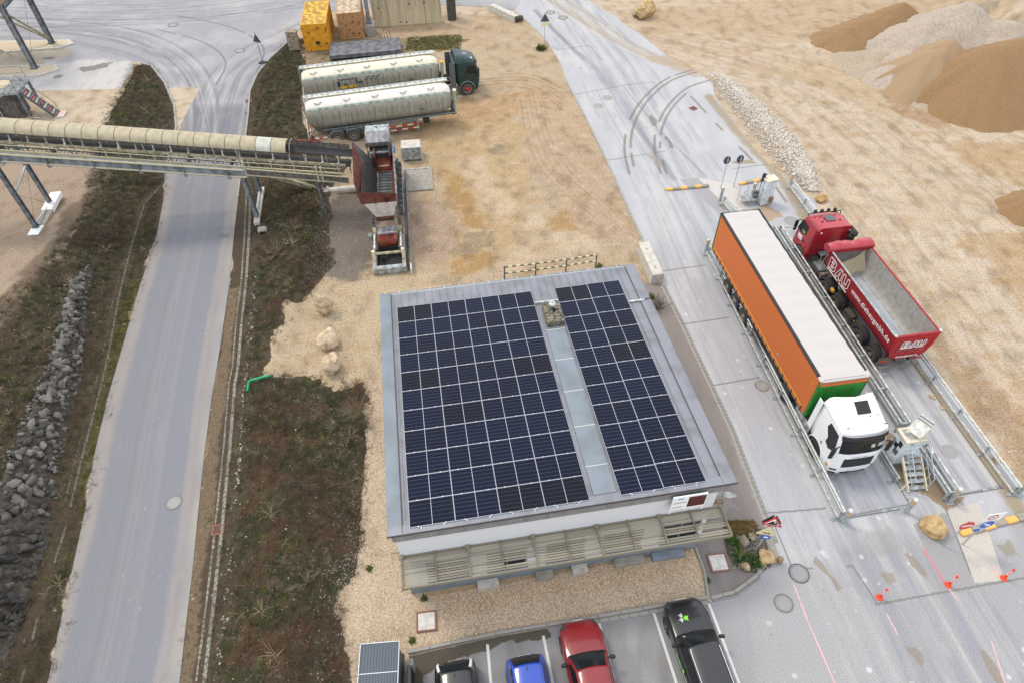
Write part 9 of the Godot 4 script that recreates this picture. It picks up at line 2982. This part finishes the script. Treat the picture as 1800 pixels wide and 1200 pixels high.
func build_plants() -> void:
	worn("twig_straw", Color(0.27, 0.205, 0.135), "grain", 1.5, 0.9)
	worn("twig_brown", Color(0.12, 0.085, 0.06), "grain", 1.5, 0.9)
	var r := seeded(202)
	var right := pv([-13.6, -2, -13.9, -8, -14.9, -16.5, -16.3, -24, -17.9, -33, -19.0, -38.5, -20.0, -42, -22.4, -54.6, -23.4, -59, -23.5, -62, -23.0, -65.3, -21.7, -70, -20.4, -70.2, -20.8, -67.4, -18.8, -61.9, -18.4, -57.5, -16.9, -50.6, -13.2, -46, -13.9, -41, -12.8, -36, -12.1, -34.4, -13.2, -31, -14.4, -30.2, -14.0, -28.7, -14.5, -26.9, -14.3, -24.5, -11, -24.45, -10, -23.6, -8.4, -24.0, -8.0, -22.8, -8.0, -20.6, -7.6, -15.9, -7.5, -12.8, -8.2, -12, -7.7, -10.5, -7.0, -8.3, -7.4, -2])
	var left := pv([-40, -2, -36, -20, -31.0, -27, -30.3, -32, -30.6, -37.5, -31.2, -41, -32.6, -45.5, -33.8, -49, -34.5, -52, -35.2, -56, -36.0, -64.8, -34.7, -64.2, -32.2, -60.5, -30.0, -56.3, -28.5, -52.3, -28.0, -49.5, -27.2, -45.5, -26.0, -42, -25.1, -38, -24.3, -32.6, -23.5, -27.6, -22.8, -23.2, -22.0, -19.5, -21.1, -16.2, -20.5, -13.4, -19.9, -10.8, -19.4, -8.8, -18.7, -2])
	var rock_d := pv([1.6, -34.3, 1.5, -31.5, 0.9, -24.7, 0.85, -20.4, 0.4, -14.7, 0.5, -3])
	var rock_w := pv([0.1, -34.3, 0.9, -32, 1.25, -27, 1.7, -21, 2.3, -15, 2.4, -12.5, 1.2, -11.5, 2.3, -9, 2.4, -3])
	var kinds := [tuft(1, 9, 0.30, 0.014, 0.9), tuft(2, 8, 0.22, 0.020, 1.3), tuft(3, 11, 0.36, 0.009, 1.1)]
	var tw := geo()
	var tr := seeded(8)
	for k in 4:
		twig(tw, tr, Vector3.ZERO, v3(tr.randfn() * 0.8, 0.7, tr.randfn() * 0.8).normalized(), 0.24, 0.006, 2)
	kinds.append(tw.mesh())
	var xf := [[], [], [], []]
	var cl := [PackedColorArray(), PackedColorArray(), PackedColorArray(), PackedColorArray()]
	var cn := FastNoiseLite.new()
	cn.seed = 71
	cn.frequency = 0.22
	cn.fractal_octaves = 3
	var cn2 := FastNoiseLite.new()
	cn2.seed = 72
	cn2.frequency = 0.6
	for pass_ in 2:
		var poly := left if pass_ == 0 else right
		var bx := Rect2(-37, -65, 18.5, 60) if pass_ == 0 else Rect2(-23.5, -70, 16.5, 65)
		var made := 0
		for i in (62000 if pass_ == 0 else 68000):
			var p := bx.position + v2(r.randf(), r.randf()) * bx.size
			if not Geometry2D.is_point_in_polygon(p + v2(r.randfn(), r.randfn()) * 0.28, poly):
				continue
			if pass_ == 0 and p.y > -44:
				var d := along_z(gut_l, p.y) - p.x
				if absf(d) < 0.35 and r.randf() < 0.85:
					continue
				var e := d - along_z(rock_d, p.y)
				if p.y > -34 and e > 0.05 and e < along_z(rock_w, p.y) - 0.1 and r.randf() < 0.80:
					continue
				if d > 4.6 and p.y > -50 and r.randf() < 0.5:
					continue
			if pass_ == 1 and p.y > -46:
				var d := p.x - along_z(gut_r, p.y)
				if absf(d) < 0.32:
					continue
				if d < -0.2 and r.randf() < 0.72:
					continue
				if absf(d - 0.8) < 0.3 and r.randf() < 0.6:
					continue
			if pass_ == 1 and p.y < -44 and p.x > -18.5 and r.randf() < 0.5:
				continue
			var a := cn.get_noise_2d(p.x, p.y) + 0.35 * cn2.get_noise_2d(p.x, p.y)
			var k := 0
			var t := r.randf()
			var c := Color(0.042, 0.045, 0.022)
			if a > 0.30:
				c = Color(0.075, 0.055, 0.036)
				k = 2 if t < 0.6 else 3
			elif a > 0.08:
				c = Color(0.055, 0.046, 0.028)
				k = 0 if t < 0.5 else (3 if t < 0.75 else 2)
			elif a > -0.18:
				k = 0 if t < 0.7 else 1
			else:
				c = Color(0.032, 0.038, 0.018)
				k = 1 if t < 0.6 else 0
			if pass_ == 1 and cn2.get_noise_2d(p.x * 0.6 + 40, p.y * 0.6) > 0.22 and p.y > -45:
				c = c.lerp(Color(0.12, 0.05, 0.032), 0.4)
			if r.randf() < 0.05:
				c = Color(0.20, 0.155, 0.10)
				k = 2
			if r.randf() < 0.02:
				c = Color(0.09, 0.10, 0.015)
			var v := r.randf_range(0.75, 1.75)
			var s := r.randf_range(0.55, 1.25) * (0.6 if pass_ == 1 and p.x < along_z(gut_r, p.y) else 1.0)
			if r.randf() < 0.018:
				s *= 2.1
			xf[k].append(Transform3D(Basis(Vector3.UP, r.randf() * TAU).scaled_local(v3(s, s * r.randf_range(0.6, 1.1), s)), gpos(p.x, p.y, -0.02)))
			cl[k].append(Color(c.r * v, c.g * v, c.b * v))
			made += 1
	var nm := ["dark matted grass covering both banks of the lower road", "low dark green bramble leaves on both banks", "long brown and straw-coloured grass on both banks", "short dry twigs tangled in the brush of both banks"]
	for k in 4:
		var tx: Array[Transform3D] = []
		tx.assign(xf[k])
		stuff(["grass", "bramble", "dry_grass", "dry_twigs"][k], kinds[k], M.leaf_blades, tx, cl[k], nm[k], "grass" if k != 1 else "bramble")
	# bare shrubs
	bare_shrub("fan-shaped bare shrub with straw-coloured twigs beside the house gravel", gpos(-8.35, -21.6), 1.7, 16, 1.0, 1, M.twig_straw)
	bare_shrub("dense low brown shrub right of the straw-coloured one", gpos(-7.9, -20.9), 0.7, 14, 2.6, 2, M.twig_brown)
	bare_shrub("tangled dry shrub on the bank left of the hopper frame", gpos(-15.6, -35.0), 1.0, 12, 2.4, 3, M.twig_straw)
	bare_shrub("low straw shrub on the bank below the conveyor strut", gpos(-15.0, -37.4), 0.9, 10, 2.6, 4, M.twig_straw)
	bare_shrub("grey bare bush in the middle of the right bank", gpos(-10.6, -17.2), 0.8, 11, 2.4, 5, M.twig_brown)
	bare_shrub("straw twigs at the lower end of the right bank", gpos(-9.4, -12.4), 0.8, 9, 2.4, 6, M.twig_straw)
	bare_shrub("bare twiggy bush on the left bank above the rock", gpos(-27.8, -37.2), 0.9, 12, 2.2, 7, M.twig_brown)
	bare_shrub("round ball of dry twigs against the house corner", v3(9.05, 0.0, -29.4), 0.75, 30, 2.2, 8, M.twig_brown)
	# leafy low shrubs
	var sh := [
		[3.5, -66.3, 0.75, "olive shrub at the foot of the grey triangular sign", Color(0.06, 0.065, 0.02), 120],
		[-4.95, -9.2, 0.30, "small green plant right of the ribbed shed", Color(0.06, 0.09, 0.02), 60],
		[-4.45, -9.9, 0.22, "tiny green plant at the gravel corner by the kerb", Color(0.06, 0.09, 0.02), 40],
		[-6.7, -13.1, 0.25, "small weed on the gravel left of the house", Color(0.06, 0.08, 0.02), 40],
		[-4.1, -11.7, 0.22, "weed at the front left foot of the house", Color(0.06, 0.08, 0.02), 40],
		[8.5, -12.2, 0.2, "weed at the right end of the gravel", Color(0.05, 0.09, 0.02), 36],
		[8.8, -30.4, 0.4, "green tuft behind the round twig ball", Color(0.07, 0.08, 0.02), 60],
		[5.9, -33.5, 0.35, "grass tuft at the right end of the striped fence", Color(0.12, 0.11, 0.03), 50],
		[-39.6, -52.9, 0.8, "dark weeds beside the stair foot, upper left", Color(0.05, 0.055, 0.02), 120]]
	for q in sh:
		var o := thing("low_shrub", q[3], "shrub", v3(q[0], ht(q[0], q[1]), q[1]))
		var g := geo()
		var rr := seeded(int(q[5]) + int(q[0] * 10))
		for i in q[5] * 3:
			var a := rr.randf() * TAU
			var d := v3(cos(a), rr.randf_range(0.2, 1.4), sin(a)).normalized()
			var rt: Vector3 = v3(rr.randfn() * 0.28, maxf(0.0, rr.randfn() * 0.12), rr.randfn() * 0.28) * q[2]
			var v := rr.randf_range(0.5, 1.6)
			g.col = Color(q[4].r * v, q[4].g * v, q[4].b * v)
			blade(g, rr, rt, d, q[2] * rr.randf_range(0.3, 0.8), 0.035 * (0.5 + q[2]), 0.2)
		obj("leaves", g, M.leaf_blades, o)
	# spiky grass clumps in the planting bed
	for q in [[10.02, -13.95, 0.55, "spiky green clump at the upper left of the planting bed"], [10.15, -13.2, 0.68, "largest spiky green clump, lower left in the planting bed"], [10.78, -13.0, 0.55, "dark green spiky clump right of the largest one"]]:
		var o := thing("spiky_clump", q[3], "plant", v3(q[0], 0.03, q[1]))
		var g := geo()
		var rr := seeded(int(q[0] * 100))
		for i in 130:
			var a := rr.randf() * TAU
			var d := v3(cos(a), rr.randf_range(0.25, 1.6), sin(a)).normalized()
			var v := rr.randf_range(0.5, 1.6)
			g.col = Color(0.035 * v, 0.085 * v, 0.02 * v) if rr.randf() < 0.85 else Color(0.20, 0.17, 0.06)
			blade(g, rr, v3(cos(a) * 0.05, 0, sin(a) * 0.05), d, q[2] * rr.randf_range(0.7, 1.1), 0.026, 0.3)
		obj("leaves", g, M.leaf_blades, o)
	var gx: Array[Transform3D] = []
	var gc := PackedColorArray()
	for i in 620:
		var p := v2(r.randf_range(9.8, 11.3), r.randf_range(-15.05, -14.35))
		gx.append(Transform3D(Basis(Vector3.UP, r.randf() * TAU).scaled_local(Vector3.ONE * r.randf_range(0.35, 0.7)), v3(p.x, 0.03, p.y)))
		var v := r.randf_range(0.6, 1.6)
		gc.append(Color(0.10 * v, 0.06 * v, 0.025 * v) if r.randf() < 0.6 else Color(0.14 * v, 0.10 * v, 0.03 * v))
	stuff("ground_cover", kinds[1], M.leaf_blades, gx, gc, "reddish brown ground cover at the upper end of the planting bed", "ground cover")
	gx = []
	gc = PackedColorArray()
	for i in 2600:
		var p := v2(r.randf_range(-10, -4.5), r.randf_range(-70, -66.6))
		if p.y < -69.6 + (p.x + 10) * -0.1 or r.randf() < 0.3:
			continue
		gx.append(Transform3D(Basis(Vector3.UP, r.randf() * TAU).scaled_local(Vector3.ONE * r.randf_range(0.4, 0.8)), gpos(p.x, p.y)))
		var v := r.randf_range(0.6, 1.5)
		gc.append(Color(0.085 * v, 0.085 * v, 0.03 * v))
	for i in 700:
		var p := v2(r.randf_range(-23.2, -16.2), r.randf_range(-69, -57))
		if p.x > -16.4 or (p.y < -63.5 and p.x > -17.5):
			continue
		gx.append(Transform3D(Basis(Vector3.UP, r.randf() * TAU).scaled_local(Vector3.ONE * r.randf_range(0.4, 0.8)), gpos(p.x, p.y)))
		gc.append(Color(0.09, 0.075, 0.045))
	stuff("sparse_grass", kinds[0], M.leaf_blades, gx, gc, "olive patch of grass between dark deck and concrete wall", "grass")
func v3(x: float, y: float, z: float) -> Vector3:
	return Vector3(x, y, z)
func v2(x: float, y: float) -> Vector2:
	return Vector2(x, y)
func geo() -> Geo:
	return Geo.new()
